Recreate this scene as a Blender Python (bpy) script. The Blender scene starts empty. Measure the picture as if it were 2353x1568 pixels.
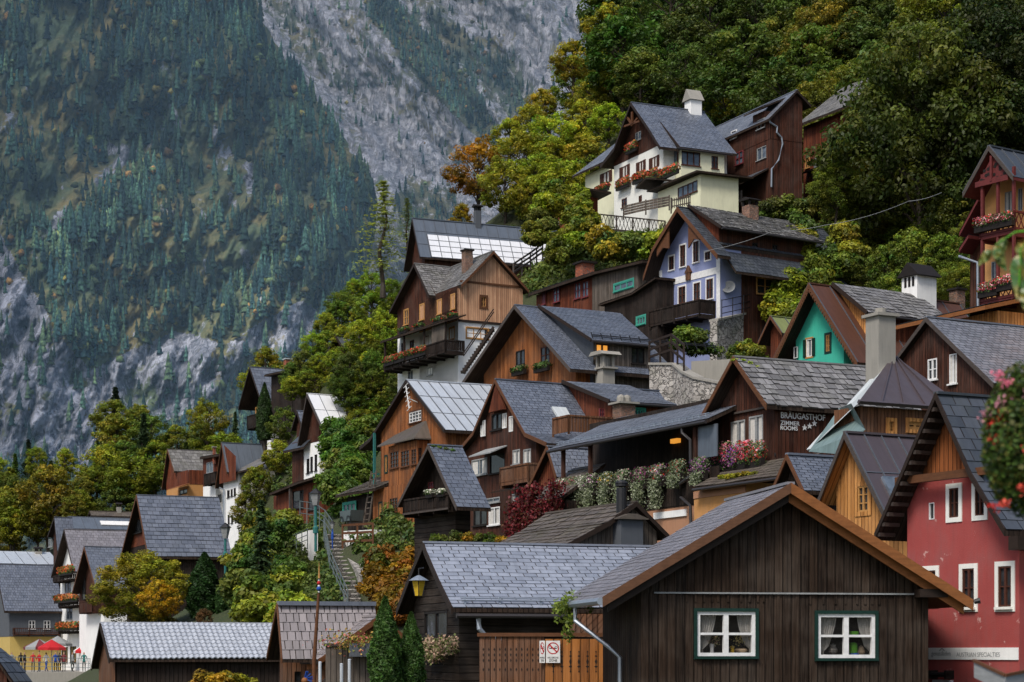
import bpy, bmesh, math, random
import numpy as np
from mathutils import Vector, Matrix, noise
from mathutils.geometry import tessellate_polygon
R = random.Random(11); NR = np.random.default_rng(11)
sc = bpy.context.scene; C = sc.collection
rad = math.radians
# ---- the camera stands at the origin, level, 70 mm, shifted up; a photo pixel plus a distance gives a place ----
F = 4575.3; CX = 1176.5; HV = 1500.
def P(u, v, Y): return Vector(((u-CX)*Y/F, Y, (HV-v)*Y/F))
def ZM(x0, y0, k): return lambda x, y: (x0+k*x, y0+k*y)
zO = ZM(0, 0, 1.); zA = ZM(0, 1012.7, .3542); zB = ZM(506.4, 800.4, .3542); zC = ZM(571.7, 1176, .25)
zD = ZM(816.7, 457.4, .2812); zE = ZM(816.7, 849.4, .2812); zG = ZM(1274, 179.7, .2916); zH = ZM(1176, 457.4, .3054)
zI = ZM(1764, 310.3, .3957); zJ = ZM(1143.4, 800.4, .3054); zK = ZM(1764, 849.4, .4583); zL = ZM(882, 1127, .2812); zM = ZM(1306.7, 1094.4, .302)

# ---------------------------------------------------------------- materials
def NT(name):
    m = bpy.data.materials.new(name); m.use_nodes = True
    return m, m.node_tree, m.node_tree.nodes['Principled BSDF']
def nd(nt, t, **k):
    n = nt.nodes.new('ShaderNode'+t)
    for a, b in k.items():
        if a[0] == '_':
            key = int(a[1:]) if a[1:].isdigit() else a[1:].replace('_', ' ')
            if isinstance(b, bpy.types.NodeSocket): nt.links.new(b, n.inputs[key])
            else: n.inputs[key].default_value = b
        else: setattr(n, a, b)
    return n
def ma(nt, op, a, b=0., c=0., clamp=False):
    n = nd(nt, 'Math', operation=op, use_clamp=clamp)
    for i, x in enumerate((a, b, c)):
        if isinstance(x, bpy.types.NodeSocket): nt.links.new(x, n.inputs[i])
        else: n.inputs[i].default_value = x
    return n.outputs[0]
def c4(c): return (c[0], c[1], c[2], 1.)
def mix(nt, f, a, b, bt='MIX'):
    n = nd(nt, 'Mix', data_type='RGBA', blend_type=bt)
    for i, x in ((0, f), (6, a), (7, b)):
        if isinstance(x, bpy.types.NodeSocket): nt.links.new(x, n.inputs[i])
        else: n.inputs[i].default_value = x if i == 0 else c4(x)
    return n.outputs[2]
def rng(nt, x, a, b, c=0., d=1.):
    return nd(nt, 'MapRange', _0=x, _1=a, _2=b, _3=c, _4=d).outputs[0]
def uvn(nt, sx=1., sy=1.):
    t = nd(nt, 'TexCoord'); mp = nd(nt, 'Mapping', _0=t.outputs['UV'])
    mp.inputs['Scale'].default_value = (sx, sy, 1); return mp.outputs[0]
def noi(nt, vec, s, det=3., ro=.6): return nd(nt, 'TexNoise', _Vector=vec, _Scale=s, _Detail=det, _Roughness=ro).outputs[0]
def bump(nt, h, bs, st=.4, d=.02):
    b = nd(nt, 'Bump', _Strength=st, _Distance=d, _Height=h); nt.links.new(b.outputs[0], bs.inputs['Normal'])
def boards(name, c1, c2, w=.17, horiz=False, rough=.75, gap=.35, wear=(.2, .18, .16), wearf=.35):
    m, nt, b = NT(name); t = nd(nt, 'TexCoord'); s = nd(nt, 'SeparateXYZ', _0=t.outputs['UV'])
    u, v = (s.outputs[1], s.outputs[0]) if horiz else (s.outputs[0], s.outputs[1])
    uu = ma(nt, 'DIVIDE', u, w); fl = ma(nt, 'FLOOR', uu); fr = ma(nt, 'FRACT', uu)
    rn = nd(nt, 'TexWhiteNoise', noise_dimensions='1D', _W=fl)
    g = uvn(nt, 1, 22) if horiz else uvn(nt, 22, 1)
    gr = noi(nt, g, 1.3, 4)
    big = noi(nt, uvn(nt), .7, 3)
    f = ma(nt, 'ADD', ma(nt, 'MULTIPLY', rn.outputs[0], .55), rng(nt, gr, .3, .7, 0, .55), clamp=True)
    col = mix(nt, f, tuple(x*.8 for x in c1), tuple(x*1.25 for x in c2))
    col = mix(nt, rng(nt, noi(nt, uvn(nt, .5, 3) if horiz else uvn(nt, 3, .5), 1.2, 4), .5, .75, 0, .55), col, tuple(x*.7 for x in c1))
    wf = ma(nt, 'MULTIPLY', rng(nt, ma(nt, 'ADD', big, ma(nt, 'MULTIPLY', gr, .5)), .65, 1.05), wearf)
    col = mix(nt, wf, col, wear)
    edge = ma(nt, 'ABSOLUTE', ma(nt, 'SUBTRACT', fr, .5))
    gp = rng(nt, edge, .5-.11, .5-.03, 0., 1.)
    col = mix(nt, ma(nt, 'MULTIPLY', gp, 1-gap), col, (.006, .004, .003))
    nt.links.new(col, b.inputs['Base Color']); b.inputs['Roughness'].default_value = rough; b.inputs['Specular IOR Level'].default_value = .12
    h = ma(nt, 'ADD', ma(nt, 'MULTIPLY', gp, -1.), ma(nt, 'ADD', ma(nt, 'MULTIPLY', gr, .5), ma(nt, 'MULTIPLY', rn.outputs[0], .5)))
    bump(nt, h, b, .7, .02); return m
def plaster(name, c, stain=(.3, .29, .27), sf=.35, rough=.9, chips=None):
    m, nt, b = NT(name); v = uvn(nt)
    n1 = noi(nt, v, 1.2, 5); n2 = noi(nt, uvn(nt, 5, .6), 1.4, 3); n3 = noi(nt, v, 30, 2)
    f = ma(nt, 'MULTIPLY', rng(nt, ma(nt, 'ADD', n1, ma(nt, 'MULTIPLY', n2, .6)), .72, 1.15), sf)
    col = mix(nt, f, c, tuple(c[i]*.25+stain[i]*.75*max(c) for i in range(3)))
    col = mix(nt, rng(nt, n1, .3, .62, .32, 0), col, tuple(x*.5 for x in c)); col = mix(nt, rng(nt, noi(nt, uvn(nt, 7, .5), 1.6, 4), .52, .8, 0, .3), col, tuple(x*.45 for x in c))
    if chips:
        ch = rng(nt, noi(nt, v, 2.2, 6, .7), .635, .66); col = mix(nt, ma(nt, 'MULTIPLY', ch, .55), col, chips)
    nt.links.new(col, b.inputs['Base Color']); b.inputs['Roughness'].default_value = rough
    bump(nt, ma(nt, 'ADD', n3, n1), b, .3, .02); return m
def tilem(name, c1, c2, rough=.45, moss=(.05, .055, .02), mf=.25, spec=.5, streak=.4):
    m, nt, b = NT(name); a = nd(nt, 'Attribute', attribute_name='rnd'); v = uvn(nt)
    n1 = noi(nt, v, .9, 5); n2 = noi(nt, v, 14, 3); n3 = noi(nt, uvn(nt, 6, .7), 1., 3)
    f = ma(nt, 'ADD', ma(nt, 'ADD', ma(nt, 'MULTIPLY', a.outputs['Fac'], .5), .12), ma(nt, 'MULTIPLY', n2, .3), clamp=True)
    col = mix(nt, f, c1, c2)
    col = mix(nt, ma(nt, 'MULTIPLY', rng(nt, n3, .45, .75), streak), col, tuple(x*.5 for x in c1))
    col = mix(nt, ma(nt, 'MULTIPLY', rng(nt, ma(nt, 'ADD', n1, ma(nt, 'MULTIPLY', n2, .3)), .62, .85), mf), col, moss)
    nt.links.new(col, b.inputs['Base Color'])
    nt.links.new(rng(nt, n1, .3, .7, rough-.1, rough+.15), b.inputs['Roughness']); b.inputs['Specular IOR Level'].default_value = spec
    bump(nt, n2, b, .25, .01); return m
def metal(name, c, rough=.4, met=.35, dirt=.35):
    m, nt, b = NT(name); v = uvn(nt); n1 = noi(nt, v, .8, 5); n2 = noi(nt, uvn(nt, 8, .5), 1., 3)
    col = mix(nt, ma(nt, 'MULTIPLY', rng(nt, ma(nt, 'ADD', n1, n2), .85, 1.25), dirt), c, tuple(x*.35 for x in c))
    nt.links.new(col, b.inputs['Base Color']); b.inputs['Metallic'].default_value = met
    nt.links.new(rng(nt, n1, .3, .7, rough-.08, rough+.12), b.inputs['Roughness']); bump(nt, n1, b, .15, .03); return m
def paint(name, c, rough=.6):
    m, nt, b = NT(name); n1 = noi(nt, uvn(nt), 6, 4); n2 = noi(nt, uvn(nt, 1.2, 9), 1.5, 5, .7)
    col = mix(nt, rng(nt, n1, .4, .75, 0, .45), c, tuple(x*.5 for x in c)); col = mix(nt, rng(nt, n2, .42, .7, 0, .55 if sum(c) < 1.5 else .15), col, tuple(x*.4 for x in c))
    nt.links.new(col, b.inputs['Base Color']); b.inputs['Roughness'].default_value = rough; b.inputs['Specular IOR Level'].default_value = .2; return m
def stone(name, c1, c2, sc_=2.6, mortar=(.12, .11, .10)):
    m, nt, b = NT(name); v = uvn(nt, 1, 1.3)
    w = nd(nt, 'VectorMath', operation='ADD', _0=v, _1=nd(nt, 'TexNoise', _Vector=v, _Scale=2.).outputs[1])
    vo = nd(nt, 'TexVoronoi', _Vector=w.outputs[0], _Scale=sc_); ve = nd(nt, 'TexVoronoi', feature='DISTANCE_TO_EDGE', _Vector=w.outputs[0], _Scale=sc_)
    n = noi(nt, v, 9, 4); sp = nd(nt, 'SeparateColor', _0=vo.outputs['Color'])
    col = mix(nt, ma(nt, 'ADD', ma(nt, 'MULTIPLY', sp.outputs[0], .6), ma(nt, 'MULTIPLY', n, .4)), c1, c2)
    e = rng(nt, ve.outputs[0], .02, .1, 1, 0); col = mix(nt, e, col, mortar)
    col = mix(nt, rng(nt, noi(nt, v, .7, 4), .5, .7, 0, .6), col, (.05, .06, .025))
    nt.links.new(col, b.inputs['Base Color']); b.inputs['Roughness'].default_value = .9
    bump(nt, ma(nt, 'ADD', ma(nt, 'MULTIPLY', e, -1.), n), b, .8, .06); return m
def glassm(name, c, rough=.06, em=None):
    m, nt, b = NT(name); n1 = noi(nt, uvn(nt), 1.6, 3)
    nt.links.new(mix(nt, rng(nt, n1, .4, .65), c, tuple(x*2.2+.01 for x in c)), b.inputs['Base Color']); b.inputs['Roughness'].default_value = rough
    bump(nt, noi(nt, uvn(nt), .9, 1), b, .12, .1)
    if em: b.inputs['Emission Color'].default_value = c4(em); b.inputs['Emission Strength'].default_value = 1.
    return m
def leafm(name, trans=.35):
    m, nt, b = NT(name); a = nd(nt, 'Attribute', attribute_name='col'); oi = nd(nt, 'ObjectInfo')
    col = mix(nt, 1., mix(nt, 1., a.outputs['Color'], oi.outputs['Color'], 'MULTIPLY'), (1.35, 1.3, 1.2), 'MULTIPLY')
    nt.links.new(col, b.inputs['Base Color']); b.inputs['Roughness'].default_value = .55; b.inputs['Specular IOR Level'].default_value = .3
    tr = nd(nt, 'BsdfTranslucent', _Color=col); mx = nd(nt, 'MixShader', _0=trans, _1=b.outputs[0], _2=tr.outputs[0])
    nt.links.new(mx.outputs[0], nt.nodes['Material Output'].inputs[0]); return m
M = {}
M['hut'] = boards('weathered_dark_boards', (.006, .0036, .0026), (.034, .0205, .013), .2, wear=(.115, .092, .074), wearf=.55)
M['black'] = boards('black_brown_boards', (.008, .006, .005), (.026, .017, .013), .17, wearf=.12)
M['blackh'] = boards('black_brown_logs', (.008, .006, .005), (.032, .022, .016), .22, True, wearf=.2)
M['dark'] = boards('dark_brown_boards', (.02, .008, .005), (.075, .026, .015), .16, wearf=.15)
M['red'] = boards('red_brown_boards', (.05, .012, .006), (.17, .046, .02), .16, wearf=.12)
M['orange'] = boards('orange_larch_boards', (.12, .035, .012), (.34, .125, .042), .16, gap=.3, wear=(.12, .075, .05), wearf=.7)
M['rusty'] = boards('rusty_brown_boards', (.09, .026, .009), (.30, .10, .032), .15, gap=.25, wear=(.05, .03, .022), wearf=.6)
M['larch'] = boards('pale_larch_boards', (.34, .16, .085), (.58, .34, .20), .15, gap=.45, wear=(.24, .13, .08), wearf=.5)
M['fresh'] = boards('fresh_orange_boards', (.30, .12, .03), (.55, .26, .08), .15, gap=.35, wearf=.2)
M['grey'] = boards('grey_weathered_boards', (.04, .034, .028), (.13, .105, .085), .16, wearf=.4)
M['brown'] = boards('brown_panel_boards', (.07, .03, .016), (.17, .075, .036), .14, wearf=.3)
M['gate'] = boards('orange_gate_boards', (.2, .065, .014), (.36, .14, .035), .22, wearf=.15)
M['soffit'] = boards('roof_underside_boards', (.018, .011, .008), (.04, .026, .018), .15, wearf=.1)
M['barge'] = paint('dark_barge_wood', (.028, .018, .013)); M['bargeg'] = paint('grey_brown_barge_wood', (.075, .06, .052)); M['bargeo'] = paint('orange_beam_wood', (.25, .095, .03)); M['bargeo2'] = paint('brown_beam_wood', (.15, .062, .026))
M['bargew'] = paint('weathered_verge_board', (.13, .062, .033)); M['bargem2'] = paint('dim_rafter_wood', (.05, .038, .032)); M['bargered'] = paint('red_barge_wood', (.13, .028, .027)); M['bargem'] = paint('mid_barge_wood', (.12, .05, .022))
M['white'] = plaster('white_plaster', (.86, .86, .84), sf=.25); M['cream'] = plaster('cream_plaster', (.76, .75, .53), sf=.2); M['whitew'] = plaster('bright_white_plaster', (.8, .8, .74), sf=.25)
M['lilac'] = plaster('lilac_blue_plaster', (.235, .275, .47), sf=.35); M['turq'] = plaster('turquoise_plaster', (.035, .42, .30), sf=.2)
M['pink'] = plaster('red_pink_plaster', (.34, .058, .052), sf=.5, chips=(.62, .42, .38)); M['ochre'] = plaster('ochre_plaster', (.52, .25, .075), sf=.4); M['villa'] = plaster('orange_plaster', (.60, .30, .10), sf=.3); M['salmon'] = plaster('salmon_plaster', (.40, .20, .11), sf=.4)
M['yellow'] = plaster('yellow_plaster', (.5, .36, .10), sf=.3); M['conc'] = plaster('concrete', (.30, .285, .25), sf=.6); M['concd'] = plaster('dark_grey_render', (.075, .085, .10), sf=.4)
M['slate'] = tilem('blue_grey_slate', (.085, .097, .125), (.22, .24, .285), .36, mf=.12, spec=.6); M['slated'] = tilem('dark_slate', (.024, .03, .038), (.085, .095, .115), .4, mf=.2)
M['slatel'] = tilem('light_wet_slate', (.15, .17, .215), (.32, .35, .42), .32, mf=.08, spec=.7); M['slateb'] = tilem('slate_bluish_dark', (.06, .072, .098), (.165, .185, .23), .34, mf=.08, spec=.6)
M['slatem'] = tilem('purple_grey_slate', (.12, .115, .13), (.25, .24, .265), .38, mf=.1, spec=.6)
M['shing'] = tilem('grey_wood_shingles', (.05, .047, .045), (.27, .26, .25), .55, mf=.35, moss=(.045, .05, .016)); M['shingw'] = tilem('weathered_wood_shingles', (.05, .048, .048), (.30, .295, .30), .55, mf=.3)
M['shingp'] = tilem('pinkish_shingles', (.15, .135, .14), (.33, .295, .30), .48, mf=.1); M['shingb'] = tilem('brown_shingles', (.05, .04, .032), (.13, .105, .085), .6, mf=.3)
M['pan'] = tilem('glazed_wavy_tiles', (.30, .32, .36), (.48, .51, .56), .3, mf=.15, spec=.8, streak=.2); M['green'] = tilem('mossy_green_roof', (.12, .15, .05), (.22, .25, .09), .7, mf=.5)
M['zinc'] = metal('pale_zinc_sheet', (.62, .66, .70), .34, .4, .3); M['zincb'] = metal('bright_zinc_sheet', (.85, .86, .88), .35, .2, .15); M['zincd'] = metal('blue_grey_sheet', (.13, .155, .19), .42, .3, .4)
M['brownm'] = metal('brown_sheet', (.095, .075, .082), .36, .3, .3); M['copper'] = metal('green_copper_sheet', (.22, .31, .30), .4, .3, .5); M['rust'] = metal('rusty_brown_sheet', (.12, .05, .03), .5, .3, .4); M['lightm'] = metal('pale_flashing', (.6, .64, .64), .4, .2, .3)
M['seamd'] = metal('dark_roof_seam', (.09, .10, .12), .5, .2, .3); M['pipe'] = metal('zinc_pipe', (.34, .38, .43), .38, .6, .25); M['pipeb'] = metal('brown_pipe', (.04, .035, .035), .45, .3, .2); M['steel'] = metal('painted_rail', (.11, .14, .14), .5, .3, .3); M['iron'] = metal('black_iron', (.02, .02, .022), .5, .4, .2)
M['pw'] = paint('white_paint', (.74, .74, .73)); M['pg'] = paint('dark_green_paint', (.008, .034, .026)); M['pt'] = paint('turquoise_paint', (.06, .34, .26)); M['pb'] = paint('brown_paint', (.085, .032, .02)); M['po'] = paint('honey_wood_paint', (.5, .26, .085)); M['pgr'] = paint('grey_paint', (.3, .31, .31)); M['pd'] = paint('dark_paint', (.018, .014, .012)); M['pr'] = paint('red_paint', (.5, .02, .025)); M['py'] = paint('yellow_paint', (.65, .42, .03)); M['pbl'] = paint('blue_paint', (.02, .08, .36)); M['pred'] = paint('dark_red_paint', (.17, .035, .04)); M['pgn'] = paint('bright_green_paint', (.10, .35, .02)); M['psk'] = paint('skin', (.45, .25, .17)); M['tan'] = paint('tan_cloth', (.3, .22, .14)); M['teal'] = paint('teal_green_paint', (.03, .15, .14))
M['brick'] = stone('chimney_brick', (.16, .07, .045), (.34, .2, .14), 6.); M['brickr'] = stone('red_brick', (.28, .06, .025), (.42, .12, .05), 7.); M['stone'] = stone('rubble_stone', (.22, .2, .18), (.52, .49, .45), 2.2); M['stoned'] = stone('riser_shade_rubble', (.03, .028, .024), (.09, .085, .07), 2.4)
M['glass'] = glassm('dark_window_glass', (.012, .014, .016)); M['glassb'] = glassm('sky_window_glass', (.05, .065, .085)); M['lit'] = glassm('lit_window', (.5, .25, .06), .2, (.75, .3, .04)); M['curt'] = paint('curtain_cloth', (.6, .58, .54), .9)
M['leaf'] = leafm('leaves'); M['bark'] = boards('bark', (.02, .016, .012), (.07, .055, .042), .06)
def clearglass():
    m, nt, b = NT('clear_window_glass'); b.inputs['Base Color'].default_value = (.02, .02, .02, 1); b.inputs['Roughness'].default_value = .04
    t = nd(nt, 'BsdfTransparent'); mx = nd(nt, 'MixShader', _0=.22, _1=t.outputs[0], _2=b.outputs[0]); nt.links.new(mx.outputs[0], nt.nodes['Material Output'].inputs[0]); return m
M['clear'] = clearglass()

def inpoly(u, v, pl):
    r = False; j = len(pl)-1
    for i in range(len(pl)):
        if (pl[i][1] > v) != (pl[j][1] > v) and u < (pl[j][0]-pl[i][0])*(v-pl[i][1])/(pl[j][1]-pl[i][1])+pl[i][0]: r = not r
        j = i
    return r
# ---------------------------------------------------------------- mesh building
class MB:
    def __init__(s): s.v = []; s.f = []; s.m = []; s.r = []
    def face(s, pts, m=0, r=None):
        i = len(s.v); s.v += [tuple(p) for p in pts]; s.f.append(tuple(range(i, i+len(pts)))); s.m.append(m); s.r.append(R.random() if r is None else r)
    def box(s, x0, x1, y0, y1, z0, z1, m=0, T=None):
        q = [Vector((x, y, z)) for z in (z0, z1) for y in (y0, y1) for x in (x0, x1)]
        if T: q = [T @ p for p in q]
        r = R.random()
        for f in ((0, 1, 3, 2), (4, 5, 7, 6), (0, 1, 5, 4), (2, 3, 7, 6), (0, 2, 6, 4), (1, 3, 7, 5)): s.face([q[i] for i in f], m, r)
    def poly(s, pts, m=0, holes=()):
        loops = [[Vector(p) for p in pts]]+[[Vector(p) for p in h] for h in holes]
        flat = [p for l in loops for p in l]
        if len(pts) <= 4 and not holes: s.face(pts, m); return
        r = R.random()
        for t in tessellate_polygon(loops): s.face([flat[i] for i in t], m, r)
    def prism(s, pts, vec, m=0, mc=None):
        vec = Vector(vec); pts = [Vector(p) for p in pts]; q = [p+vec for p in pts]; n = len(pts); mc = m if mc is None else mc
        s.poly(pts, mc); s.poly(q, mc)
        for i in range(n): s.face([pts[i], pts[(i+1) % n], q[(i+1) % n], q[i]], m)
    def bar(s, a, b, w, h, m=0, up=(0, 0, 1)):
        a = Vector(a); b = Vector(b); d = (b-a)
        if d.length < 1e-6: return
        d = d.normalized(); up = Vector(up)
        if abs(d.dot(up)) > .98: up = Vector((0, 1, 0))
        x = d.cross(up).normalized()*w/2; z = x.cross(d).normalized()*h/2
        s.prism([a-x-z, a+x-z, a+x+z, a-x+z], b-a, m)
    def tube(s, pts, r, n=6, m=0):
        pts = [Vector(p) for p in pts]; rr = r if isinstance(r, (list, tuple)) else [r]*len(pts); rings = []
        for i, p in enumerate(pts):
            d = (pts[min(i+1, len(pts)-1)]-pts[max(i-1, 0)]).normalized()
            a = d.cross(Vector((0, 0, 1)) if abs(d.z) < .95 else Vector((1, 0, 0))).normalized(); b = d.cross(a)
            rings.append([p+(a*math.cos(t)+b*math.sin(t))*rr[i] for t in [2*math.pi*k/n for k in range(n)]])
        for i in range(len(rings)-1):
            for k in range(n): s.face([rings[i][k], rings[i][(k+1) % n], rings[i+1][(k+1) % n], rings[i+1][k]], m)
        s.face(rings[0], m); s.face(rings[-1], m)
    def lathe(s, c, prof, n=12, m=0):
        c = Vector(c)
        for (r0, z0), (r1, z1) in zip(prof, prof[1:]):
            for k in range(n):
                a, b = 2*math.pi*k/n, 2*math.pi*(k+1)/n
                s.face([c+Vector((r0*math.cos(a), r0*math.sin(a), z0)), c+Vector((r0*math.cos(b), r0*math.sin(b), z0)), c+Vector((r1*math.cos(b), r1*math.sin(b), z1)), c+Vector((r1*math.cos(a), r1*math.sin(a), z1))], m)
    def mesh(s, name, mats):
        me = bpy.data.meshes.new(name); me.from_pydata(s.v, [], s.f)
        for x in mats: me.materials.append(M[x] if isinstance(x, str) else x)
        n = len(s.f)
        me.polygons.foreach_set('material_index', np.array(s.m, 'i'))
        at = me.attributes.new('rnd', 'FLOAT', 'FACE'); at.data.foreach_set('value', np.array(s.r, 'f'))
        uv = me.uv_layers.new(name='UVMap'); buf = np.zeros((len(me.loops), 2), 'f'); k = 0
        for f in s.f:
            p = [Vector(s.v[i]) for i in f]; nr = Vector((0, 0, 0))
            for i in range(1, len(p)-1): nr += (p[i]-p[0]).cross(p[i+1]-p[0])
            if nr.length > 1e-12: nr.normalize()
            if nr.z < 0: nr = -nr
            if nr.z > .999: t, b = Vector((1, 0, 0)), Vector((0, 1, 0))
            else: t = Vector((-nr.y, nr.x, 0)).normalized(); b = nr.cross(t)
            if abs(t.x) > abs(t.y):
                if t.x < 0: t = -t
            elif t.y < 0: t = -t
            if b.z < 0: b = -b
            for q in p: buf[k] = (q.dot(t), q.dot(b)); k += 1
        uv.data.foreach_set('uv', buf.ravel()); me.validate(); return me
    def build(s, name, mats, parent=None, rel=None):
        mats = [mats] if not isinstance(mats, (list, tuple)) else mats
        o = bpy.data.objects.new(name, s.mesh(name, mats)); C.objects.link(o)
        if parent is not None: o.parent = parent
        if rel is not None: o.matrix_basis = rel
        return o
def tag(o, label=None, cat=None, group=None, kind=None):
    for k, x in (('label', label), ('category', cat), ('group', group), ('kind', kind)):
        if x: o[k] = x
    return o
def empty(name, label, cat, Mx=None, group=None):
    o = bpy.data.objects.new(name, None); C.objects.link(o); o.empty_display_size = .3
    if Mx is not None: o.matrix_basis = Mx
    return tag(o, label, cat, group)

def tiles(mb, A, B, Cc, D, row, col, lift=.02, jit=.15, _z=0, wild=0., m=0):
    A, B, Cc, D = map(Vector, (A, B, Cc, D)); n = (B-A).cross(D-A)
    if n.length < 1e-9: n = (B-A).cross(Cc-A)
    n.normalize(); n = -n if n.z < 0 else n
    H = max((D-A).length, (Cc-B).length); nr = max(1, round(H/row)); W = max((B-A).length, (Cc-D).length)
    for j in range(nr):
        t0 = j/nr; t1 = min((j+1.12)/nr, 1.)
        a, b = A.lerp(D, t0), B.lerp(Cc, t0); c, d = B.lerp(Cc, t1), A.lerp(D, t1)
        w = (b-a).length; nc = max(1, round(w/col)); cuts = [0.]+[min(.999, max(.001, (i+(.5 if j % 2 else 0.)+R.uniform(-jit, jit))/nc)) for i in range(0 if j % 2 else 1, nc)]+[1.]
        cuts.sort(); sag = n*R.uniform(-.3, .3)*lift
        for x0, x1 in zip(cuts, cuts[1:]):
            if x1-x0 < .02/max(w, .1): continue
            e = min(.012, col*.06)/max(w, .1); l0 = lift*R.uniform(.8, 1.3+wild); r = R.random(); dw = wild*R.uniform(-.2, .2)*row
            dv = (a-d).normalized()*dw if (a-d).length > 1e-6 else Vector()
            p0, p1 = a.lerp(b, x0+e)+n*l0+sag+dv, a.lerp(b, x1-e)+n*l0*R.uniform(.85, 1.15)+sag+dv; p2, p3 = d.lerp(c, x1-e)+n*lift*.25, d.lerp(c, x0+e)+n*lift*.25
            mb.face([p0, p1, p2, p3], m, r); mb.face([a.lerp(b, x0+e)+dv, a.lerp(b, x1-e)+dv, p1, p0], m, r*.3)
def seams(mb, A, B, Cc, D, col, cross=0, m=0, ms=1, g=.05):
    A, B, Cc, D = map(Vector, (A, B, Cc, D)); n = (B-A).cross(D-A).normalized(); n = -n if n.z < 0 else n
    W = (B-A).length; k = max(1, round(W/col)); e = n*.012
    for i in range(k):
        q = [A.lerp(B, i/k), A.lerp(B, (i+1)/k), D.lerp(Cc, (i+1)/k), D.lerp(Cc, i/k)]
        for j in range(cross+1):
            t0, t1 = j/(cross+1), (j+1)/(cross+1)
            mb.face([q[0].lerp(q[3], t0)+e, q[1].lerp(q[2], t0)+e, q[1].lerp(q[2], t1)+e, q[0].lerp(q[3], t1)+e], m)
    for i in range(k+1): mb.bar(A.lerp(B, i/k)+n*g*.5, D.lerp(Cc, i/k)+n*g*.5, .035, g, ms, n)
    for j in range(1, cross+1): t = j/(cross+1); mb.bar(A.lerp(D, t)+n*.02, B.lerp(Cc, t)+n*.02, .03, .03, ms, n)
def pantiles(mb, A, B, Cc, D, row, col, amp=.05, m=0):
    A, B, Cc, D = map(Vector, (A, B, Cc, D)); n = (B-A).cross(D-A).normalized(); n = -n if n.z < 0 else n
    nr = round((D-A).length/row); nc = round((B-A).length/col); S = 8
    for j in range(nr):
        t0, t1 = j/nr, min(1, (j+1.1)/nr); a, b = A.lerp(D, t0), B.lerp(Cc, t0); d, c = A.lerp(D, t1), B.lerp(Cc, t1)
        for i in range(nc):
            r = R.random(); pr = []
            for k in range(S+1):
                x = (i+k/S)/nc; h = amp*(.5+.5*math.cos(2*math.pi*k/S)); pr.append((a.lerp(b, x)+n*(h+.045), d.lerp(c, x)+n*(h+.01), a.lerp(b, x)+n*h))
            for p, q in zip(pr, pr[1:]): mb.face([p[0], q[0], q[1], p[1]], m, r); mb.face([p[2], q[2], q[0], p[0]], m, r*.2)
ROOFK = {}
def cover(mb, A, B, Cc, D, kind, m=0, ms=1):
    k = kind[0]
    if k == 'tile': tiles(mb, A, B, Cc, D, kind[1], kind[2], *(kind[3:]), m=m)
    elif k == 'seam': seams(mb, A, B, Cc, D, kind[1], kind[2] if len(kind) > 2 else 0, m, 2)
    elif k == 'pan': pantiles(mb, A, B, Cc, D, kind[1], kind[2], m=m)
    else:
        n = (Vector(B)-Vector(A)).cross(Vector(D)-Vector(A)).normalized(); n = -n if n.z < 0 else n
        mb.face([Vector(p)+n*.012 for p in (A, B, Cc, D)], m)
WS = {}
def ws(n, fr='pw', cas=None, cw=.1, mull=(2, 2), pane='glass', shut=None, curt=0, sill=None, fw=.06, pr=.03): WS[n] = dict(out=n in ('honey', 'honeyd', 'turq', 'attic', 'grn', 'fresh'), fr=fr, cas=cas, cw=cw, mull=mull, pane=pane, shut=shut, curt=curt, sill=sill, fw=fw, pr=pr)
ws('w'); ws('w1', mull=(1, 1)); ws('wd', mull=(2, 1), curt=1); ws('brown', 'pb', mull=(2, 2)); ws('brownw', 'pb', 'pw', .09, (2, 2)); ws('honey', 'po', 'po', .07, (2, 2), fw=.045); ws('honeyd', 'po', 'bargem', .14, (2, 2))
ws('shut', 'pb', None, mull=(2, 1), shut='pb', curt=1); ws('gshut', 'pw', 'po', .07, mull=(1, 1), shut='pg', pane='glassb', curt=1); ws('grey', 'pgr', mull=(2, 1), pane='glassb'); ws('greyc', 'pgr', mull=(2, 1), pane='glassb', curt=1); ws('turq', 'pt', 'pt', .1, (3, 1), 'glassb'); ws('lit', 'pb', mull=(2, 1), pane='lit')
ws('dark', 'pd', mull=(2, 1)); ws('bay', 'bargem', None, mull=(3, 4), pane='glass', fw=.04); ws('fresh', 'po', 'fresh', .12, (2, 3)); ws('hole', 'pd', mull=(1, 1), fw=.03); ws('grn', 'po', 'pg', .1, (2, 3)); ws('pinkw', 'pb', 'whitew', .11, (2, 2)); ws('attic', 'pw', 'bargem', .08, (2, 3), curt=0); ws('hutw', 'pw', 'pg', .07, (2, 2), 'clear', fw=.075, pr=.05); ws('gl3', 'pb', mull=(3, 1), pane='glassb'); ws('red2', 'pred', mull=(2, 2), pane='glassb')

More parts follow.
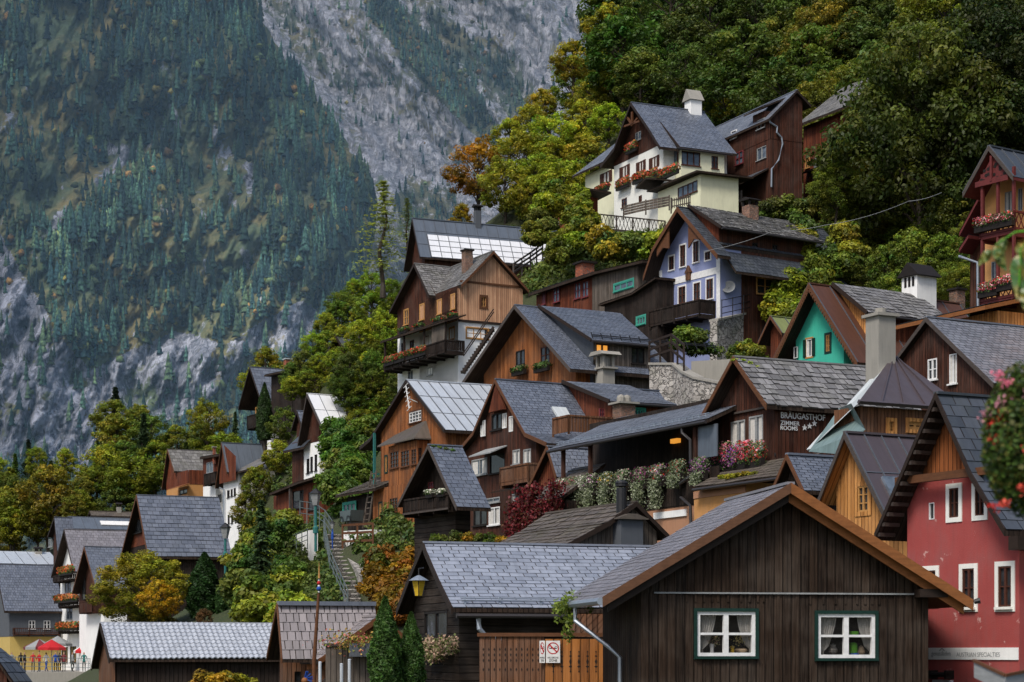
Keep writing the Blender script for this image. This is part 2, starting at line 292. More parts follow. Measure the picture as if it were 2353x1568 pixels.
class House:
    def __init__(s, name, label, zm, p, Y, th, cat='house', group=None, parent=None, base=0., o=None):
        s.zm = zm; s.o = P(*s.px(p), Y) if o is None else o; s.th = th
        s.M = Matrix.Translation(s.o) @ Matrix.Rotation(-rad(th), 4, 'Z'); s.Mi = s.M.inverted()
        if parent is None:
            s.root = empty(name, label, cat, Matrix.Translation((0, 0, base)) @ s.M, group); s.RM = Matrix.Translation((0, 0, base)) @ s.M
        else: s.root = parent.root; s.RM = parent.RM
        s.rel = s.RM.inverted() @ s.M; s.prof = None; s.rt = .14
    def sub(s, th, lp): return House('', '', s.zm, None, 0, th, parent=s, o=s.M @ Vector(lp))
    def px(s, p): return p[0](p[1], p[2]) if callable(p[0]) else s.zm(*p)
    def hit(s, p, p0, n):
        u, v = s.px(p); o = s.Mi @ Vector((0, 0, 0)); d = s.Mi.to_3x3() @ Vector(((u-CX)/F, 1, (HV-v)/F)); n = Vector(n)
        return o+d*((Vector(p0)-o).dot(n)/d.dot(n))
    def g(s, p, y=0.): h = s.hit(p, (0, y, 0), (0, 1, 0)); return h.x, h.z
    def s(self, p, x): h = self.hit(p, (x, 0, 0), (1, 0, 0)); return h.y, h.z
    def w(s, lp): return s.M @ Vector(lp)
    def part(s, mb, name, mats, parent=None, label=None):
        if parent is None and name.endswith('roof'):      # old coverings lie a little unevenly on their decks
            k = s.o.x*.37
            for f, m in zip(mb.f, mb.m):
                if m != 1:
                    for q in f: x, y, z = mb.v[q]; mb.v[q] = (x, y, z+.03*(1+noise.noise(Vector((x*.5+k, y*.5, k)))))
        if parent is None: o = mb.build(name, mats, s.root, s.rel)
        else: o = mb.build(name, mats, parent)
        if label: o['label'] = label
        return o
    # --- roof: profile given by pixels on the front verge
    def roof(s, ap, L, Rr, end, mat, kind, ov=.5, th=.14, barge='barge', bw=.2, soff='soffit', back=.0, sides='lr', name='roof', cut=None, prof2=None):
        ax, az = s.g(ap, -ov); cv = lambda p: s.g(p, -ov) if not isinstance(p, Vector) else (p.x, p.y)
        l = [cv(p) for p in L] if L else None; r = [cv(p) for p in Rr] if Rr else None
        if not l: l = [(2*ax-x, z) for x, z in r]
        if not r: r = [(2*ax-x, z) for x, z in l]
        s.prof = l[::-1]+[(ax, az)]+r; y1 = s.s(end, ax)[0] if isinstance(end, tuple) else end
        s.y0, s.y1, s.ax, s.az, s.ov, s.rt = -ov, y1, ax, az, ov, th
        if cut is None: s.slab(s.prof, -ov, y1, mat, kind, th, soff, name)
        else:
            s.slab(s.prof, -ov, cut, mat, kind, th, soff, name)
            s.slab(prof2(s), cut, y1, mat, kind, th, soff, name)
        if barge:
            for side, pr in (('l', l), ('r', r)):
                if side not in sides: continue
                mb = MB(); q = [(ax, az)]+pr
                poly = [(x, -ov-.04, z+.05) for x, z in q]+[(x, -ov-.04, z-bw) for x, z in q[::-1]]
                mb.prism(poly, (0, .045, 0)); s.part(mb, 'bargeboard', barge)
        return s
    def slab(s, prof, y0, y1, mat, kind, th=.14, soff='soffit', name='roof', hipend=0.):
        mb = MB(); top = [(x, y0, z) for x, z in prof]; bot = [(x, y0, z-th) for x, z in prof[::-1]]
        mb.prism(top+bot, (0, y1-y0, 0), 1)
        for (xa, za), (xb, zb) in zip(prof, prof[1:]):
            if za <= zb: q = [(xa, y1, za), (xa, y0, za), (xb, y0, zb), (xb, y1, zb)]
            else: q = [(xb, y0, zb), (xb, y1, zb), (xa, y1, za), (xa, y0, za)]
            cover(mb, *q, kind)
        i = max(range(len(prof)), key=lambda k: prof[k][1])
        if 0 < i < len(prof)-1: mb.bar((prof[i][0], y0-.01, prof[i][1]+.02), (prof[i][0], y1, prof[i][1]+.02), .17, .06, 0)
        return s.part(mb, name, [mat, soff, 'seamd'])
    def quad(s, name, pts, mat, kind, th=.12, soff='soffit'):    # a free roof plane: eave left, eave right, ridge right, ridge left
        A, B, Cc, D = [Vector(p) for p in pts]; mb = MB(); d = Vector((0, 0, -th))
        mb.prism([A, B, Cc, D], d, 1); cover(mb, A, B, Cc, D, kind); return s.part(mb, name, [mat, soff, 'seamd'])
    def under(s, x):
        for (xa, za), (xb, zb) in zip(s.prof, s.prof[1:]):
            if xa <= x <= xb: return za+(zb-za)*(x-xa)/(xb-xa)-s.rt+.02
        return (s.prof[0] if x < s.prof[0][0] else s.prof[-1])[1]-s.rt
    def mp(s, side):
        k, q = side
        return {'f': lambda a, b, c: (a, q-c, b), 'r': lambda a, b, c: (q+c, a, b), 'l': lambda a, b, c: (q-c, a, b), 'b': lambda a, b, c: (a, q+c, b)}[k]
    def rects(s, side, r, st):
        k = WS[st] if isinstance(st, str) else st; q = s.rect(side, r)
        if k['out'] and not isinstance(r, Vector): c = min(k['cw'], (q[2]-q[0])*.2); q = (q[0]+c, q[1]+c, q[2]-c, q[3]-c)
        return q
    def rect(s, side, r):
        if isinstance(r, Vector): return tuple(r)
        fn = s.g if side[0] in 'fb' else s.s; x0, y0, x1, y1 = r[:4]; xm, ym = (x0+x1)/2, (y0+y1)/2; z = r[4] if len(r) > 4 else s.zm
        a0, a1 = fn((z, x0, ym), side[1])[0], fn((z, x1, ym), side[1])[0]; b0, b1 = fn((z, xm, y1), side[1])[1], fn((z, xm, y0), side[1])[1]
        return (min(a0, a1), b0, max(a0, a1), b1)
    def panel(s, name, side, poly, mat, holes=(), off=0., rev=.13, mb=None):
        f = s.mp(side); own = mb is None; mb = mb or MB()
        ok = [h for h in holes if all(inpoly(a, b, poly) for a in (h[0]-.04, h[2]+.04) for b in (h[1]-.04, h[3]+.04))]
        if hasattr(s, 'bad'): s.bad |= {tuple(h) for h in holes if h not in ok}
        holes = ok
        hs = [[(h[0], h[1]), (h[2], h[1]), (h[2], h[3]), (h[0], h[3])] for h in holes]
        mb.poly([f(a, b, off) for a, b in poly], 0, [[f(a, b, off) for a, b in h] for h in hs])
        for h in hs:
            for (a, b), (c, d) in zip(h, h[1:]+h[:1]): mb.face([f(a, b, off), f(c, d, off), f(c, d, -rev), f(a, b, -rev)], 0)
        return s.part(mb, name, mat) if own else None
    def body(s, xl, xr, zb, bands, y1, fw=(), rw=(), lw=(), ytop=None):
        if hasattr(s, 'y1'): y1 = min(y1, s.y1-.15)
        s.xl, s.xr, s.zb, s.L = xl, xr, zb, y1; BASES.append(s)
        mid = [(x, s.under(x)) for x, z in s.prof if xl < x < xr]
        pl = [(xl, zb), (xr, zb), (xr, s.under(xr))]+mid[::-1]+[(xl, s.under(xl))]
        wf = [(s.rects(('f', 0), r, st), st) for r, st in fw]; wr = [(s.rects(('r', xr), r, st), st) for r, st in rw]; wl = [(s.rects(('l', xl), r, st), st) for r, st in lw]; s.bad = set()
        lo = zb
        if isinstance(bands, str): bands = [('wall', bands, 1e9)]
        for i, (nm, mt, hi) in enumerate(bands):
            off = .025*i; mb = MB(); hi_ = min(hi, 1e8)
            inb = lambda W: [w for w, st in W if lo <= (w[1]+w[3])/2 < hi_]
            cl = clipz(pl, lo, hi_)
            if len(cl) > 2: s.panel('', ('f', 0.), cl, None, inb(wf), off, mb=mb)
            if len(cl) > 2 and max(s.under(xl), s.under(xr)) > lo+.01: mb.poly([(a, y1, b) for a, b in cl])
            for sd, x, W in (('r', xr, wr), ('l', xl, wl)):
                t = min(s.under(x), hi_)
                if t > lo+.01: s.panel('', (sd, x), [(0, lo), (y1, lo), (y1, t), (0, t)], None, inb(W), off, mb=mb)
            s.part(mb, nm, mt); lo = hi
        for sd, q, W in (('f', 0., wf), ('r', xr, wr), ('l', xl, wl)):
            for w, st in W: s.win((sd, q), Vector(w), st, .11 if tuple(w) in s.bad else (.025 if len(bands) > 1 and w[1] > bands[0][2] else 0.))
        return s
    def win(s, side, r, st, off=.0):
        a0, b0, a1, b1 = s.rects(side, r, st); f0 = s.mp(side); k = WS[st] if isinstance(st, str) else st; f = lambda a, b, c: Vector(f0(a, b, c+off))
        def bx(mb, x0, x1, z0, z1, c0, c1, m=0):
            q = [f(x, z, c) for c in (c0, c1) for z in (z0, z1) for x in (x0, x1)]
            for t in ((0, 1, 3, 2), (4, 5, 7, 6), (0, 1, 5, 4), (2, 3, 7, 6), (0, 2, 6, 4), (1, 3, 7, 5)): mb.face([q[i] for i in t], m, .5)
        w, h = a1-a0, b1-b0; fw = min(k['fw'], w*.1); mb = MB(); rc = .05 if side[0] in 'fl' and abs(s.th) > 40 else 0.; c0, c1 = -.1+rc, -.045+k['pr']+rc*.5
        for x0, x1, z0, z1 in ((a0, a1, b0, b0+fw), (a0, a1, b1-fw, b1), (a0, a0+fw, b0+fw, b1-fw), (a1-fw, a1, b0+fw, b1-fw)): bx(mb, x0, x1, z0, z1, c0, c1)
        nx, ny = k['mull']
        for i in range(1, nx): x = a0+w*i/nx; t = fw*(.75 if nx == 2 else .5); bx(mb, x-t, x+t, b0+fw, b1-fw, c0, c1-.004)
        for j in range(1, ny): z = b0+h*(j/ny if ny != 2 else .5); bx(mb, a0+fw, a1-fw, z-fw*.35, z+fw*.35, c0, c1-.012)
        o = s.part(mb, 'window', k['fr'])
        mb = MB(); bx(mb, a0+.005, a1-.005, b0+.005, b1-.005, -.105+rc, -.088+rc); s.part(mb, 'pane', k['pane'], o)
        if k['cas']:
            mb = MB(); cw = k['cw']
            for x0, x1, z0, z1 in ((a0-cw, a1+cw, b0-cw, b0), (a0-cw, a1+cw, b1, b1+cw), (a0-cw, a0, b0, b1), (a1, a1+cw, b0, b1)): bx(mb, x0, x1, z0, z1, -.02, .045-rc*.4)
            s.part(mb, 'casing', k['cas'], o)
        if k['curt']:
            for sg in (0, 1):
                mb = MB(); x0, x1 = (a0+fw, a0+w*.36) if sg == 0 else (a1-w*.36, a1-fw)
                for i in range(6): bx(mb, x0+(x1-x0)*i/6, x0+(x1-x0)*(i+1)/6, b0+fw, b1-fw, -.087+rc, -.078-.006*(i % 2)+rc)
                s.part(mb, 'curtain', 'curt', o)
        if k['shut']:
            for sg in (-1, 1):
                mb = MB(); x0, x1 = (a0-w*.5, a0-.01) if sg < 0 else (a1+.01, a1+w*.5)
                bx(mb, x0, x1, b0, b1, .01, .05)
                for j in range(9): z = b0+h*(j+.5)/9; bx(mb, x0+.04, x1-.04, z-.02, z+.02, .05, .065)
                s.part(mb, 'shutter', k['shut'], o)
        if w*h > .35:
            mb = MB(); bx(mb, a0-.06, a1+.06, b0-.06, b0, -.02, .09); s.part(mb, 'sill', k['sill'] or k['cas'] or k['fr'], o)
        return o
    def balcony(s, side, a0, a1, z0, z1, dep, mat, style='board', posts=None, zt=None, ends=True, fl=.14):
        f = s.mp(side); V = lambda a, b, c: Vector(f(a, b, c)); mb = MB()
        mb.prism([V(a0, z0, 0), V(a1, z0, 0), V(a1, z0, dep), V(a0, z0, dep)], (0, 0, fl)); n = max(2, int((a1-a0)/1.2))
        for i in range(n+1): a = a0+.05+(a1-a0-.1)*i/n; mb.bar(V(a, z0-.06, -.02), V(a, z0-.06, dep), .1, .12)
        o = s.part(mb, 'balcony', mat)
        runs = [(V(a0, 0, dep), V(a1, 0, dep))]+([(V(a0, 0, 0), V(a0, 0, dep)), (V(a1, 0, 0), V(a1, 0, dep))] if ends else [])
        mb = MB()
        for p, q in runs: railing(mb, p, q, z0+fl, z1, style)
        s.part(mb, 'railing', mat, o)
        for a in posts or (): mb = MB(); mb.bar(V(a, z0, dep-.05), V(a, zt, dep-.05), .11, .11); s.part(mb, 'post', mat, o)
        return o
    def pipe(s, name, pts, r, mat): mb = MB(); mb.tube(pts, r, 8); return s.part(mb, name, mat)
    def beam(s, name, a, b, w, h, mat): mb = MB(); mb.bar(a, b, w, h); return s.part(mb, name, mat)
    def gutter(s, x, z, ya, yb, mat='pipeb', r=.07): return s.pipe('gutter', [(x, ya, z), (x, yb, z)], r, mat)
    def fit(s, x, r):
        y0, z0, y1, z1 = s.rect(('r', x), r); ct = 1/math.tan(rad(abs(s.th))); d = (y1-y0)/(1+ct); ym = (y0+y1)/2; return ym-d/2, z0, ym+d/2, z1, d
    def chim(s, x, r, d, mat, cap='flat', capm='conc', down=1.):
        y0, z0, y1, z1, d = s.fit(x, r); mb = MB(); mb.box(x-d/2, x+d/2, y0, y1, z0-down, z1); o = s.part(mb, 'chimney', mat); w = y1-y0
        mb = MB(); e = .08
        if cap == 'flat': mb.box(x-d/2-e, x+d/2+e, y0-e, y1+e, z1, z1+.09)
        elif cap == 'pipes':
            mb.box(x-d/2-e, x+d/2+e, y0-e, y1+e, z1, z1+.08)
            for q in (.28, .72):
                c = y0+w*q
                for i in range(8): t0, t1 = math.pi*i/8, math.pi*(i+1)/8; mb.prism([(x-d*.4, c+w*.19*math.cos(t0), z1+.08+w*.24*math.sin(t0)), (x-d*.4, c+w*.19*math.cos(t1), z1+.08+w*.24*math.sin(t1)), (x-d*.4, c+w*.14*math.cos(t1), z1+.08+w*.2*math.sin(t1)), (x-d*.4, c+w*.14*math.cos(t0), z1+.08+w*.2*math.sin(t0))], (d*.8, 0, 0))
        elif cap == 'table':
            for sx in (-1, 1):
                for yy in (y0+.08, y1-.08): mb.box(x+sx*(d/2-.08)-.06, x+sx*(d/2-.08)+.06, yy-.06, yy+.06, z1, z1+.3)
            mb.prism([(x-d/2-.12, y0-.12, z1+.3), (x+d/2+.12, y0-.12, z1+.3), (x+d/2+.12, y1+.12, z1+.3), (x-d/2-.12, y1+.12, z1+.3)], (0, 0, .06))
            mb.prism([(x-d/2-.12, y0-.12, z1+.36), (x+d/2+.12, y0-.12, z1+.36), (x, y0-.12, z1+.52)], (0, w+.24, 0))
        elif cap == 'gable':
            mb.prism([(x-d/2-.15, y0-.12, z1), (x+d/2+.15, y0-.12, z1), (x+d/2+.15, y0-.12, z1+.05), (x, y0-.12, z1+d*.45), (x-d/2-.15, y0-.12, z1+.05)], (0, w+.24, 0))
            for i in (0, 1, 2): yy = y0-.01; xx = x-d*.28+d*.28*i; mb.box(xx-.05, xx+.05, yy-.012, yy, z1-.35, z1-.08, 1)
        s.part(mb, 'chimney_cap', [capm, 'iron'], o); return o
BASES = []
def railing(mb, p, q, z0, z1, style):
    p = Vector((p[0], p[1], 0)); q = Vector((q[0], q[1], 0)); L = (q-p).length
    if L < .05: return
    Z = lambda v, z: Vector((v.x, v.y, z)); d = (q-p)/L
    mb.bar(Z(p, z1-.04), Z(q, z1-.04), .1, .08)
    n = max(1, round(L/1.4))
    for i in range(n+1): mb.bar(Z(p.lerp(q, i/n), z0-.1), Z(p.lerp(q, i/n), z1), .08, .08)
    if style == 'board':
        k = max(1, round(L/.16))
        for i in range(k): mb.bar(Z(p.lerp(q, (i+.5)/k), z0+.02), Z(p.lerp(q, (i+.5)/k), z1-.08), .14, .025, 0, d.cross(Vector((0, 0, 1))))
    elif style == 'slat':
        k = max(1, round(L/.2))
        mb.bar(Z(p, z0+.1), Z(q, z0+.1), .06, .07)
        for i in range(k): mb.bar(Z(p.lerp(q, (i+.5)/k), z0+.1), Z(p.lerp(q, (i+.5)/k), z1-.08), .06, .04)
    elif style == 'rail':
        for t in (.35, .68): mb.bar(Z(p, z0+(z1-z0)*t), Z(q, z0+(z1-z0)*t), .04, .1)
    elif style == 'lattice':
        mb.bar(Z(p, z0+.05), Z(q, z0+.05), .07, .1); k = max(2, round(L/.3)); h = z1-z0-.15
        for i in range(k):
            a, b = p.lerp(q, i/k), p.lerp(q, (i+1)/k); mb.bar(Z(a, z0+.1), Z(b, z0+.1+h), .025, .035); mb.bar(Z(b, z0+.1), Z(a, z0+.1+h), .025, .035)
def clipz(pl, lo, hi):
    for sg, lim in ((1, lo), (-1, hi)):
        out = []
        for (a, b), (c, d) in zip(pl, pl[1:]+pl[:1]):
            i, j = sg*(b-lim) >= -1e-9, sg*(d-lim) >= -1e-9
            if i: out.append((a, b))
            if i != j: t = (lim-b)/(d-b); out.append((a+(c-a)*t, lim))
        pl = out
        if not pl: return []
    return pl
def zw(h, z): return z-h.o.z
def dormer(s, yd, pe, y1, mat, kind, cheek, side, x_in=.3, rise=.12, zbot=None, rw=(), xs=None, ov=.3, yw=None, yr=None):
    xA, zA = s.g(pe, yd-ov); ax, az = (s.ax+.1, s.az+rise); y1 = s.s(y1, xA)[0] if isinstance(y1, tuple) else y1
    yr = y1 if yr is None else s.s(yr, ax)[0]; s.quad('dormer_roof', [(xA, yd-ov, zA), (xA, y1, zA), (ax, yr, az), (ax, yd-ov, az)], mat, kind)
    xw = xA-x_in; zd = az+(zA-az)*(xw-ax)/(xA-ax)-.1; um = lambda x: s.under(x)+s.rt-.02
    zb_ = um(xw)-.1 if zbot is None else zbot
    s.panel('dormer_cheek', ('f', yd), [(s.ax+.12, az-.14), (s.ax+.12, s.az-.4), (xw, min(zb_, um(xw)-.1)), (xw, zd)], cheek)
    W = [(s.rect(('r', xw), r), st) for r, st in rw]
    yw = y1-.3 if yw is None else s.s(yw, xw)[0]; s.panel('dormer_wall', ('r', xw), [(yd, zb_), (yw, zb_), (yw, zd), (yd, zd)], side, [w for w, st in W])
    for w, st in W: s.win(('r', xw), Vector(w), st)
    b = MB(); b.bar((ax, yd-ov-.03, az), (xA, yd-ov-.03, zA), .05, .18); s.part(b, 'bargeboard', 'barge')
    s.gutter(xA+.04, zA-.06, yd-ov, y1); return xw, zA
T = lambda r, c, *a: ('tile', r, c)+a
def block(s, xl, xr, zb, zt, y1, bands, fw=(), rw=(), lw=(), zt2=None):
    s.prof = [(xl-.5, zt+s.rt), (xr+.5, (zt if zt2 is None else zt2)+s.rt)]; return s.body(xl, xr, zb, bands, y1, fw, rw, lw)

# ---- foreground hut
h = House('wooden_hut', 'weathered dark board hut with two white green-edged windows and orange verge beams, nearest house', zM, (545, 1540), 43, -10)
h.roof((1690, 68), [(258, 935)], [(zK, 1028, 1165)], 4.4, 'slatem', T(.19, .34, .014, .1), ov=.5, th=.1, barge='bargeo', bw=.19, soff='bargeo2', sides='r')
q = h.prof; mb = MB(); mb.prism([(q[1][0], -.54, q[1][1]+.05), (q[0][0], -.54, q[0][1]+.05), (q[0][0], -.54, q[0][1]-.17), (q[1][0], -.54, q[1][1]-.17)], (0, .045, 0)); h.part(mb, 'bargeboard', 'bargew')
for sx in (0, 2):
    mb = MB(); o_ = -.36; a, b = q[1], q[sx]; b2 = (a[0]+(b[0]-a[0])*.965, a[1]+(b[1]-a[1])*.965)
    mb.prism([(a[0], o_, a[1]-.13), (a[0], o_, a[1]-.36), (b2[0], o_, b2[1]-.36), (b2[0], o_, b2[1]-.13)], (0, .06, 0)); h.part(mb, 'bargeboard', 'barge' if sx == 0 else 'bargeo')
zs = h.g((1300, 892))[1]; xr = h.g((zK, 805, 1300))[0]
h.body(0, xr, zw(h, -2.3), [('wall', 'hut', zs), ('gable_boards', 'hut', 1e9)], 3.7, [((975, 1030, 1420, 1370), 'hutw'), ((250, 1225, 538, 1447, zK), 'hutw')])
mb = MB(); mb.prism([(.3, -.055, zs-.015), (xr-.1, -.055, zs-.015), (xr-.1, -.055, zs+.02), (.3, -.055, zs+.02)], (0, .05, 0)); h.part(mb, 'cover_strip', 'pgr')
mb = MB()      # raised cover boards on the gable wall
x = .06
while x < xr-.1:
    w_ = R.uniform(.045, .06); zt = h.under(x+.02)-.02; pd = R.uniform(.014, .026)
    blk = [tuple(h.rect(('f', 0), r)) for r in ((950, 1000, 1440, 1390), (240, 1205, 548, 1460, zK))]
    segs = [(zw(h, -2.3), zs-.02)]
    for bl in blk:
        if bl[0]-.14 < x+w_ and x < bl[2]+.14: segs = [(zw(h, -2.3), bl[1]-.1), (bl[3]+.12, zs-.02)]
    for z0, z1 in segs:
        if z1 > z0: mb.box(x, x+w_, -pd, .01, z0, z1)
    if zt > zs+.06: mb.box(x+.05, x+.05+w_, -pd-.03, .0, zs+.03, zt)
    x += R.choice((.13, .17, .2, .24, .29))*R.uniform(.9, 1.1)
h.part(mb, 'cover_boards', 'hut')
gx, gz = q[0]
h.pipe('gutter', [(gx-.04, -.5, gz-.05), (gx-.04, 4.4, gz-.05)], .085, 'pipe')
yb = 2.2; h.pipe('downpipe', [(gx-.03, yb, gz-.1), (gx-.03, yb, gz-.42), (-.35, 1.6, gz-1.0), (-.1, 1.5, gz-1.25), (-.1, 1.5, gz-4)], .05, 'pipe')
mb = MB(); mb.box(xr-.35, xr+.3, -.4, -.05, h.under(xr)-.32, h.under(xr)-.14); h.part(mb, 'purlin_end', 'barge')
mb = MB(); mb.box(.02, xr-.02, .9, .92, zw(h, -2.3), zs); h.part(mb, 'inner_wall', 'pd')
HUT = h
# ---- slate hut with lantern
h = House('slate_hut', 'dark log hut under long blue-grey slate roof, hanging lantern at its gable', zL, (615, 1040), 55, 72)
h.roof((325, 440), [(215, 705), (110, 985)], [(345, 500), (450, 738), (560, 966)], (2200, 458), 'slatel', T(.19, .4, .02, .2), ov=.4, th=.1, bw=.16)
h.body(h.prof[0][0]+.45, 0, zw(h, -2.3), 'blackh', h.y1-.3, [((330, 990, 520, 1205), 'dark')])
ex, ez = h.prof[-1]
h.gutter(ex+.05, ez-.2, -.3, 6.5); h.pipe('downpipe', [(ex, .35, ez-.25), (ex, .37, ez-.55), (ex, .55, ez-.75), (ex, 1.1, ez-.9)], .075, 'pipe')
mb = MB(); d = (Vector((h.prof[-2][0], 0, h.prof[-2][1]))-Vector((ex, 0, ez))); u_ = d.normalized(); nn = Vector((-u_.z, 0, u_.x)); nn = nn if nn.z > 0 else -nn
for t in (.22, .34): p = Vector((ex, 0, ez))+u_*t+nn*.14; mb.tube([(p.x, -.1, p.z), (p.x, 6.6, p.z)], .022, 6)
for y in (.0, 1.0, 2.2, 3.4, 4.6, 5.8): mb.bar((ex+u_.x*.15, y, ez+u_.z*.15), tuple(Vector((ex, y, ez))+u_*.3+nn*.2), .04, .06)
h.part(mb, 'snow_guard', 'pipe')
SLH = h
# ---- pink house
h = House('pink_house', 'red-pink plastered house with white-framed windows under steep dark slate roof, at right edge', zK, (700, 905), 47.5, 62)
h.roof((845, 125), [(540, 832)], [(1018, 520), (1192, 808)], (1500, 165), 'slated', T(.3, .42, .022, .1), ov=.55, th=.12, bw=.12)
xr = h.g((1262, 1200))[0]; zt = h.g((860, 545))[1]
h.body(0, xr, zw(h, -2.6), [('wall', 'pink', zt), ('gable_boards', 'rusty', 1e9)], 9, [((912, 595, 960, 742), 'pinkw'), ((1042, 592, 1088, 732), 'pinkw'), ((810, 668, 836, 752), 'w1'), ((978, 998, 1038, 1192), 'pinkw'), ((1158, 986, 1224, 1190), 'pinkw'), ((794, 1008, 845, 1170), 'pinkw')])
z0, z1 = h.g((1000, 1455))[1], h.g((1000, 1395))[1]
mb = MB(); mb.box(.02, xr-.02, -.03, .02, z0, z1); h.part(mb, 'sign_band', 'white')
PINK = (h, z0, z1, xr)
h.beam('beam', (.0, -.3, zt), (xr-.7, -.3, zt), .16, .18, 'bargem'); h.beam('beam', (xr+.35, -.5, h.prof[-1][1]-.28), (xr+.35, 3, h.prof[-1][1]-.28), .3, .3, 'barge')
mb = MB()
for i in range(13):
    t = (i+.6)/13.5; a, b = h.prof[1], h.prof[0]; mb.box(a[0]+(b[0]-a[0])*t-.05, a[0]+(b[0]-a[0])*t+.05, -.56, -.1, a[1]+(b[1]-a[1])*t-.24, a[1]+(b[1]-a[1])*t-.15)
h.part(mb, 'rafter_ends', 'bargem2')
# ---- brown metal-roofed wooden house
h = House('board_house', 'orange board house with brown sheet-metal roof and honey-coloured window, behind the nearest hut', zK, (400, 740), 54, 62)
h.roof((388, 322), [(255, 660)], [(588, 725)], (900, 330), 'brownm', ('seam', .62, 1), ov=.35, th=.1, barge='bargeg', bw=.14, soff='fresh')
h.body(h.prof[0][0]+.35, h.prof[-1][0]-.25, zw(h, -2.3), 'fresh', 7, [((440, 562, 520, 735), 'fresh')])
mb = MB(); sk = h.s((660, 505), h.ax+1.0); h.part((lambda b: (b.bar((h.ax+1.0, sk[0]-.35, h.under(h.ax+1.0)+.2), (h.ax+1.4, sk[0]-.35, h.under(h.ax+1.4)+.2), .5, .08), b)[1])(MB()), 'skylight', 'glassb')
# ---- small slate gable
h = House('slate_annex', 'small dark annex with ribbed slate roof wedged beside the brown sheet-metal roof', zK, (100, 700), 58, 64)
h.roof((97, 432), None, [(182, 612)], (345, 428), 'slateb', T(.1, .3, .012, .05), ov=.3, th=.08, barge='bargem', bw=.12)
h.body(h.prof[0][0]+.3, h.prof[-1][0]-.25, zw(h, -2), 'black', 5)

# ---- guesthouse
h = House('guesthouse', 'dark timber guesthouse with white lettering, shingle roof and flower-hung gallery over ochre wall', zJ, (2084, 800), 70, 63)
h.roof((1775, 68), [(1530, 522)], [(2025, 432)], (2950, 150), 'shingw', T(.32, .3, .03, .3, 0, .8), ov=.5, th=.12, barge='bargem', bw=.16)
xl = h.prof[0][0]+.5; ZB = zw(h, -2)
h.body(xl, 0, ZB, 'dark', 8, [((1757, 545, 1862, 745), 'greyc'), ((1892, 508, 1998, 765), 'greyc')])
h.beam('beam', (xl+1, -.06, h.g((1850, 480))[1]), (0, -.06, h.g((1850, 480))[1]), .05, .07, 'bargeg')
ye = -1.2; A = h.g((385, 770), ye); B = h.g((1532, 540), ye); zt = h.g((1585, 392), 1.9)[1]; ze = (A[1]+B[1])/2
h.quad('gallery_roof', [(A[0], ye, ze), (B[0]+.5, ye, ze), (B[0]+.5, 1.9, zt), (A[0], 1.9, zt)], 'slate', T(.16, .3, .015, .1), .12)
h.gutter(0, 0, 0, .01); h.pipe('gutter', [(A[0], ye-.05, ze-.08), (B[0]+.4, ye-.05, ze-.08)], .07, 'pipeb')
mb = MB()
for i in range(26): x = A[0]+(B[0]-A[0])*(i+.5)/26; mb.bar((x, ye+.35, ze+.12), (x, ye+.35, ze+.3), .05, .05)
for t in (.22, .3): mb.tube([(A[0], ye+.35, ze+t), (B[0], ye+.35, ze+t)], .018, 5)
h.part(mb, 'snow_guard', 'pipe')
zr = h.g((1000, 985), -1)[1]; xa = h.g((690, 850), 1.3)[0]; x_l = h.g((470, 1000), -1)[0]
h.panel('gallery_wall', ('f', 1.3), [(xa, zr-1.3), (B[0]+.6, zr-1.3), (B[0]+.6, zt-.1), (xa, zt-.1)], 'black')
h.panel('parapet', ('f', -1.0), [(x_l, zr-1.25), (B[0]+.9, zr-1.25), (B[0]+.9, zr), (x_l, zr)], 'black')
mb = MB(); mb.box(x_l, B[0]+1, -.98, 1.3, zr-1.3, zr-1.15); h.part(mb, 'gallery_floor', 'black')
h.panel('base_wall', ('f', -.96), [(x_l, ZB), (xl+.2, ZB), (xl+.2, zr-1.2), (x_l, zr-1.2)], 'salmon'); h.panel('base_side', ('l', x_l), [(-.96, ZB), (3, ZB), (3, zr-1.2), (-.96, zr-1.2)], 'salmon')
mb = MB(); k = h.rect(('f', -1), (1175, 1225, 1420, 1275)); mb.box(k[0], k[2], -1.02, -.9, k[1], k[3]); h.part(mb, 'lintel', 'white')
for px_ in (487, 690, 1480): x = h.g((px_, 860), -1)[0]; h.beam('post', (x, -.95, zr-.9), (x, -.95, ze), .14, .14, 'dark')
mb = MB(); k = h.rect(('f', -.9), (1512, 580, 1655, 822)); mb.box(k[0], k[2], -.93, -.88, k[1], k[3]); h.part(mb, 'wind_screen', 'zincd')
mb = MB(); k = h.rect(('f', 1.2), (1315, 682, 1365, 714)); mb.box(k[0], k[2], 1.1, 1.28, k[1], k[3]); h.part(mb, 'gallery_lamp', 'lit')
fp = lambda p, y: (h.g(p, y)[0], y, h.g(p, y)[1])
h.pipe('downpipe', [fp((1385, 590), -1.2), fp((1390, 640), -1.2), fp((1450, 690), -1.05), fp((1452, 870), -1.05)], .06, 'pipeb')
h.pipe('downpipe', [fp((1450, 965), -1.5), fp((1375, 1020), -1.4), fp((1378, 1120), -1.2), fp((1450, 1185), -1.4), fp((1458, 1420), -1.4)], .06, 'pipeb')
A2 = h.g((1478, 1052), -1.7); B2 = h.g((2095, 966), -1.7); z3 = h.g((2100, 840), -.1)[1]; z2 = (A2[1]+B2[1])/2
h.quad('mossy_roof', [(A2[0], -1.7, z2), (B2[0]+.3, -1.7, z2), (B2[0]+.3, -.05, z3), (A2[0], -.05, z3)], 'shingb', T(.25, .3, .02, .2), .1)
h.pipe('gutter', [(A2[0], -1.75, z2-.08), (B2[0]+.3, -1.75, z2-.08)], .06, 'pipeb')
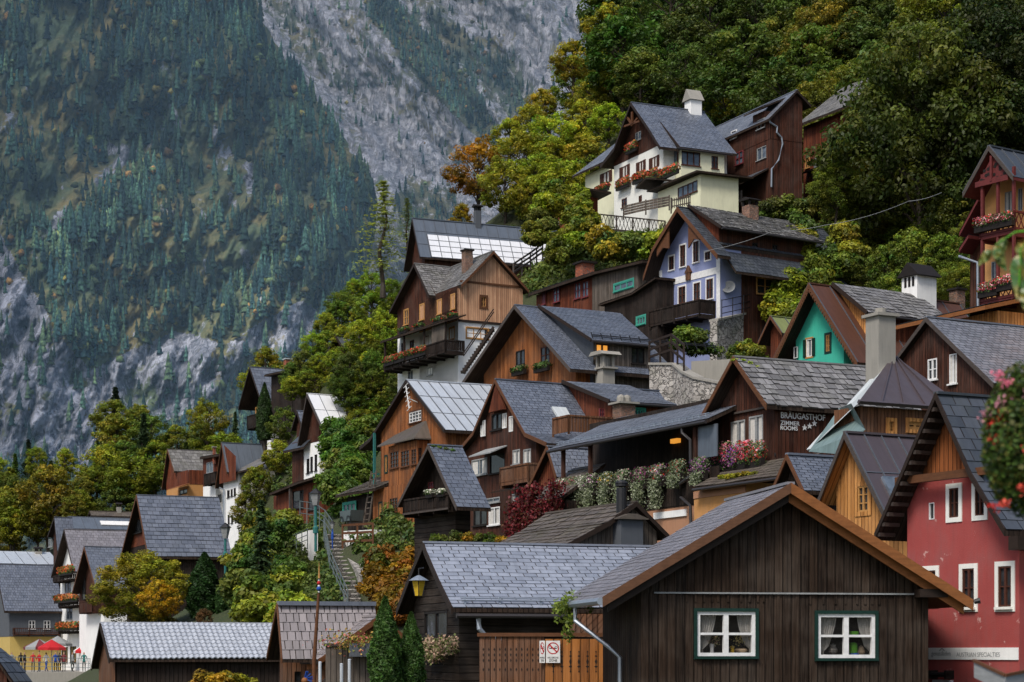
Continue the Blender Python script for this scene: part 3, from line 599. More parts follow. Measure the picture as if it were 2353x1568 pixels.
s2 = h.sub(63, (0, -1.4, 0)); s2.rt = 0; block(s2, h.g((1478, 1200), -1.4)[0], .3, ZB, z2-.02, 1.3, 'ochre'); s2.part((lambda b: (b.box(h.g((1478, 1200), -1.4)[0], .3, -.03, .02, z2-.35, z2-.1), b)[1])(MB()), 'frieze', 'salmon')
GH = h; GZ = (zr, x_l, B[0])
# ---- sheet-metal pyramid roof behind
h = House('metal_roof_house', 'house with brown sheet-metal pyramid roof, pale metal hip and tall concrete chimney', zO, (2049, 824), 68, 63)
E1 = h.hit((1972, 927), (2.6, 0, 0), (1, 0, 0)); E2 = h.hit((2230, 925), (2.6, 0, 0), (1, 0, 0)); E0 = h.hit((1858, 1036), (0, E1.y, 0), (0, 1, 0)); E2.z = E1.z; Tp = Vector((0, 0, 0)); T2 = Vector((0, E2.y-1, 0))
mb = MB(); mb.poly([E1, E2, T2, Tp], 0); n_ = (E2-E1).cross(Tp-E1).normalized(); n_ = n_ if n_.z > 0 else -n_
for i in range(1, 5): t = i/5; mb.bar(E1.lerp(E2, t)+n_*.03, (Tp+(T2-Tp)*t)+n_*.03, .04, .06, 0, n_)
mb.bar(E1+n_*.02, E2+n_*.02, .1, .12, 0, n_); h.part(mb, 'roof', 'brownm')
mb = MB(); mb.poly([E0, E1, Tp]); mb.bar(Tp+Vector((0, 0, .03)), E0+Vector((0, 0, .03)), .2, .05); h.part(mb, 'hip_flashing', 'lightm')
K1 = h.hit((zK, 365, 425), (0, E1.y-.3, 0), (0, 1, 0)); K2 = h.hit((zK, 490, 300), (0, E1.y-.3, 0), (0, 1, 0)); K0 = h.hit((zK, 205, 412), (0, E1.y-.2, 0), (0, 1, 0))
mb = MB(); mb.poly([K0, K1, K2, E1+Vector((-.1, -.2, 0)), Tp+(E0-Tp)*.55+Vector((0, -.3, 0))]); h.part(mb, 'apron_flashing', 'copper')
s2 = h.sub(63, (0, E1.y+.3, 0)); s2.rt = 0; block(s2, .9, 2.3, zw(h, -2), E1.z-.05, E2.y-E1.y-.4, 'brown', rw=[((600, 252, 638, 320, zK), 'fresh'), ((692, 245, 790, 320, zK), 'fresh')])
y0, z0, y1, z1, d_ = h.fit(.0, (1994, 730, 2053, 850)); mb = MB(); mb.box(-d_/2, d_/2, y0, y1, -1, z1); o = h.part(mb, 'chimney', 'conc')
mb = MB(); mb.box(-d_/2-.1, d_/2+.1, y0-.1, y1+.1, z1, z1+.1); mb.tube([(0, (y0+y1)/2, z1+.1), (0, (y0+y1)/2, z1+.3)], .2, 10); h.part(mb, 'chimney_cap', 'conc', o)
# ---- dark house upper right
h = House('dark_slate_house', 'dark brown board house with two white windows, right of the tall concrete chimney', zI, (1310, 1480), 73, 62)
h.roof((920, 1065), [(735, 1315)], [(1312, 1450)], (1600, 1112), 'slate', T(.2, .32, .014, .1), ov=.25, th=.1, barge='bargeg', bw=.14)
h.body(h.prof[0][0]+.25, h.prof[-1][0]-.2, zw(h, 1), 'dark', 8, [((930, 1300, 984, 1422), 'w'), ((1056, 1272, 1099, 1444), 'wd')])
# ---- turquoise house
h = House('turquoise_house', 'turquoise gabled house with dark green shutters and wide orange board dormer', zI, (442, 1330), 88, 57)
h.roof((240, 868), [(38, 1297)], [(522, 1325)], (1110, 955), 'rust', ('seam', 1.2), ov=.7, th=.12, barge='bargem', bw=.2)
h.body(h.prof[0][0]+.7, 0, zw(h, 3), 'turq', 9, [((226, 1185, 260, 1288), 'gshut'), ((332, 1150, 370, 1268), 'grn'), ((162, 1232, 182, 1298), 'w1')])
dormer(h, .9, (580, 1035), (1085, 1005), 'shingw', T(.3, .3, .03, .3, 0, .6), 'fresh', 'red', rise=.14)
mb = MB()
for side in (0, 2):
    a, b = h.prof[1], h.prof[side]
    for i in range(26): t = (i+.5)/26; x, z = a[0]+(b[0]-a[0])*t, a[1]+(b[1]-a[1])*t-.26; mb.prism([(x-.07, -.735, z+.06), (x+.07, -.735, z+.06), (x, -.735, z-.1)], (0, .03, 0))
h.part(mb, 'lace_trim', 'bargem')
y0, z0, y1, z1 = h.rect(('r', h.ax+.5), (868, 818, 980, 915)); mb = MB(); mb.box(h.ax-.5, h.ax+.5, y0, y1, z0-.8, z1, 0); o = h.part(mb, 'chimney_house', 'white')
mb = MB(); mb.prism([(h.ax-.7, y0-.15, z1-.02), (h.ax+.7, y0-.15, z1-.02), (h.ax, y0-.15, z1+.62)], (0, y1-y0+.3, 0), 0); h.part(mb, 'chimney_cap', 'pd', o)
mb = MB()
for i in (-1, 0, 1): mb.box(h.ax+i*.25-.07, h.ax+i*.25+.07, y0-.02, y0, z1-.5, z1-.05)
h.part(mb, 'chimney_vent', 'pd', o)
h.chim(h.ax-.4, (1062, 905, 1138, 1000), .8, 'brick', 'flat', 'pd')
# ---- orange eaves house
h = House('orange_eaves_house', 'low house with bright orange roof underside behind the tall chimney', zI, (1000, 1100), 82, 62)
A = h.g((738, 1108), -.9); B = h.g((1262, 1000), -.9); z_ = h.g((1000, 1050), -.9)[1]
h.quad('roof', [(A[0], -.9, z_), (B[0], -.9, z_), (B[0], 2, z_+.7), (A[0], 2, z_+.7)], 'slated', T(.25, .3, .015), .16, 'bargeo')
s2 = h.sub(62, (0, 0, 0)); s2.rt = 0; block(s2, A[0]+.4, B[0]-.3, zw(h, 4), z_-.1, 3, 'fresh')
# ---- villa with balconies
h = House('balcony_villa', 'orange plastered villa with dark red fretwork gable and two flowered balconies, right edge', zI, (1240, 1000), 82, 55)
h.roof((1285, 70), [(1135, 345)], [(1427, 245)], 9, 'slated', ('seam', .7), ov=1.2, th=.12, barge='bargeg', bw=.16, soff='bargered')
xr = h.g((1425, 700))[0]; b = h.rect
h.body(h.g((1262, 700))[0], xr+3.5, zw(h, 3), 'villa', 8, [((1378, 330, 1420, 445), 'greyc'), ((1300, 735, 1340, 880), 'grey'), ((1455, 310, 1480, 440), 'grey')])
a0, a1 = h.g((1236, 600), -1.1)[0], h.g((1432, 600), -1.1)[0]
for zt_, zb_, nm in ((460, 590, 1), (868, 975, 0)):
    r1, r0 = h.g((1335, zt_), -1.1)[1], h.g((1335, zb_), -1.1)[1]
    h.balcony(('f', 0), a0, a1, r0, r1, 1.1, 'bargered', 'lattice', [a0+.06, (a0+a1)/2, a1-.06], h.under(h.ax)-.9 if nm else r0+2.6)
mb = MB(); tr = [h.g((1300, 122), -1.15), h.g((1208, 292), -1.15), h.g((1398, 232), -1.15)]
mb.bar((tr[1][0], -1.15, tr[1][1]), (tr[2][0], -1.15, tr[1][1]), .08, .22)
mb.prism([(x, -1.1, z) for x, z in tr], (0, .03, 0)); mb.bar((tr[0][0], -1.17, tr[0][1]), (tr[0][0], -1.17, tr[1][1]), .1, .08)
h.part(mb, 'fret_gable', 'bargered')
mb = MB()
for i in range(9):
    for sx in (-1, 1):
        t = R.uniform(.25, .95); x = tr[0][0]+sx*R.uniform(.12, .9)*t; z = tr[0][1]+(tr[1][1]-tr[0][1])*min(.9, t+.05)
        k = [(x+.09*math.cos(a_), -1.112, z+.07*math.sin(a_)) for a_ in [j*math.pi/3 for j in range(6)]]; mb.poly(k)
h.part(mb, 'fret_holes', 'pd')
for pa, pb in (((1222, 365), (1112, 570)), ((1165, 580), (1110, 665))):
    a, b2 = h.g(pa, -.2), h.g(pb, -.2); h.quad('side_roof', [(b2[0], -.2, b2[1]), (b2[0], 4, b2[1]), (a[0], 4, a[1]), (a[0], -.2, a[1])], 'slated', ('plain',), .14, 'bargered')
s2 = h.sub(55, (0, .6, 0)); s2.rt = 0; block(s2, h.g((1175, 800), .6)[0], h.g((1262, 700))[0]+.1, zw(h, 4), h.g((1165, 600), .6)[1], 6, 'dark')
h.pipe('downpipe', [fp2 for fp2 in [(h.g((1112, 705), 0)[0], 0, h.g((1112, 705), 0)[1]), (h.g((1220, 742), 0)[0], 0, h.g((1220, 742), 0)[1]), (h.g((1222, 1000), 0)[0], 0, h.g((1222, 1000), 0)[1])]], .06, 'pipe')
VILLA = (h, a0, a1)
# ---- red shed
h = House('garden_shed', 'tiny red-brown shed with mossy green roof beside the turquoise house', zH, (1990, 1130), 102, 57)
h.roof((1947, 885), [(1855, 1085)], [(2032, 1010)], (2150, 895), 'green', ('seam', .8), ov=.4, th=.1, barge='bargem', bw=.12)
h.body(h.prof[0][0]+.5, h.prof[-1][0]-.4, zw(h, 8), 'red', 3.5)

# ---- lilac house
h = House('lilac_house', 'lilac-blue gabled house with white trim and long dark timber balcony', zH, (1567, 1215), 118, 57)
h.roof((1247, 65), [(1058, 380), (990, 590)], [(1548, 425)], (2345, 185), 'slated', T(.28, .3, .02), ov=1.0, th=.16, barge='bargem', bw=.25, cut=.0, prof2=lambda s: s.prof[:-1]+[(.05, s.az+(s.prof[-1][1]-s.az)*(.05-s.ax)/(s.prof[-1][0]-s.ax))])
xl = h.g((1113, 800))[0]
W = [((1184, 432, 1221, 535), 'brownw'), ((1268, 348, 1308, 510), 'brownw'), ((1366, 320, 1408, 476), 'brownw'), ((1455, 398, 1496, 458), 'brownw'), ((1164, 690, 1212, 806), 'brownw'), ((1256, 660, 1308, 786), 'brownw'), ((1370, 632, 1418, 760), 'brownw'), ((1466, 602, 1516, 752), 'brownw')]
h.body(xl, 0, zw(h, 12), 'lilac', 9, W)
Lh = h
h.panel('side_boards', ('r', .03), [(1.6, -6), (8.9, -6), (8.9, h.under(0)-.05), (1.6, h.under(0)-.05)], 'dark')
k = h.rect(('r', .03), (1838, 600, 1965, 720)); h.win(('r', .03), Vector(k), 'honey', .1)
mb = MB(); zc = h.g((1340, 590))[1]
mb.box(-.32, .02, -.03, .0, -7, h.under(0)-.1); mb.box(xl-.01, xl+.25, -.03, .0, zc-4, h.under(xl)); mb.box(xl+.25, -.32, -.03, .0, zc-.2, zc+.2); h.part(mb, 'trim', 'pw')
xw, zeA = dormer(h, .02, (1578, 212), (2340, 275), 'shing', T(.25, .26, .03, .3, 0, .8), 'red', 'dark', rise=.2, x_in=.62, zbot=h.under(0)-.3, rw=[((1810, 330, 1850, 385), 'dark'), ((1960, 345, 2000, 395), 'dark')])
a = h.g((1688, 548), .15); zl = h.s((1700, 402), xw)[1]
h.quad('lower_roof', [(a[0], .15, a[1]), (a[0], 9, a[1]), (xw+.02, 9, zl), (xw+.02, .15, zl)], 'slated', T(.28, .3, .02))
a0, a1 = h.g((1036, 900), -1.2)[0], h.g((1412, 820), -1.2)[0]; z1, z0 = h.g((1225, 798), -1.2)[1], h.g((1225, 922), -1.2)[1]
h.balcony(('f', 0), a0, a1, z0, z1, 1.2, 'black', 'board')
for x0, x1 in ((h.ax-2.2, h.ax-1.0), (h.ax+.9, h.ax+2.0)):     # carved brackets under the gable
    mb = MB(); xm = (x0+x1)/2; zt = min(h.under(x0), h.under(x1))-.1; mb.prism([(x0, -.9, h.under(x0)), (x1, -.9, h.under(x1)), (x1, -.9, zt-.2), (xm, -.9, zt-.05), (x0, -.9, zt-.5)], (0, .08, 0)); h.part(mb, 'gable_bracket', 'bargem')
k = h.rect(('f', 0), (1318, 520, 1352, 612)); mb = MB(); mb.box(k[0], k[2], -.12, 0, k[1], k[3]-.3); mb.prism([(k[0]-.1, -.14, k[3]-.3), (k[2]+.1, -.14, k[3]-.3), ((k[0]+k[2])/2, -.14, k[3]+.15)], (0, .14, 0)); h.part(mb, 'niche', 'brown')
h.chim(h.ax+.6, (1738, 55, 1850, 110), 1.0, 'brick', 'table', 'pd')
# ---- terrace wall under the lilac house's side
def wallthing(name, label, cat, u0v0, u1v1, Y0, Y1, zdrop, mat, th=.5, group=None, capm=None, n=8, curve=None):
    pts = [u0v0]+(curve or [])+[u1v1]; m_ = len(pts)-1
    W = [P(u, v, Y0+(Y1-Y0)*i/m_) for i, (u, v) in enumerate(pts)]; root = empty(name, label, cat, Matrix.Translation(W[0]), group); mb = MB(); mc = MB()
    for a, b in zip(W, W[1:]):
        d = (b-a); d.z = 0; n_ = Vector((-d.y, d.x, 0)).normalized()*th
        q = [a-W[0], b-W[0]]
        lo = [Vector((p.x, p.y, min(q[0].z, q[1].z)-zdrop)) for p in q]
        mb.prism([q[0], q[1], lo[1], lo[0]], n_); mc.prism([q[0]-n_*.15+Vector((0, 0, .002)), q[1]-n_*.15+Vector((0, 0, .002)), q[1]+n_*1.1+Vector((0, 0, .002)), q[0]+n_*1.1+Vector((0, 0, .002))], (0, 0, .12))
    mb.build('masonry', mat, root); 
    if capm: mc.build('coping', capm, root)
    return root
wallthing('stone_wall', 'rubble stone terrace wall beside the lilac house', 'wall', zH(1545, 918), zH(1905, 838), 116.5, 121, 10, 'stone', capm='conc')
wallthing('stone_wall', 'curving pale stone retaining wall below the lilac house', 'wall', zH(1035, 1250), zH(1560, 1392), 104, 98, 6, 'stone', capm='conc', curve=[zH(1210, 1250), zH(1280, 1310), zH(1370, 1355)])
wallthing('stone_wall', 'low grey terrace wall above the small lawn', 'wall', zH(1350, 1222), zH(1650, 1205), 109, 107, 1.8, 'conc')
# ---- low red-brown house
h = House('low_board_house', 'low red-brown and grey board house with turquoise windows, left of the lilac house', zH, (612, 860), 131, 62)
A = h.g((122, 684), -.5); B = h.g((612, 582), -.5); ze = (A[1]+B[1])/2
h.quad('roof', [(A[0], -.5, ze), (B[0], -.5, ze), (B[0], 3, ze+1.0), (A[0], 3, ze+1.0)], 'slated', T(.25, .3, .015), .18)
s2 = h.sub(62, (0, 0, 0)); s2.rt = 0; block(s2, h.g((185, 760))[0], -.05, zw(h, 13), ze-.12, 4, 'red', [((238, 685, 262, 795), 'red2'), ((322, 655, 368, 778), 'red2'), ((472, 630, 518, 750), 'red2'), ((530, 618, 576, 738), 'red2')])
B2 = h.g((985, 462), -.5); h.slab([(B[0], ze), (B2[0], B2[1])], -.5, 3.5, 'slated', ('plain',), .16)
s3 = h.sub(62, (0, -.05, 0)); s3.prof = [(B[0], ze-.05), (B2[0], B2[1]-.05)]; s3.rt = .12; s3.body(-.04, h.g((952, 600))[0], zw(h, 13), 'grey', 3.5, [((765, 615, 920, 690), 'turq')])
s4 = h.sub(62, (0, -1.5, 0)); pr = [s4.g(p, -.3) for p in ((650, 795), (900, 710), (1078, 590))]; s4.slab(pr, -.3, 1.4, 'zincd', ('plain',), .1); s4.prof = pr; s4.rt = .1
s4.body(pr[0][0]+.3, pr[2][0]-.2, zw(h, 8), 'black', 1.4, [((935, 875, 1010, 955), 'turq')])
mb = MB(); c_ = h.hit((545, 545), (0, 1.2, 0), (0, 1, 0)); mb.box(c_.x-.5, c_.x+.5, .8, 1.7, ze-.3, h.g((545, 475), .8)[1]); o = h.part(mb, 'chimney', 'brickr'); mb = MB(); mb.box(c_.x-.65, c_.x+.65, .65, 1.85, h.g((545, 475), .8)[1], h.g((545, 460), .8)[1]); h.part(mb, 'chimney_cap', 'pd', o)

# ---- big wooden house
h = House('larch_house', 'large orange-brown board house with deep dark eaves and grey slate dormer roof', zD, (1800, 1500), 108, 61)
h.roof((1300, 872), [(868, 1512)], [(1757, 1390)], (zH, 830, 872), 'slateb', T(.22, .3, .015, .1), ov=.9, th=.16, barge='bargeg', bw=.18)
h.body(h.prof[0][0]+1.1, 0, zw(h, 8.5), 'orange', 8, [((1312, 1238, 1385, 1358), 'dark'), ((1512, 1205, 1590, 1348), 'brown')])
xw, zeA = dormer(h, .9, (zH, 600, 1062), (zH, 1088, 1090), 'slateb', T(.22, .3, .015, .1), 'slated', 'grey', rise=.1, zbot=zw(h, 8.5), yr=(zH, 817, 870), rw=[((634, 1092, 732, 1182, zH), 'lit'), ((902, 1120, 1000, 1240, zH), 'dark')])
mb = MB(); q0 = h.s((zH, 585, 1020), xw+.1)[0]
for t in (.25, .42): mb.tube([(xw+.15-t*.4, .8, zeA+.12+t*.55), (xw+.15-t*.4, 9, zeA+.12+t*.55)], .03, 5)
for i in range(14): y = .8+8*i/13; mb.bar((xw+.2, y, zeA), (xw-.1, y, zeA+.5), .04, .04)
h.part(mb, 'snow_guard', 'iron')
h.chim(xw+1.3, (zH and 9999, 0, 0, 0), .1, 'conc') if False else None
y0, z0, y1, z1, d_ = h.fit(xw+.75, (632, 1285, 772, 1400, zH)); mb = MB(); mb.box(xw+.75-d_/2, xw+.75+d_/2, y0, y1, z0-1, z1); o = h.part(mb, 'chimney', 'conc')
mb = MB(); mb.box(xw+.2, xw+1.3, y0-.1, y1+.1, z1, z1+.1)
for yy in (y0+.1, y1-.1):
    for xx in (xw+.4, xw+1.1): mb.box(xx-.06, xx+.06, yy-.06, yy+.06, z1+.1, z1+.75)
mb.prism([(xw+.05, y0-.25, z1+.75), (xw+1.45, y0-.25, z1+.75), (xw+1.2, y0-.25, z1+.95), (xw+.3, y0-.25, z1+.95)], (0, y1-y0+.5, 0)); mb.tube([(xw+.75, (y0+y1)/2, z1+.1), (xw+.75, (y0+y1)/2, z1+.7)], .3, 8); h.part(mb, 'chimney_cap', 'conc', o)
LARCH = h
# ---- wood and white house
m = House('gallery_house', 'pale larch-board and white house with dark side and flowered gallery', zD, (840, 1008), 126, -28)
m.roof((1130, 432), [(866, 706)], [(1417, 752)], (775, 548), 'shing', T(.22, .28, .025, .3, 0, .5), ov=.4, th=.12, barge='bargem', bw=.14)
zt = m.g((1000, 1008))[1]
m.body(0, m.g((1366, 900))[0], zw(m, 10.5), [('wall', 'white', zt), ('gable_boards', 'larch', 1e9)], 9, [((1014, 790, 1076, 895), 'honeyd'), ((900, 1050, 1092, 1150), dict(WS['honey'], mull=(3, 2)))])
zg = m.g((1130, 700))[1]; m.beam('beam', (.1, -.06, zg), (m.xr-.1, -.06, zg), .05, .12, 'bargem'); m.beam('beam', (0, -.06, zt), (m.xr, -.06, zt), .1, .14, 'barge')
c = House('', '', zD, (840, 1008), 126, 62, parent=m)
c.roof((480, 533), [(278, 925)], [(602, 792)], (765, 562), 'shing', T(.22, .28, .025, .3, 0, .5), ov=.5, th=.12, barge='barge', bw=.16)
ze = c.g((720, 760))[1]; c.prof = c.prof[:-1]+[(c.prof[-1][0], ze+.14), (.3, ze+.14)]
zg = c.g((600, 1058))[1]
c.body(c.g((345, 950))[0], -.04, zw(m, 10.5), [('wall', 'white', zg), ('upper_boards', 'dark', 1e9)], 8, [((398, 900, 438, 1036), 'honey'), ((527, 856, 568, 996), 'honey'), ((670, 820, 710, 950), 'honey'), ((782, 775, 818, 910), 'honey'), ((765, 1045, 812, 1155), 'honey'), ((375, 1175, 410, 1250), 'brown'), ((445, 1155, 480, 1230), 'brown'), ((570, 1120, 600, 1200), 'brown'), ((430, 1405, 470, 1480), 'grey'), ((592, 1375, 632, 1440), 'grey')])
a0, a1 = c.g((234, 1330), -1.3)[0], c.g((735, 1200), -1.3)[0]; z1, z0 = c.g((480, 1228), -1.3)[1], c.g((480, 1330), -1.3)[1]; zg2 = c.g((480, 1085), -1.3)[1]
c.balcony(('f', 0), a0, a1, z0, z1, 1.3, 'black', 'board', [a0+.06, a0+(a1-a0)*.33, a0+(a1-a0)*.66, a1-.06], zg2)
c.quad('gallery_roof', [(a0-.2, -1.5, zg2), (a1+.3, -1.5, zg2), (a1+.3, 0, zg2+.5), (a0-.2, 0, zg2+.5)], 'shingb', T(.25, .3, .02), .1)
c.panel('gallery_end', ('f', -1.25), [(a1-2.1, z0), (a1, z0), (a1, zg2), (a1-2.1, zg2)], 'grey')
m.chim(m.ax-.9, (870, 428, 958, 500), .8, 'brick', 'flat', 'pd'); GALH = (c, a0, a1, z1)
cc = c
# ---- metal roof house
h = House('metal_ridge_house', 'long house with shining blue-grey sheet-metal roof, highest in the middle row', zD, (560, 600), 150, 68)
h.roof((465, 163), [(398, 582)], [(528, 475)], (1400, 214), 'zincd', ('seam', .85, 2), ov=.5, th=.12, barge='barge', bw=.2)
h.body(h.prof[0][0]+.5, h.prof[-1][0]-.35, zw(h, 24), 'dark', 17)
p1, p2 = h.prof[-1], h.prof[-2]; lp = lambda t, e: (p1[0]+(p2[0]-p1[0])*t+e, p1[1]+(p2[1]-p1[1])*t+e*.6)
a, b = lp(.02, .05), lp(.6, .05); h.quad('sky_reflection_sheets', [(a[0], .4, a[1]), (a[0], 16.4, a[1]), (b[0], 16.4, b[1]), (b[0], .4, b[1])], 'zincb', ('seam', .85, 3), .03)  # paler sheets put the sky's reflection into the lower slope's colour
h.chim(h.ax, (965, 100, 1030, 182), .9, 'concd', 'table', 'pd')
# ---- white house at the top
h = House('white_house', 'cream-white house with dark wood gable, brown shutters and red flower boxes, highest on the slope', zG, (858, 1040), 150, 65)
h.roof((602, 195), [(470, 555), (362, 692)], [(735, 385), (832, 545)], (1180, 288), 'slateb', T(.26, .36, .015, .1), ov=.8, th=.16, barge='barge', bw=.22, cut=.7, prof2=lambda s: s.prof[:-2]+[(s.prof[-2][0]*.75+s.ax*.25, s.prof[-2][1]*.75+s.az*.25), s.g((960, 542), .4)])
xl = h.g((470, 850))[0]; zt = h.g((660, 607))[1]
h.body(xl, 0, zw(h, 29), [('wall', 'whitew', zt), ('gable_boards', 'dark', 1e9)], 11, [((535, 692, 575, 783), 'shut'), ((665, 655, 702, 738), 'shut'), ((768, 620, 808, 708), 'shut'), ((640, 425, 684, 490), 'grey'), ((530, 948, 572, 1018), 'brown'), ((665, 925, 690, 975), 'brown')])
xA, zeA = h.g((960, 542), .4); xw = xA-.3; zeA -= .1
mb = MB(); q1 = (h.prof[-2][0]*.75+h.ax*.25, h.prof[-2][1]*.75+h.az*.25); mb.bar((q1[0], .66, q1[1]-.02), (xA, .66, zeA+.08), .05, .2); h.part(mb, 'bargeboard', 'barge')
mb = MB(); mb.prism([(q1[0], .7, q1[1]-.2), (xA-.2, .7, zeA-.05), (xA-.2, .7, zeA-.3), (0, .7, h.under(0)-.1)], (0, .05, 0)); h.part(mb, 'gable_boards', 'black'); h.gutter(xA+.04, zeA, .4, h.s((1400, 592), xA)[0])
v = h.sub(65, (0, 1.0, 0)); v.rt = 0; k = h.rect(('f', 1.0), (868, 575, 985, 690)); block(v, -.05, xw-.02, zt-3.2, zeA, v.s((1340, 680), xw)[0], 'cream', [((872, 580, 980, 688), 'gl3')], [((1002, 580, 1150, 690), 'gl3'), ((1238, 615, 1290, 715), 'brown')])
e = h.sub(65, (0, -.5, 0)); e.rt = .1; xe = e.g((1150, 850))[0]; ze = e.g((1150, 748))[1]
block(e, .06, xe, zw(h, 29), ze-.1, e.s((1450, 850), xe)[0], 'cream', [((972, 835, 1128, 920), dict(WS['gl3'], mull=(4, 1)))])
e.slab([(-.6, ze+.12), (xe+.5, ze)], -.6, e.s((1540, 780), xe)[0], 'slated', ('plain',), .1)
w_ = h.sub(65, (0, 1.2, 0)); A = w_.g((140, 757), -.7); B = w_.g((362, 692), -.7); ze = (A[1]+B[1])/2; zr_ = w_.g((412, 540), 3)[1]
w_.quad('wing_roof', [(A[0], -.7, ze), (B[0]+.5, -.7, ze), (B[0]+.5, 3, zr_), (A[0]+1.5, 3, zr_)], 'slate', T(.26, .36, .015), .14)
w_.rt = 0; block(w_, w_.g((243, 800))[0], xl+.1, zw(h, 29), ze-.1, 6, 'cream', [((385, 740, 432, 830), 'shut')])
mb = MB()
for (a_, b_) in (((540, 385), (672, 340)), ((575, 310), (615, 375)), ((655, 318), (610, 375)), ((612, 265), (612, 380))):
    p_, q_ = h.g(a_, -.7), h.g(b_, -.7); mb.bar((p_[0], -.7, p_[1]), (q_[0], -.7, q_[1]), .14, .14)
h.part(mb, 'gable_truss', 'bargem')
y0, z0, y1, z1, d_ = h.fit(h.ax, (1030, 185, 1156, 262)); mb = MB(); mb.box(h.ax-d_/2, h.ax+d_/2, y0, y1, z0-.8, z1); o = h.part(mb, 'chimney', 'white')
mb = MB(); mb.prism([(h.ax-d_*.65, y0-.15, z1), (h.ax+d_*.65, y0-.15, z1), (h.ax, y0-.15, z1+.9)], (0, y1-y0+.3, 0)); h.part(mb, 'chimney_cap', 'conc', o)
for a_, b_, k_ in (((650, 860), (720, 790), 0),):    # porch roof
    p_ = [h.g(x, -1.6) for x in ((640, 862), (722, 785), (935, 840))]; h.slab([p_[0], p_[1], (2*p_[1][0]-p_[0][0], p_[0][1])], -1.6, 0, 'green', ('plain',), .1, name='porch_roof')
b = House('', '', zG, (1702, 745), 149, -25, parent=h)
b.roof((1912, 98), [(1690, 322)], [(2022, 218)], (1178, 288), 'slate', T(.26, .36, .015, .1), ov=.3, th=.14, barge='barge', bw=.16)
yb = b.s((1165, 460), 0)[0]
b.body(0, b.g((1952, 500))[0], zw(b, 31), [('wall', 'dark', b.g((1820, 492))[1]), ('upper_boards', 'dark', 1e9)], yb, (), (), [((1260, 440, 1298, 500), 'w1'), ((1398, 414, 1442, 478), 'w1'), ((1604, 325, 1665, 400), 'grey'), ((1594, 542, 1668, 640), 'grey'), ((1432, 580, 1492, 682), 'red2')])
A = b.s((1520, 262), -.6); p3 = [(-.7, b.s((1600, 315), -.3)[0]-.2, b.s((1600, 262), -.7)[1])]
yd = b.s((1610, 350), 0)[0]; zd = b.s((1600, 250), -.5)[1]; b.quad('dormer_roof', [(-.6, yd+1.2, zd), (-.6, yd-1.0, zd), (1.8, yd-1.0, zd+1.1), (1.8, yd+1.2, zd+1.1)], 'slated', ('plain',), .1)
mb = MB(); mb.box(-.02, 1.6, yd-.8, yd+.8, zd-.9, zd-.05); b.part(mb, 'dormer_wall', 'dark')
lp_ = lambda p, x=-.15: (x, b.s(p, x)[0], b.s(p, x)[1])
fq = lambda p, y=-.15: (b.g(p, y)[0], y, b.g(p, y)[1])
b.pipe('downpipe', [fq((1690, 322)), fq((1700, 350)), fq((1755, 385)), fq((1752, 430)), fq((1790, 470)), fq((1798, 520)), fq((1765, 650)), fq((1712, 715)), fq((1710, 860))], .07, 'pipe')
b.quad('lean_roof', [(-2.2, .2, b.s((1470, 822), -2.2)[1]), (-2.2, 5.5, b.s((1470, 822), -2.2)[1]), (0, 5.5, b.s((1600, 745), 0)[1]), (0, .2, b.s((1600, 745), 0)[1])], 'slated', ('plain',), .1)
WHT = h
# terrace of the white house
t = House('terrace', 'concrete terrace on a square pillar with dark timber railing below the white house', zG, (350, 1190), 146, 65, 'terrace')
x0 = t.g((165, 1180), 0)[0]; k = t.g((345, 1150), 0)[1]; mb = MB(); mb.box(x0, .1, 0, 5, -.6, 0); t.part(mb, 'slab', 'conc'); mb = MB(); mb.box(-.6, .1, .1, .7, -9, -.6); t.part(mb, 'pillar', 'white')
mb = MB(); railing(mb, (x0, .05), (.1, .05), 0, 1.1, 'board'); railing(mb, (.1, .05), (.1, 5.5), 0, 1.1, 'lattice'); t.part(mb, 'railing', 'bargeg')
t = House('cabin', 'tiny red-brown timber bay cabin left of the terrace below the white house', zG, (140, 1140), 150, 55, 'cabin')
t.prof = [t.g((10, 965), -.3), t.g((215, 860), -.3)]; t.slab(t.prof, -.3, 2.5, 'slated', ('plain',), .12); t.body(t.g((30, 1050))[0], .3, -1.0, 'red', 2.2, [((45, 950, 95, 1035), 'grey')])
def fence(name, label, pts, Y0, Y1, h_, style, mat, group=None, cat='fence'):
    m_ = len(pts)-1; W = [P(u, v, Y0+(Y1-Y0)*i/m_) for i, (u, v) in enumerate(pts)]; root = empty(name, label, cat, Matrix.Translation(W[0]), group)
    mr = MB(); seen = []
    for a, b in zip(W, W[1:]):
        a, b = a-W[0], b-W[0]; L = (b-a).length; n = max(1, round(L/1.6)); up = Vector((0, 0, 1))
        for i in range(n+1):
            p = a.lerp(b, i/n)
            if seen and (seen[-1]-p).length < .05: continue
            seen.append(p); mp = MB(); mp.bar(p-up*.3, p+up*(h_+.05), *((.05, .05) if style == 'metal' else (.1, .1))); mp.build('post', mat, root)
        if style == 'picket':
            for t in (.25, .8): mr.bar(a+up*h_*t, b+up*h_*t, .05, .08)
            k = round(L/.16)
            for i in range(k): p = a.lerp(b, (i+.5)/k); mr.bar(p+up*.05, p+up*h_*R.uniform(.95, 1.05), .07, .02)
        elif style == 'board':
            for i in range(4): mr.bar(a+up*h_*(i+.5)/4, b+up*h_*(i+.5)/4, .03, h_/4-.03)
        elif style == 'rail':
            for t in (.35, .68, 1.): mr.bar(a+up*h_*t, b+up*h_*t, .06, .12)
        else:
            for t in (.3, .62, 1.): mr.tube([a+up*h_*t, b+up*h_*t], .024, 5)
    mr.build('rails', mat, root); return root
fence('fence', 'weathered grey board fence in front of the white house', [zG(545, 1085), zG(720, 1045), zG(905, 1010)], 146, 144, .75, 'board', 'grey')
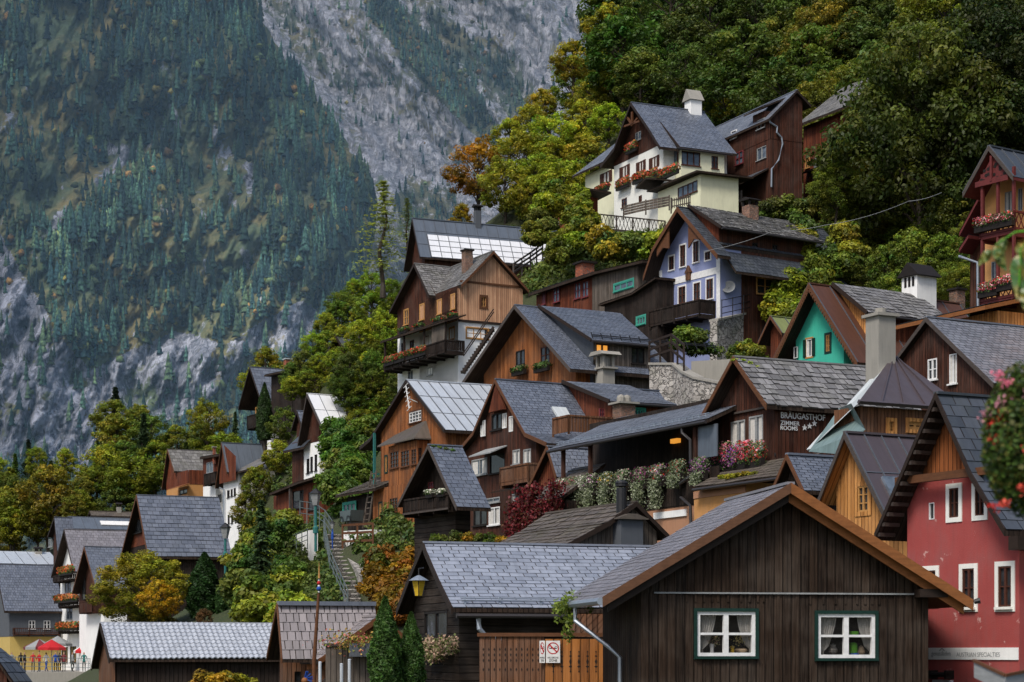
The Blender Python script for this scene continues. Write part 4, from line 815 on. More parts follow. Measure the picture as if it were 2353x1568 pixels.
fence('picket_fence', 'dark picket fence in front of the pale yellow extension', [zG(920, 1035), zG(1160, 985), zG(1475, 975)], 145, 146, .8, 'picket', 'bargeg')
# ---- barn right of the white house
h = House('red_barn', 'red-brown board barn half hidden by trees, right of the white house', zG, (2270, 760), 152, 62)
A = h.g((1893, 382), -.6); B = h.g((2300, 250), -.6); h.quad('roof', [(A[0], -.6, A[1]), (B[0], -.6, A[1]), (B[0], 4, A[1]+3.6), (A[0], 4, A[1]+3.6)], 'shing', T(.3, .3, .02), .14)
h.rt = 0; block(h, h.g((1962, 500))[0], 0, zw(h, 30), A[1]-.05, 5, 'red', [((1975, 632, 2015, 715), 'honey'), ((2045, 630, 2068, 712), 'grey')])
A = h.g((1862, 778), -1.6); B = h.g((2235, 690), -1.6); h.quad('lean_roof', [(A[0], -1.6, A[1]), (B[0], -1.6, A[1]), (B[0], 0, A[1]+.6), (A[0], 0, A[1]+.6)], 'slated', ('plain',), .1)
for p_ in (2040, 2195): x = h.g((p_, 800), -1.4)[0]; h.beam('post', (x, -1.4, A[1]-3.2), (x, -1.4, A[1]), .16, .16, 'barge')
mb = MB(); k = h.rect(('f', -.4), (2050, 770, 2185, 860))
for i in range(9):
    for j in range(6): c_ = Vector((k[0]+(k[2]-k[0])*(i+.5)/9, 0, k[1]+(k[3]-k[1])*(j+.5)/6)); mb.tube([(c_.x, -1.0, c_.z), (c_.x, -.1, c_.z)], .15*R.uniform(.85, 1.1), 6)
h2 = empty('firewood_stack', 'stack of split firewood under the lean-to of the red-brown barn', 'firewood', h.M); mb.build('logs', 'orange', h2)

# ---- metal gable house with bay
h = House('bay_house', 'orange-brown board house with bay window under pale blue sheet-metal roof', zE, (737, 800), 105, 63)
h.roof((415, 90), [(122, 570), (36, 642)], [(730, 497)], (1180, 156), 'zinc', ('seam', .62, 2), ov=.35, th=.12, barge='barge', bw=.14)
xl = h.g((207, 900))[0]
h.body(xl, 0, zw(h, 3.5), 'orange', 7, [((436, 330, 545, 442), dict(WS['attic'], mull=(4, 3))), ((240, 700, 264, 848), 'grn')])
y1b = .0; s2 = h.sub(63, (0, -.7, 0)); s2.rt = 0; xb0, xb1 = s2.g((272, 900))[0], s2.g((447, 900))[0]; zb, zt = s2.g((350, 945))[1], s2.g((350, 615))[1]
block(s2, xb0, xb1+.9, zb, zt, .72, 'orange', [((285, 670, 352, 805), 'bay'), ((372, 662, 440, 792), 'bay'), ((458, 650, 498, 775), dict(WS['bay'], mull=(2, 4)))], [((512, 640, 545, 770), dict(WS['bay'], mull=(1, 4)))])
z9 = zt+.02; x9 = xb1+.9
mb = MB(); mb.prism([(xb0-.9, -1.0, z9), (x9+.3, -1.0, z9), (x9-.4, .1, z9+1.1), (xb0-.6, .1, z9+.75)], (0, 0, .07)); mb.prism([(x9+.3, -1.0, z9), (x9+.3, .1, z9), (x9-.4, .1, z9+1.1)], (0, 0, .07)); h.part(mb, 'bay_roof', 'shingb')
s3 = h.sub(63, (0, -.75, 0)); s3.rt = 0; block(s3, s3.g((142, 1150))[0], x9-.1, zw(h, 3.5), zb-.02, .78, 'orange', [((190, 1080, 222, 1235), 'grn'), ((280, 1050, 345, 1165), 'bay')])
z4 = s3.g((170, 1000))[1]; 
for pz in (142,): x = h.g((pz, 800), -.5)[0]; h.beam('porch_post', (x, -.4, z4), (x, -.4, h.under(x)), .13, .13, 'teal'); h.beam('porch_rail', (x, -.4, z4+1.1), (xl, -.1, z4+1.1), .1, .12, 'teal')
mb = MB(); x = h.g((142, 800), -.5)[0]; mb.box(x, xl, -.45, -.38, z4, z4+1.0); h.part(mb, 'porch_panel', 'bargeg')
mb = MB(); p = h.g((425, 190), -.55); zz = lambda a, b_: (p[0]+a, -.6, p[1]+b_)
mb.bar(zz(-.1, .4), zz(.35, -.9), .05, .05); 
for i in range(6): t = i/5; mb.bar(zz(-.1+.45*t-.28, .4-1.3*t-.1), zz(-.1+.45*t+.28, .4-1.3*t+.1), .03, .03)
mb.bar(zz(.1, -.3), (p[0]+.1, .02, p[1]-.5), .05, .05)
an = mb.build('antenna', 'pw', None); an.matrix_basis = h.M; tag(an, 'white aerial antenna on the gable of the bay-windowed house', 'antenna')
BAY = h
# ---- dark brown slate house
h = House('brown_gable_house', 'tall dark brown gabled house with grey slate roof and many open windows', zE, (1478, 900), 92, 63)
h.roof((1142, 88), [(962, 520), (800, 710)], [(1385, 525), (1562, 604)], (zJ, 1215, 300), 'slateb', T(.2, .3, .016, .15), ov=.3, th=.12, barge='bargem', bw=.14)
xl = h.g((858, 900))[0]
h.body(xl, 0, zw(h, 1.5), 'dark', 9, [((1112, 360, 1196, 492), 'dark'), ((1200, 358, 1236, 480), 'wd'), ((1040, 418, 1073, 548), 'wd'), ((1254, 382, 1288, 508), 'wd'), ((950, 730, 1078, 862), 'greyc'), ((1098, 690, 1220, 845), 'hole'), ((1285, 655, 1345, 775), 'greyc'), ((1372, 650, 1435, 770), 'greyc'), ((965, 1125, 1075, 1275), 'dark'), ((1090, 1125, 1180, 1270), 'wd'), ((965, 1055, 1180, 1095), dict(WS['grey'], mull=(4, 1))), ((853, 1122, 900, 1290), 'greyc'), ((862, 735, 896, 885), 'brown'), ((1280, 1015, 1345, 1090), 'greyc')])
mb = MB(); k = h.rect(('f', 0), (1062, 645, 1240, 700)); mb.prism([(k[0], -.9, k[1]-.05), (k[2], -.9, k[1]-.05), (k[2], 0, k[3]), (k[0], 0, k[3])], (0, 0, .06)); h.part(mb, 'awning', 'pgr')
a0, a1 = h.g((1185, 860), -1.0)[0], h.g((1415, 830), -1.0)[0]; z1, z0 = h.g((1300, 782), -1)[1], h.g((1300, 935), -1)[1]
h.balcony(('f', 0), a0, a1, z0, z1, 1.0, 'brown', 'board')
h.quad('pent_roof', [(a0-.4, -1.3, z0-.25), (a1+.2, -1.3, z0-.25), (a1+.2, 0, z0-.02), (a0-.4, 0, z0-.02)], 'zincd', ('plain',), .06)
mb = MB(); mb.prism([(h.ax-.75, -.28, h.g((1170, 345))[1]), (h.ax+.75, -.28, h.g((1170, 345))[1]), (h.ax, -.28, h.az-.15)], (0, .2, 0)); h.part(mb, 'gable_hood', 'red')
xw, zeA = dormer(h, 3.6, (zJ, 845, 400), (zJ, 1362, 432), 'slate', T(.2, .3, .016, .15), 'red', 'red', rise=.15, zbot=zw(h, 6), rw=[((770, 455, 805, 515, zJ), 'red2'), ((1032, 462, 1100, 530, zJ), 'turq')])
y0, z0, y1, z1, d_ = h.fit(xw+1.25, (868, 425, 1032, 580, zJ)); mb = MB(); mb.box(xw+1.25-d_/2, xw+1.25+d_/2, y0, y1, z0-1.2, z1); o = h.part(mb, 'chimney', 'brick'); mb = MB(); mb.box(xw+1.1-d_/2, xw+1.4+d_/2, y0-.15, y1+.15, z1, z1+.09)
for qy in (.3, .7):
    c_ = y0+(y1-y0)*qy; mb.lathe((xw+1.25, c_, z1+.09), [(.2, 0), (.2, .22), (.16, .32), (.0, .38)], 10)
h.part(mb, 'chimney_cap', 'conc', o)
mb = MB(); r_ = h.rect(('r', xw+.9), (535, 510, 860, 640, zJ)); railing(mb, (xw+.9, r_[0]), (xw+.9, r_[2]), r_[1], r_[3], 'board'); railing(mb, (xw+.9, r_[0]), (xw-.6, r_[0]), r_[1], r_[3], 'board'); h.part(mb, 'terrace_screen', 'brown')
sx = h.ax+(h.prof[-2][0]-h.ax)*.62; sy = h.s((1685, 400), sx)[0]; mb = MB(); mb.bar((sx-.3, sy, h.under(sx-.3)+.25), (sx+.3, sy, h.under(sx+.3)+.25), .75, .1); h.part(mb, 'skylight', 'lightm')
BRG = h
# ---- A-frame shed
h = House('black_gable_shed', 'low black timber house with steep open gable, before the tall brown house', zE, (818, 1390), 88, 60)
h.roof((597, 623), [(350, 1105)], [(828, 1128)], (872, 640), 'slateb', T(.24, .32, .02, .1), ov=.8, th=.12, barge='bargeg', bw=.14)
h.body(h.g((482, 1250))[0], 0, zw(h, 2), [('wall', 'blackh', h.g((640, 1165))[1]), ('gable_boards', 'black', 1e9)], 5, [((600, 920, 640, 1010), 'red2')])
z1, z0 = h.g((620, 1030), -.7)[1], h.g((620, 1160), -.7)[1]; a0, a1 = h.g((395, 1100), -.7)[0], h.g((765, 1100), -.7)[0]
h.balcony(('f', 0), a0, a1, z0, z1, .7, 'black', 'board'); h.beam('beam', (a0, -.74, z0+.03), (a1, -.74, z0+.03), .05, .08, 'bargeg')
ASH = (h, a0, a1, z1)
# ---- grey shed with chimney
h = House('shingle_shed', 'grey board shed with worn shingle roof and dark metal-capped chimney behind the slate hut', zL, (1850, 455), 64, -28)
h.roof((2062, 103), [(1842, 262), (1500, 447)], [(2330, 378)], (1330, 266), 'shingb', T(.28, .35, .03, .2, 0, .3), ov=.25, th=.1, barge='barge', bw=.12)
h.body(h.g((1560, 440))[0], h.prof[-1][0]-.3, zw(h, -1), 'grey', 6)
x0, x1 = h.g((1938, 400), -.5)[0], h.g((2118, 400), -.5)[0]; z1 = h.g((2020, 238), -.5)[1]; mb = MB(); mb.box(x0, x1, -.5, .35, z1-3, z1); o = h.part(mb, 'chimney', 'concd')
mb = MB(); xm = (x0+x1)/2; mb.prism([(x0-.13, -.63, z1), (x1+.13, -.63, z1), (x1+.13, .48, z1), (x0-.13, .48, z1)], (0, 0, .05)); mb.prism([(x0-.1, -.6, z1+.05), (x1+.1, -.6, z1+.05), (xm+.15, -.6, z1+.18), (xm-.15, -.6, z1+.18)], (0, 1, 0)); h.part(mb, 'chimney_cap', 'shingb', o)
zt = h.g((1980, -55), 0)[1]; mb = MB(); mb.lathe((xm-.12, -.05, z1+.1), [(.17, 0), (.17, zt-z1-.25)], 12); mb.lathe((xm-.12, -.05, zt-.12), [(.17, 0), (.2, .02), (.2, .1), (.17, .14)], 12); mb.lathe((xm-.12, -.05, zt), [(.22, 0), (.16, .07), (0, .1)], 12); h.part(mb, 'flue_pipe', 'iron', o)
# ---- red gable annex
h = House('red_gable_annex', 'small red-brown pointed gable between the tall brown house and the flower gallery', zJ, (440, 1100), 85, 60)
h.roof((373, 743), [(232, 1042)], [(443, 972)], (760, 800), 'slate', T(.2, .3, .02), ov=.3, th=.1, barge='bargem', bw=.16)
h.body(h.prof[0][0]+.3, h.prof[-1][0]-.2, zw(h, 1.5), 'red', 4)
h = House('creeper_lean_to', 'low lean-to with worn plank roof overgrown by red creeper', zJ, (470, 1300), 80, 63)
A = h.g((165, 1180), -.3); B = h.g((470, 1130), -.3); h.quad('roof', [(A[0], -.3, A[1]), (B[0], -.3, A[1]), (B[0], 1.8, A[1]+1.5), (A[0]+.8, 1.8, A[1]+1.5)], 'shingb', T(.3, .4, .03), .1)
h.rt = 0; block(h, A[0]+.2, B[0], zw(h, 1), A[1]-.05, 1.8, 'black'); CRP = h
# ---- shingled market hut
h = House('shingle_hut', 'brown timber hut with pinkish-grey shingle roof behind the painted maypole', zC, (310, 1400), 58, 73)
h.roof((265, 858), [(172, 1340)], [(308, 1362)], (1160, 888), 'shingp', T(.27, .2, .022, .15), ov=.3, th=.08, barge='bargem', bw=.1)
rx, rz = h.ax, h.az; h.beam('ridge_cap', (rx, -.3, rz+.05), (rx, h.y1, rz+.05), .32, .12, 'slateb')
h.body(h.prof[0][0]+.35, 0, zw(h, -2.6), 'brown', h.y1, (), [((420, 1470, 480, 1568), 'hole')])
p = House('', '', zC, (930, 1450), 56.5, -22, parent=h)
p.roof((1190, 975), [(640, 1372)], [(1500, 1200)], 1.6, 'shingp', T(.24, .2, .022, .15), ov=.3, th=.1, barge='bargeo2', bw=.12)
p.body(p.g((672, 1450))[0], p.g((1200, 1450))[0], zw(p, -2.6), [('wall', 'brown', p.g((800, 1450))[1]), ('gable_boards', 'orange', 1e9)], 1.4)
a_, b_ = p.g((680, 1568)), p.g((830, 1470)); p.beam('brace', (a_[0], -.05, a_[1]), (b_[0], -.05, b_[1]), .06, .12, 'bargeg')
# ---- wavy tile barn
h = House('tiled_boathouse', 'long dark boathouse with shiny pale wavy-tiled roof, lower left', zA, (735, 1560), 78, 72)
h.roof((652, 1190), [(596, 1470)], [(712, 1424)], (1850, 1222), 'pan', ('pan', .34, .215), ov=.3, th=.08, barge='barge', bw=.14)
h.body(h.prof[0][0]+.3, h.prof[-1][0]-.3, zw(h, -2.6), 'black', h.y1-.2)
h.panel('gable_boards', ('f', -.06), [(h.xl+.1, zw(h, -2.5)), (h.xr, zw(h, -2.5)), (h.xr, h.under(h.xr)), (h.ax, h.under(h.ax)-.1), (h.xl+.1, h.under(h.xl))], 'brown')
# ---- big slate roof house
h = House('big_roof_house', 'house almost all steep ribbed slate roof with red-brown open gable, left of centre', zA, (960, 860), 150, 68)
h.roof((886, 356), [(765, 824)], [(962, 752)], (1420, 384), 'slateb', T(.42, .5, .05, .1), ov=.6, th=.16, barge='bargem', bw=.2)
h.body(h.prof[0][0]+.6, h.prof[-1][0]-.4, zw(h, -1), [('wall', 'black', h.g((880, 690))[1]), ('gable_boards', 'red', 1e9)], h.y1-.4, [((862, 518, 925, 602), 'hole')])
# ---- white wall houses
h = House('white_wall_house', 'white-walled house with small windows and dark blue sheet-metal roof, left of the stairs', zA, (1545, 690), 188, 64)
h.roof((1437, 16), [(1398, 302)], [(1472, 207)], (zB, 372, 645), 'zincd', ('seam', 1.3), ov=.6, th=.14, barge='bargem', bw=.2)
h.body(h.prof[0][0]+.6, 0, zw(h, 3), 'white', 8, [((1474, 322, 1490, 370), 'dark'), ((1497, 315, 1510, 362), 'dark'), ((1517, 308, 1530, 358), 'dark'), ((1478, 482, 1490, 540), 'dark'), ((1500, 480, 1512, 536), 'dark'), ((1420, 350, 1440, 400), 'dark')])
h.panel('gable_boards', ('f', -.4), [(h.prof[0][0]+.6, h.g((1440, 285))[1]), (h.g((1530, 260), -.4)[0], h.g((1440, 285))[1]), (h.g((1530, 260), -.4)[0], h.under(-2.4)), (h.ax, h.under(h.ax)), (h.prof[0][0]+.6, h.under(h.prof[0][0]+.6))], 'red')
h.pipe('downpipe', [(h.g(p_, -.2)[0], -.2, h.g(p_, -.2)[1]) for p_ in ((1415, 300), (1452, 320), (1448, 700))], .09, 'pipe')
e = h.sub(64, (0, .3, 0)); e.rt = .1; A = e.g((1540, 215)); B = e.g((1668, 212)); zr_ = e.g((1545, 130), 4)[1]
block(e, .0, B[0]+1, zw(h, 3), A[1]-.1, 5, 'conc', [((1562, 225, 1580, 300), 'grey'), ((1600, 240, 1625, 290), 'grey')]); e.quad('annex_roof', [(A[0]-.4, -.5, A[1]), (B[0]+1.4, -.5, A[1]), (B[0]+1.4, 4, zr_), (A[0]-.4, 4, zr_)], 'shing', T(.5, .5, .03))
h = House('narrow_dark_house', 'narrow dark timber house with upper balcony left of the blue sheet-metal roof', zA, (1400, 290), 195, 62)
h.prof = [h.g((1295, 108), -.4), h.g((1420, 88), -.4)]; h.slab(h.prof, -.4, 4, 'slated', ('plain',), .2); h.body(h.g((1318, 200))[0], 0, zw(h, 6), [('wall', 'white', h.g((1360, 290))[1]), ('upper_boards', 'red', 1e9)], 4, [((1340, 140, 1385, 210), 'grey')])
h.balcony(('f', 0), h.g((1325, 250), -.8)[0], h.g((1400, 250), -.8)[0], h.g((1360, 280), -.8)[1], h.g((1360, 210), -.8)[1], .8, 'black', 'board'); h.chim(0, (1378, 45, 1402, 85), .8, 'brickr')
h = House('awning_house', 'low house with grey roof and small orange awning among yellow-green trees', zA, (1225, 380), 205, 64)
h.roof((1086, 58), [(1050, 312)], [(1130, 200)], (1400, 68), 'shing', T(.5, .5, .03), ov=.4, th=.14, barge='bargem'); h.body(h.prof[0][0]+.4, h.g((1225, 340))[0], zw(h, 5), [('wall', 'ochre', h.g((1160, 300))[1]), ('gable_boards', 'red', 1e9)], 6, [((1165, 318, 1215, 345), 'dark')])
mb = MB(); k = h.rect(('f', -.3), (1140, 288, 1224, 312)); mb.prism([(k[0], -1.2, k[1]), (k[2], -1.2, k[1]), (k[2], -.1, k[3]), (k[0], -.1, k[3])], (0, 0, .05)); h.part(mb, 'awning', 'bargeo')
# ---- white gable house with bright roof
h = House('bright_roof_house', 'white and dark board house under glaring white sheet-metal roof, amid greenery', zB, (642, 860), 150, 60)
h.roof((562, 298), [(503, 622)], [(657, 505)], (1000, 330), 'zincb', ('seam', .95, 1), ov=.7, th=.14, barge='bargeg', bw=.2)
zt = h.g((600, 612))[1]
h.body(h.g((470, 760))[0], 0, zw(h, 8), [('wall', 'white', zt), ('gable_boards', 'dark', 1e9)], 8, [((560, 718, 578, 812), 'dark'), ((584, 705, 600, 800), 'dark'), ((612, 690, 628, 795), 'dark')])
k = h.g((543, 700))[0]; h.panel('side_boards', ('f', -.05), [(h.xl, zw(h, 8)), (k, zw(h, 8)), (k, zt+.3), (h.xl, zt+.3)], 'dark')
A = h.g((405, 672), -.6); B = h.g((540, 590), -.6); h.quad('lower_roof', [(A[0], -.6, A[1]), (B[0], -.6, A[1]), (B[0], 1, A[1]+1.6), (A[0]+.5, 1, A[1]+1.6)], 'slated', ('plain',), .14)
h = House('small_dormer_house', 'small dark slate-roofed dormer left of the glaring white roof', zB, (530, 640), 156, 60); h.roof((497, 408), [(462, 525)], [(530, 515)], 5, 'slateb', T(.4, .5, .03), ov=.3); h.body(h.prof[0][0]+.3, h.prof[-1][0]-.2, zw(h, 9), 'dark', 4)
h = House('porch_hut', 'brown timber porch hut with sloping dark roof above the railing path', zB, (660, 1090), 143, 60)
pr = [h.g(p_, -.6) for p_ in ((318, 942), (500, 868), (655, 820))]; h.slab(pr, -.6, 3, 'slated', ('plain',), .16); h.prof = pr; h.rt = .16; h.body(h.g((345, 1000))[0], 0, zw(h, 5), 'red', 3, [((470, 925, 540, 1040), 'hole'), ((570, 930, 640, 1050), 'hole')])
h.beam('post', (h.g((455, 950), -.4)[0], -.4, -3), (h.g((455, 950), -.4)[0], -.4, h.under(h.g((455, 950), -.4)[0])), .2, .2, 'bargeg')
# ---- dark house further back
h = House('far_dark_house', 'dark house with plain grey roof and brick chimney at the foot of the rock face', zB, (335, 620), 190, 62)
h.roof((190, 124), [(118, 388)], [(268, 352)], (560, 142), 'slateb', T(.4, .6, .02), ov=1.4, th=.18, barge='barge', bw=.2)
h.body(h.prof[0][0]+2, h.prof[-1][0]+1.2, zw(h, 14), 'black', 8, [((235, 380, 258, 435), 'honey')])
h.balcony(('f', 0), h.g((175, 470), -1)[0], h.g((285, 470), -1)[0], h.g((215, 515), -1)[1], h.g((215, 430), -1)[1], 1, 'black', 'board'); h.chim(h.ax, (407, 75, 468, 128), 1.2, 'brickr', 'flat', 'lightm')
e = h.sub(62, (0, -.5, 0)); e.rt = .1; x0 = e.g((330, 300))[0]; x1 = e.g((522, 250))[0]; block(e, x0, x1, zw(h, 16), e.g((340, 185))[1], 4, 'black', zt2=e.g((520, 150))[1]); e.slab([(x0-.3, e.prof[0][1]+.1), (x1+.3, e.prof[1][1]+.1)], -.6, 4, 'slated', ('plain',), .14)
e = h.sub(62, (0, -.5, 0)); x0 = e.g((305, 560))[0]; x1 = e.g((380, 560))[0]; e.rt = 0; block(e, x0, x1, zw(h, 10), e.g((340, 480))[1], 2, 'white', [((318, 525, 332, 565), 'dark')])
h = House('balcony_annex', 'dark timber house with a red-flowered balcony right of the brick chimney', zB, (680, 290), 186, 62)
pr = [h.g(p_, -.5) for p_ in ((488, 188), (560, 125), (690, 78))]; h.slab(pr, -.5, 4, 'slated', ('plain',), .2); h.prof = pr; h.body(h.g((520, 240))[0], 0, zw(h, 13), 'dark', 4, [((612, 130, 660, 182), 'grey'), ((600, 260, 645, 290), 'grey')])
h.balcony(('f', 0), h.g((555, 220), -.8)[0], h.g((668, 220), -.8)[0], h.g((610, 235), -.8)[1], h.g((610, 180), -.8)[1], .8, 'black', 'board')
h = House('hidden_roof_house', 'small dark pointed roof peeping from the bushes left of the gallery house', zO, (800, 800), 165, 62); h.roof((770, 770), None, [(790, 800)], (822, 774), 'slated', ('plain',), ov=.5); h.body(h.prof[0][0]+.3, h.prof[-1][0]-.3, h.az-1.6, 'dark', 3)
# ---- shed with ladder
h = House('open_shed', 'open timber shed cluttered with tools beside the stone steps', zE, (135, 1330), 112, 62)
A = h.g((-165, 1015), -.6); B = h.g((140, 975), -.6); zq = h.g((0, 1005), -.6)[1]; h.quad('roof', [(A[0], -.6, zq), (B[0]+.4, -.6, zq), (B[0]+.4, 2.5, zq+1.3), (A[0], 2.5, zq+1.3)], 'shingb', T(.3, .4, .03, .2, 0, .4), .1)
h.rt = 0; block(h, A[0]+.4, 0, zw(h, 3), zq-.1, 2.5, 'black', [((-90, 1080, 20, 1200), 'turq')]); SHED = h
# ---- lower left houses
h = House('flower_balcony_house', 'white house with three orange flower balconies and grey slate gable roof', zA, (580, 1500), 190, 64)
h.roof((416, 578), [(333, 880)], [(477, 850)], (840, 604), 'slatem', T(.35, .45, .02), ov=.8, th=.16, barge='barge', bw=.22)
h.body(h.g((392, 1000))[0], 0, zw(h, -3), 'white', 9, [((420, 900, 460, 990), 'grey'), ((430, 1075, 470, 1160), 'grey'), ((400, 1340, 440, 1440), 'dark'), ((455, 1335, 495, 1440), 'dark')])
for i, (pz, pt) in enumerate(((905, 840), (1078, 1000), (1245, 1170))):
    h.balcony(('f', 0), h.g((380 if i else 345, pz), -1)[0], h.g((500 if i else 460, pz), -1)[0], h.g((440, pz), -1)[1], h.g((440, pt+25), -1)[1], 1.0, 'black', 'board')
FLB = h
h = House('narrow_gable_house', 'narrow dark gabled house with slate roof beside the autumn tree', zA, (622, 1450), 180, 64)
h.roof((547, 690), [(470, 985)], [(622, 960)], (880, 712), 'slateb', T(.35, .45, .02), ov=.8, th=.16, barge='bargem', bw=.2)
h.body(h.g((515, 1100))[0], h.prof[-1][0]-.3, zw(h, -3), [('wall', 'white', h.g((560, 1118))[1]), ('upper_boards', 'dark', 1e9)], 7, [((540, 840, 560, 1030), 'hole')])
h.balcony(('f', 0), h.g((515, 1100), -.8)[0], h.g((600, 1100), -.8)[0], h.g((555, 1115), -.8)[1], h.g((555, 1040), -.8)[1], .8, 'dark', 'board')
h = House('grey_slate_house', 'house with broad dark slate roof, shingled grey wall and ochre ground floor, left edge', zA, (105, 1400), 195, 66)
h.roof((-30, 806), [(-110, 1130)], [(30, 1107)], (352, 800), 'slateb', T(.4, .3, .03, .2), ov=.6, th=.18, barge='barge')
zt = h.s((240, 1272), h.prof[-1][0]-.5)[1]; h.body(h.prof[0][0]+.5, h.prof[-1][0]-.5, zw(h, -3), [('wall', 'yellow', zt), ('upper_shingles', 'concd', 1e9)], h.y1-.3, [], [((186, 1168, 228, 1222), 'w'), ((283, 1168, 326, 1222), 'w')])
h.balcony(('r', h.xr), .3, 4.8, h.s((50, 1260), h.xr+.8)[1], h.s((50, 1215), h.xr+.8)[1], .8, 'dark', 'slat')
h = House('blue_roof_house', 'low house with pale blue sheet-metal roof and white chimney at left edge', zA, (100, 850), 205, 66)
h.roof((-60, 720), None, [(0, 800)], (325, 722), 'zinc', ('seam', 1.2), ov=.4); h.body(h.prof[0][0]+.3, h.prof[-1][0]-.3, zw(h, 2), 'white', 14); h.chim(h.ax+.6, (218, 720, 278, 795), 1.1, 'conc', 'table', 'pd')
h = House('steel_roof_house', 'blue steel-roofed house with two skylights behind the slate gables', zA, (500, 640), 215, 66)
h.roof((440, 495), None, [(470, 572)], (850, 505), 'zincd', ('seam', 1.4), ov=.4); h.body(h.prof[0][0]+.3, h.prof[-1][0]-.3, zw(h, 1), 'dark', 14)
for p_ in ((700, 540), (795, 578)): sx = h.ax+(h.prof[-1][0]-h.ax)*.55; sy = h.s(p_, sx)[0]; mb = MB(); mb.bar((sx-.4, sy, h.under(sx-.4)+.25), (sx+.4, sy, h.under(sx+.4)+.25), 1.6, .1); h.part(mb, 'skylight', 'pw')
h = House('grey_hip_house', 'small grey slate gable left of the blue steel roof', zA, (350, 700), 208, 64); h.roof((352, 498), [(310, 620)], [(372, 720)], (470, 508), 'slateb', T(.4, .45, .02), ov=.5); h.body(h.prof[0][0]+.4, h.prof[-1][0]-.3, zw(h, -2), 'dark', 5, [((322, 640, 345, 690), 'grey')])
h = House('flat_ridge_house', 'brown low-pitched roof with small chimney behind the blue steel roof', zA, (700, 560), 222, 66); h.roof((580, 458), None, [(592, 488)], (880, 478), 'shingb', T(.4, .5, .02), ov=.4); h.body(h.prof[0][0]+.3, h.prof[-1][0]-.3, zw(h, 3), 'dark', 14); h.chim(h.ax, (752, 432, 790, 500), 1.1, 'conc', 'table', 'pd')
h = House('dark_corner_roof', 'corner of a dark roof at the bottom left', zA, (20, 1560), 60, 20, 'roof'); h.prof = [h.g((-120, 1350), -.2), h.g((0, 1450), -.2), h.g((85, 1575), -.2)]; h.slab(h.prof, -.2, .8, 'slated', T(.3, .3, .02), .1); h.body(h.prof[0][0]+.1, h.prof[1][0]+.1, -2.5, 'dark', .6)
# ---------------------------------------------------------------- ground
CP = []
for s_ in BASES:
    for x in (s_.xl, s_.xr):
        for y, dz in ((0, .2), (s_.L, .8)): p = s_.w((x, y, s_.zb)); CP.append((p.x, p.y, p.z+dz))
for u, v, Y in ((1370, 585, 138), (1300, 560, 138), (1430, 600, 128), (1300, 610, 126), (1230, 640, 126), (1500, 520, 140), (1240, 560, 140), (745, 1272, 111), (790, 1420, 97), (770, 1340, 104), (640, 1265, 122), (560, 1300, 135), (700, 1360, 103), (600, 1420, 103), (1610, 860, 104), (1580, 880, 102), (860, 1245, 103), (900, 1390, 84), (1720, 790, 113), (1800, 760, 108),
                (1960, 560, 130), (2100, 655, 112), (2220, 600, 100), (2300, 100, 150), (2000, 100, 180), (1700, 100, 205), (1500, 160, 205), (1300, 300, 200), (1150, 470, 185), (1240, 430, 178), (1900, 430, 158), (1450, -150, 260), (1900, -150, 240), (2353, -150, 210), (2600, 0, 150), (2600, 500, 110),
                (560, 1010, 215), (470, 1080, 250), (200, 1220, 250), (0, 1300, 255), (-200, 1350, 255), (420, 1180, 225), (760, 860, 172), (840, 700, 178), (900, 640, 180), (700, 960, 165), (800, 960, 158), (800, 1080, 140), (60, 1545, 220), (300, 1545, 150), (450, 1380, 125), (520, 1330, 125), (350, 1450, 118), (150, 1560, 165), (-100, 1560, 200), (720, 1200, 125), (900, 900, 145), (960, 870, 138)):
    p = P(u, v, Y); CP.append(tuple(p))
for x in (-60, -30, -10, 10, 30): CP.append((x, 35, -2.6)); CP.append((x, 60, -2.4))
for x in (-130, -100, -70, -45): CP += [(x, y, -3.) for y in (60, 90, 120, 150, 180, 210)]
CP += [(-25, y, -2.6) for y in (70, 85, 100)]+[(90, 60, 22), (90, 100, 50), (110, 160, 85), (90, 230, 100), (-60, 320, 5), (-140, 320, -3), (0, 320, 40), (14, 320, 60), (45, 320, 110), (0, 260, 48), (-30, 270, 25), (-70, 290, 5)]
CP += [(x, y, -9.) for x, y in ((-34, 95), (-40, 110), (-48, 130), (-36, 130), (-40, 150), (-52, 150), (-42, 168), (-56, 168), (-34, 170))]
CPA = np.array(CP)
_r = np.sqrt(((CPA[:, None, :2]-CPA[None, :, :2])**2).sum(-1)); _n = len(CPA); _A = np.zeros((_n+3, _n+3)); _A[:_n, :_n] = -_r+np.eye(_n)*3.; _Q = np.c_[np.ones(_n), CPA[:, :2]]; _A[:_n, _n:] = _Q; _A[_n:, :_n] = _Q.T
_W = np.linalg.solve(_A, np.r_[CPA[:, 2], 0, 0, 0])
def ground_z(x, y):      # smooth surface through the footings of the houses
    x = np.asarray(x, float); y = np.asarray(y, float); s_ = x.shape; x = x.ravel(); y = y.ravel(); out = np.zeros(len(x))
    for i in range(0, len(x), 4000):
        a, b = x[i:i+4000], y[i:i+4000]; r = np.sqrt((a[:, None]-CPA[:, 0])**2+(b[:, None]-CPA[:, 1])**2); out[i:i+4000] = -(r @ _W[:_n])+_W[_n]+_W[_n+1]*a+_W[_n+2]*b
    return out.reshape(s_)
def gridmesh(name, X, Y, Z, mat, attrs=()):
    ny, nx = X.shape; me = bpy.data.meshes.new(name); v = np.stack([X, Y, Z], -1).reshape(-1, 3).astype('f')
    i = np.arange(ny*nx).reshape(ny, nx); f = np.stack([i[:-1, :-1], i[:-1, 1:], i[1:, 1:], i[1:, :-1]], -1).reshape(-1, 4)
    return rawmesh(me, v, f, mat, attrs)
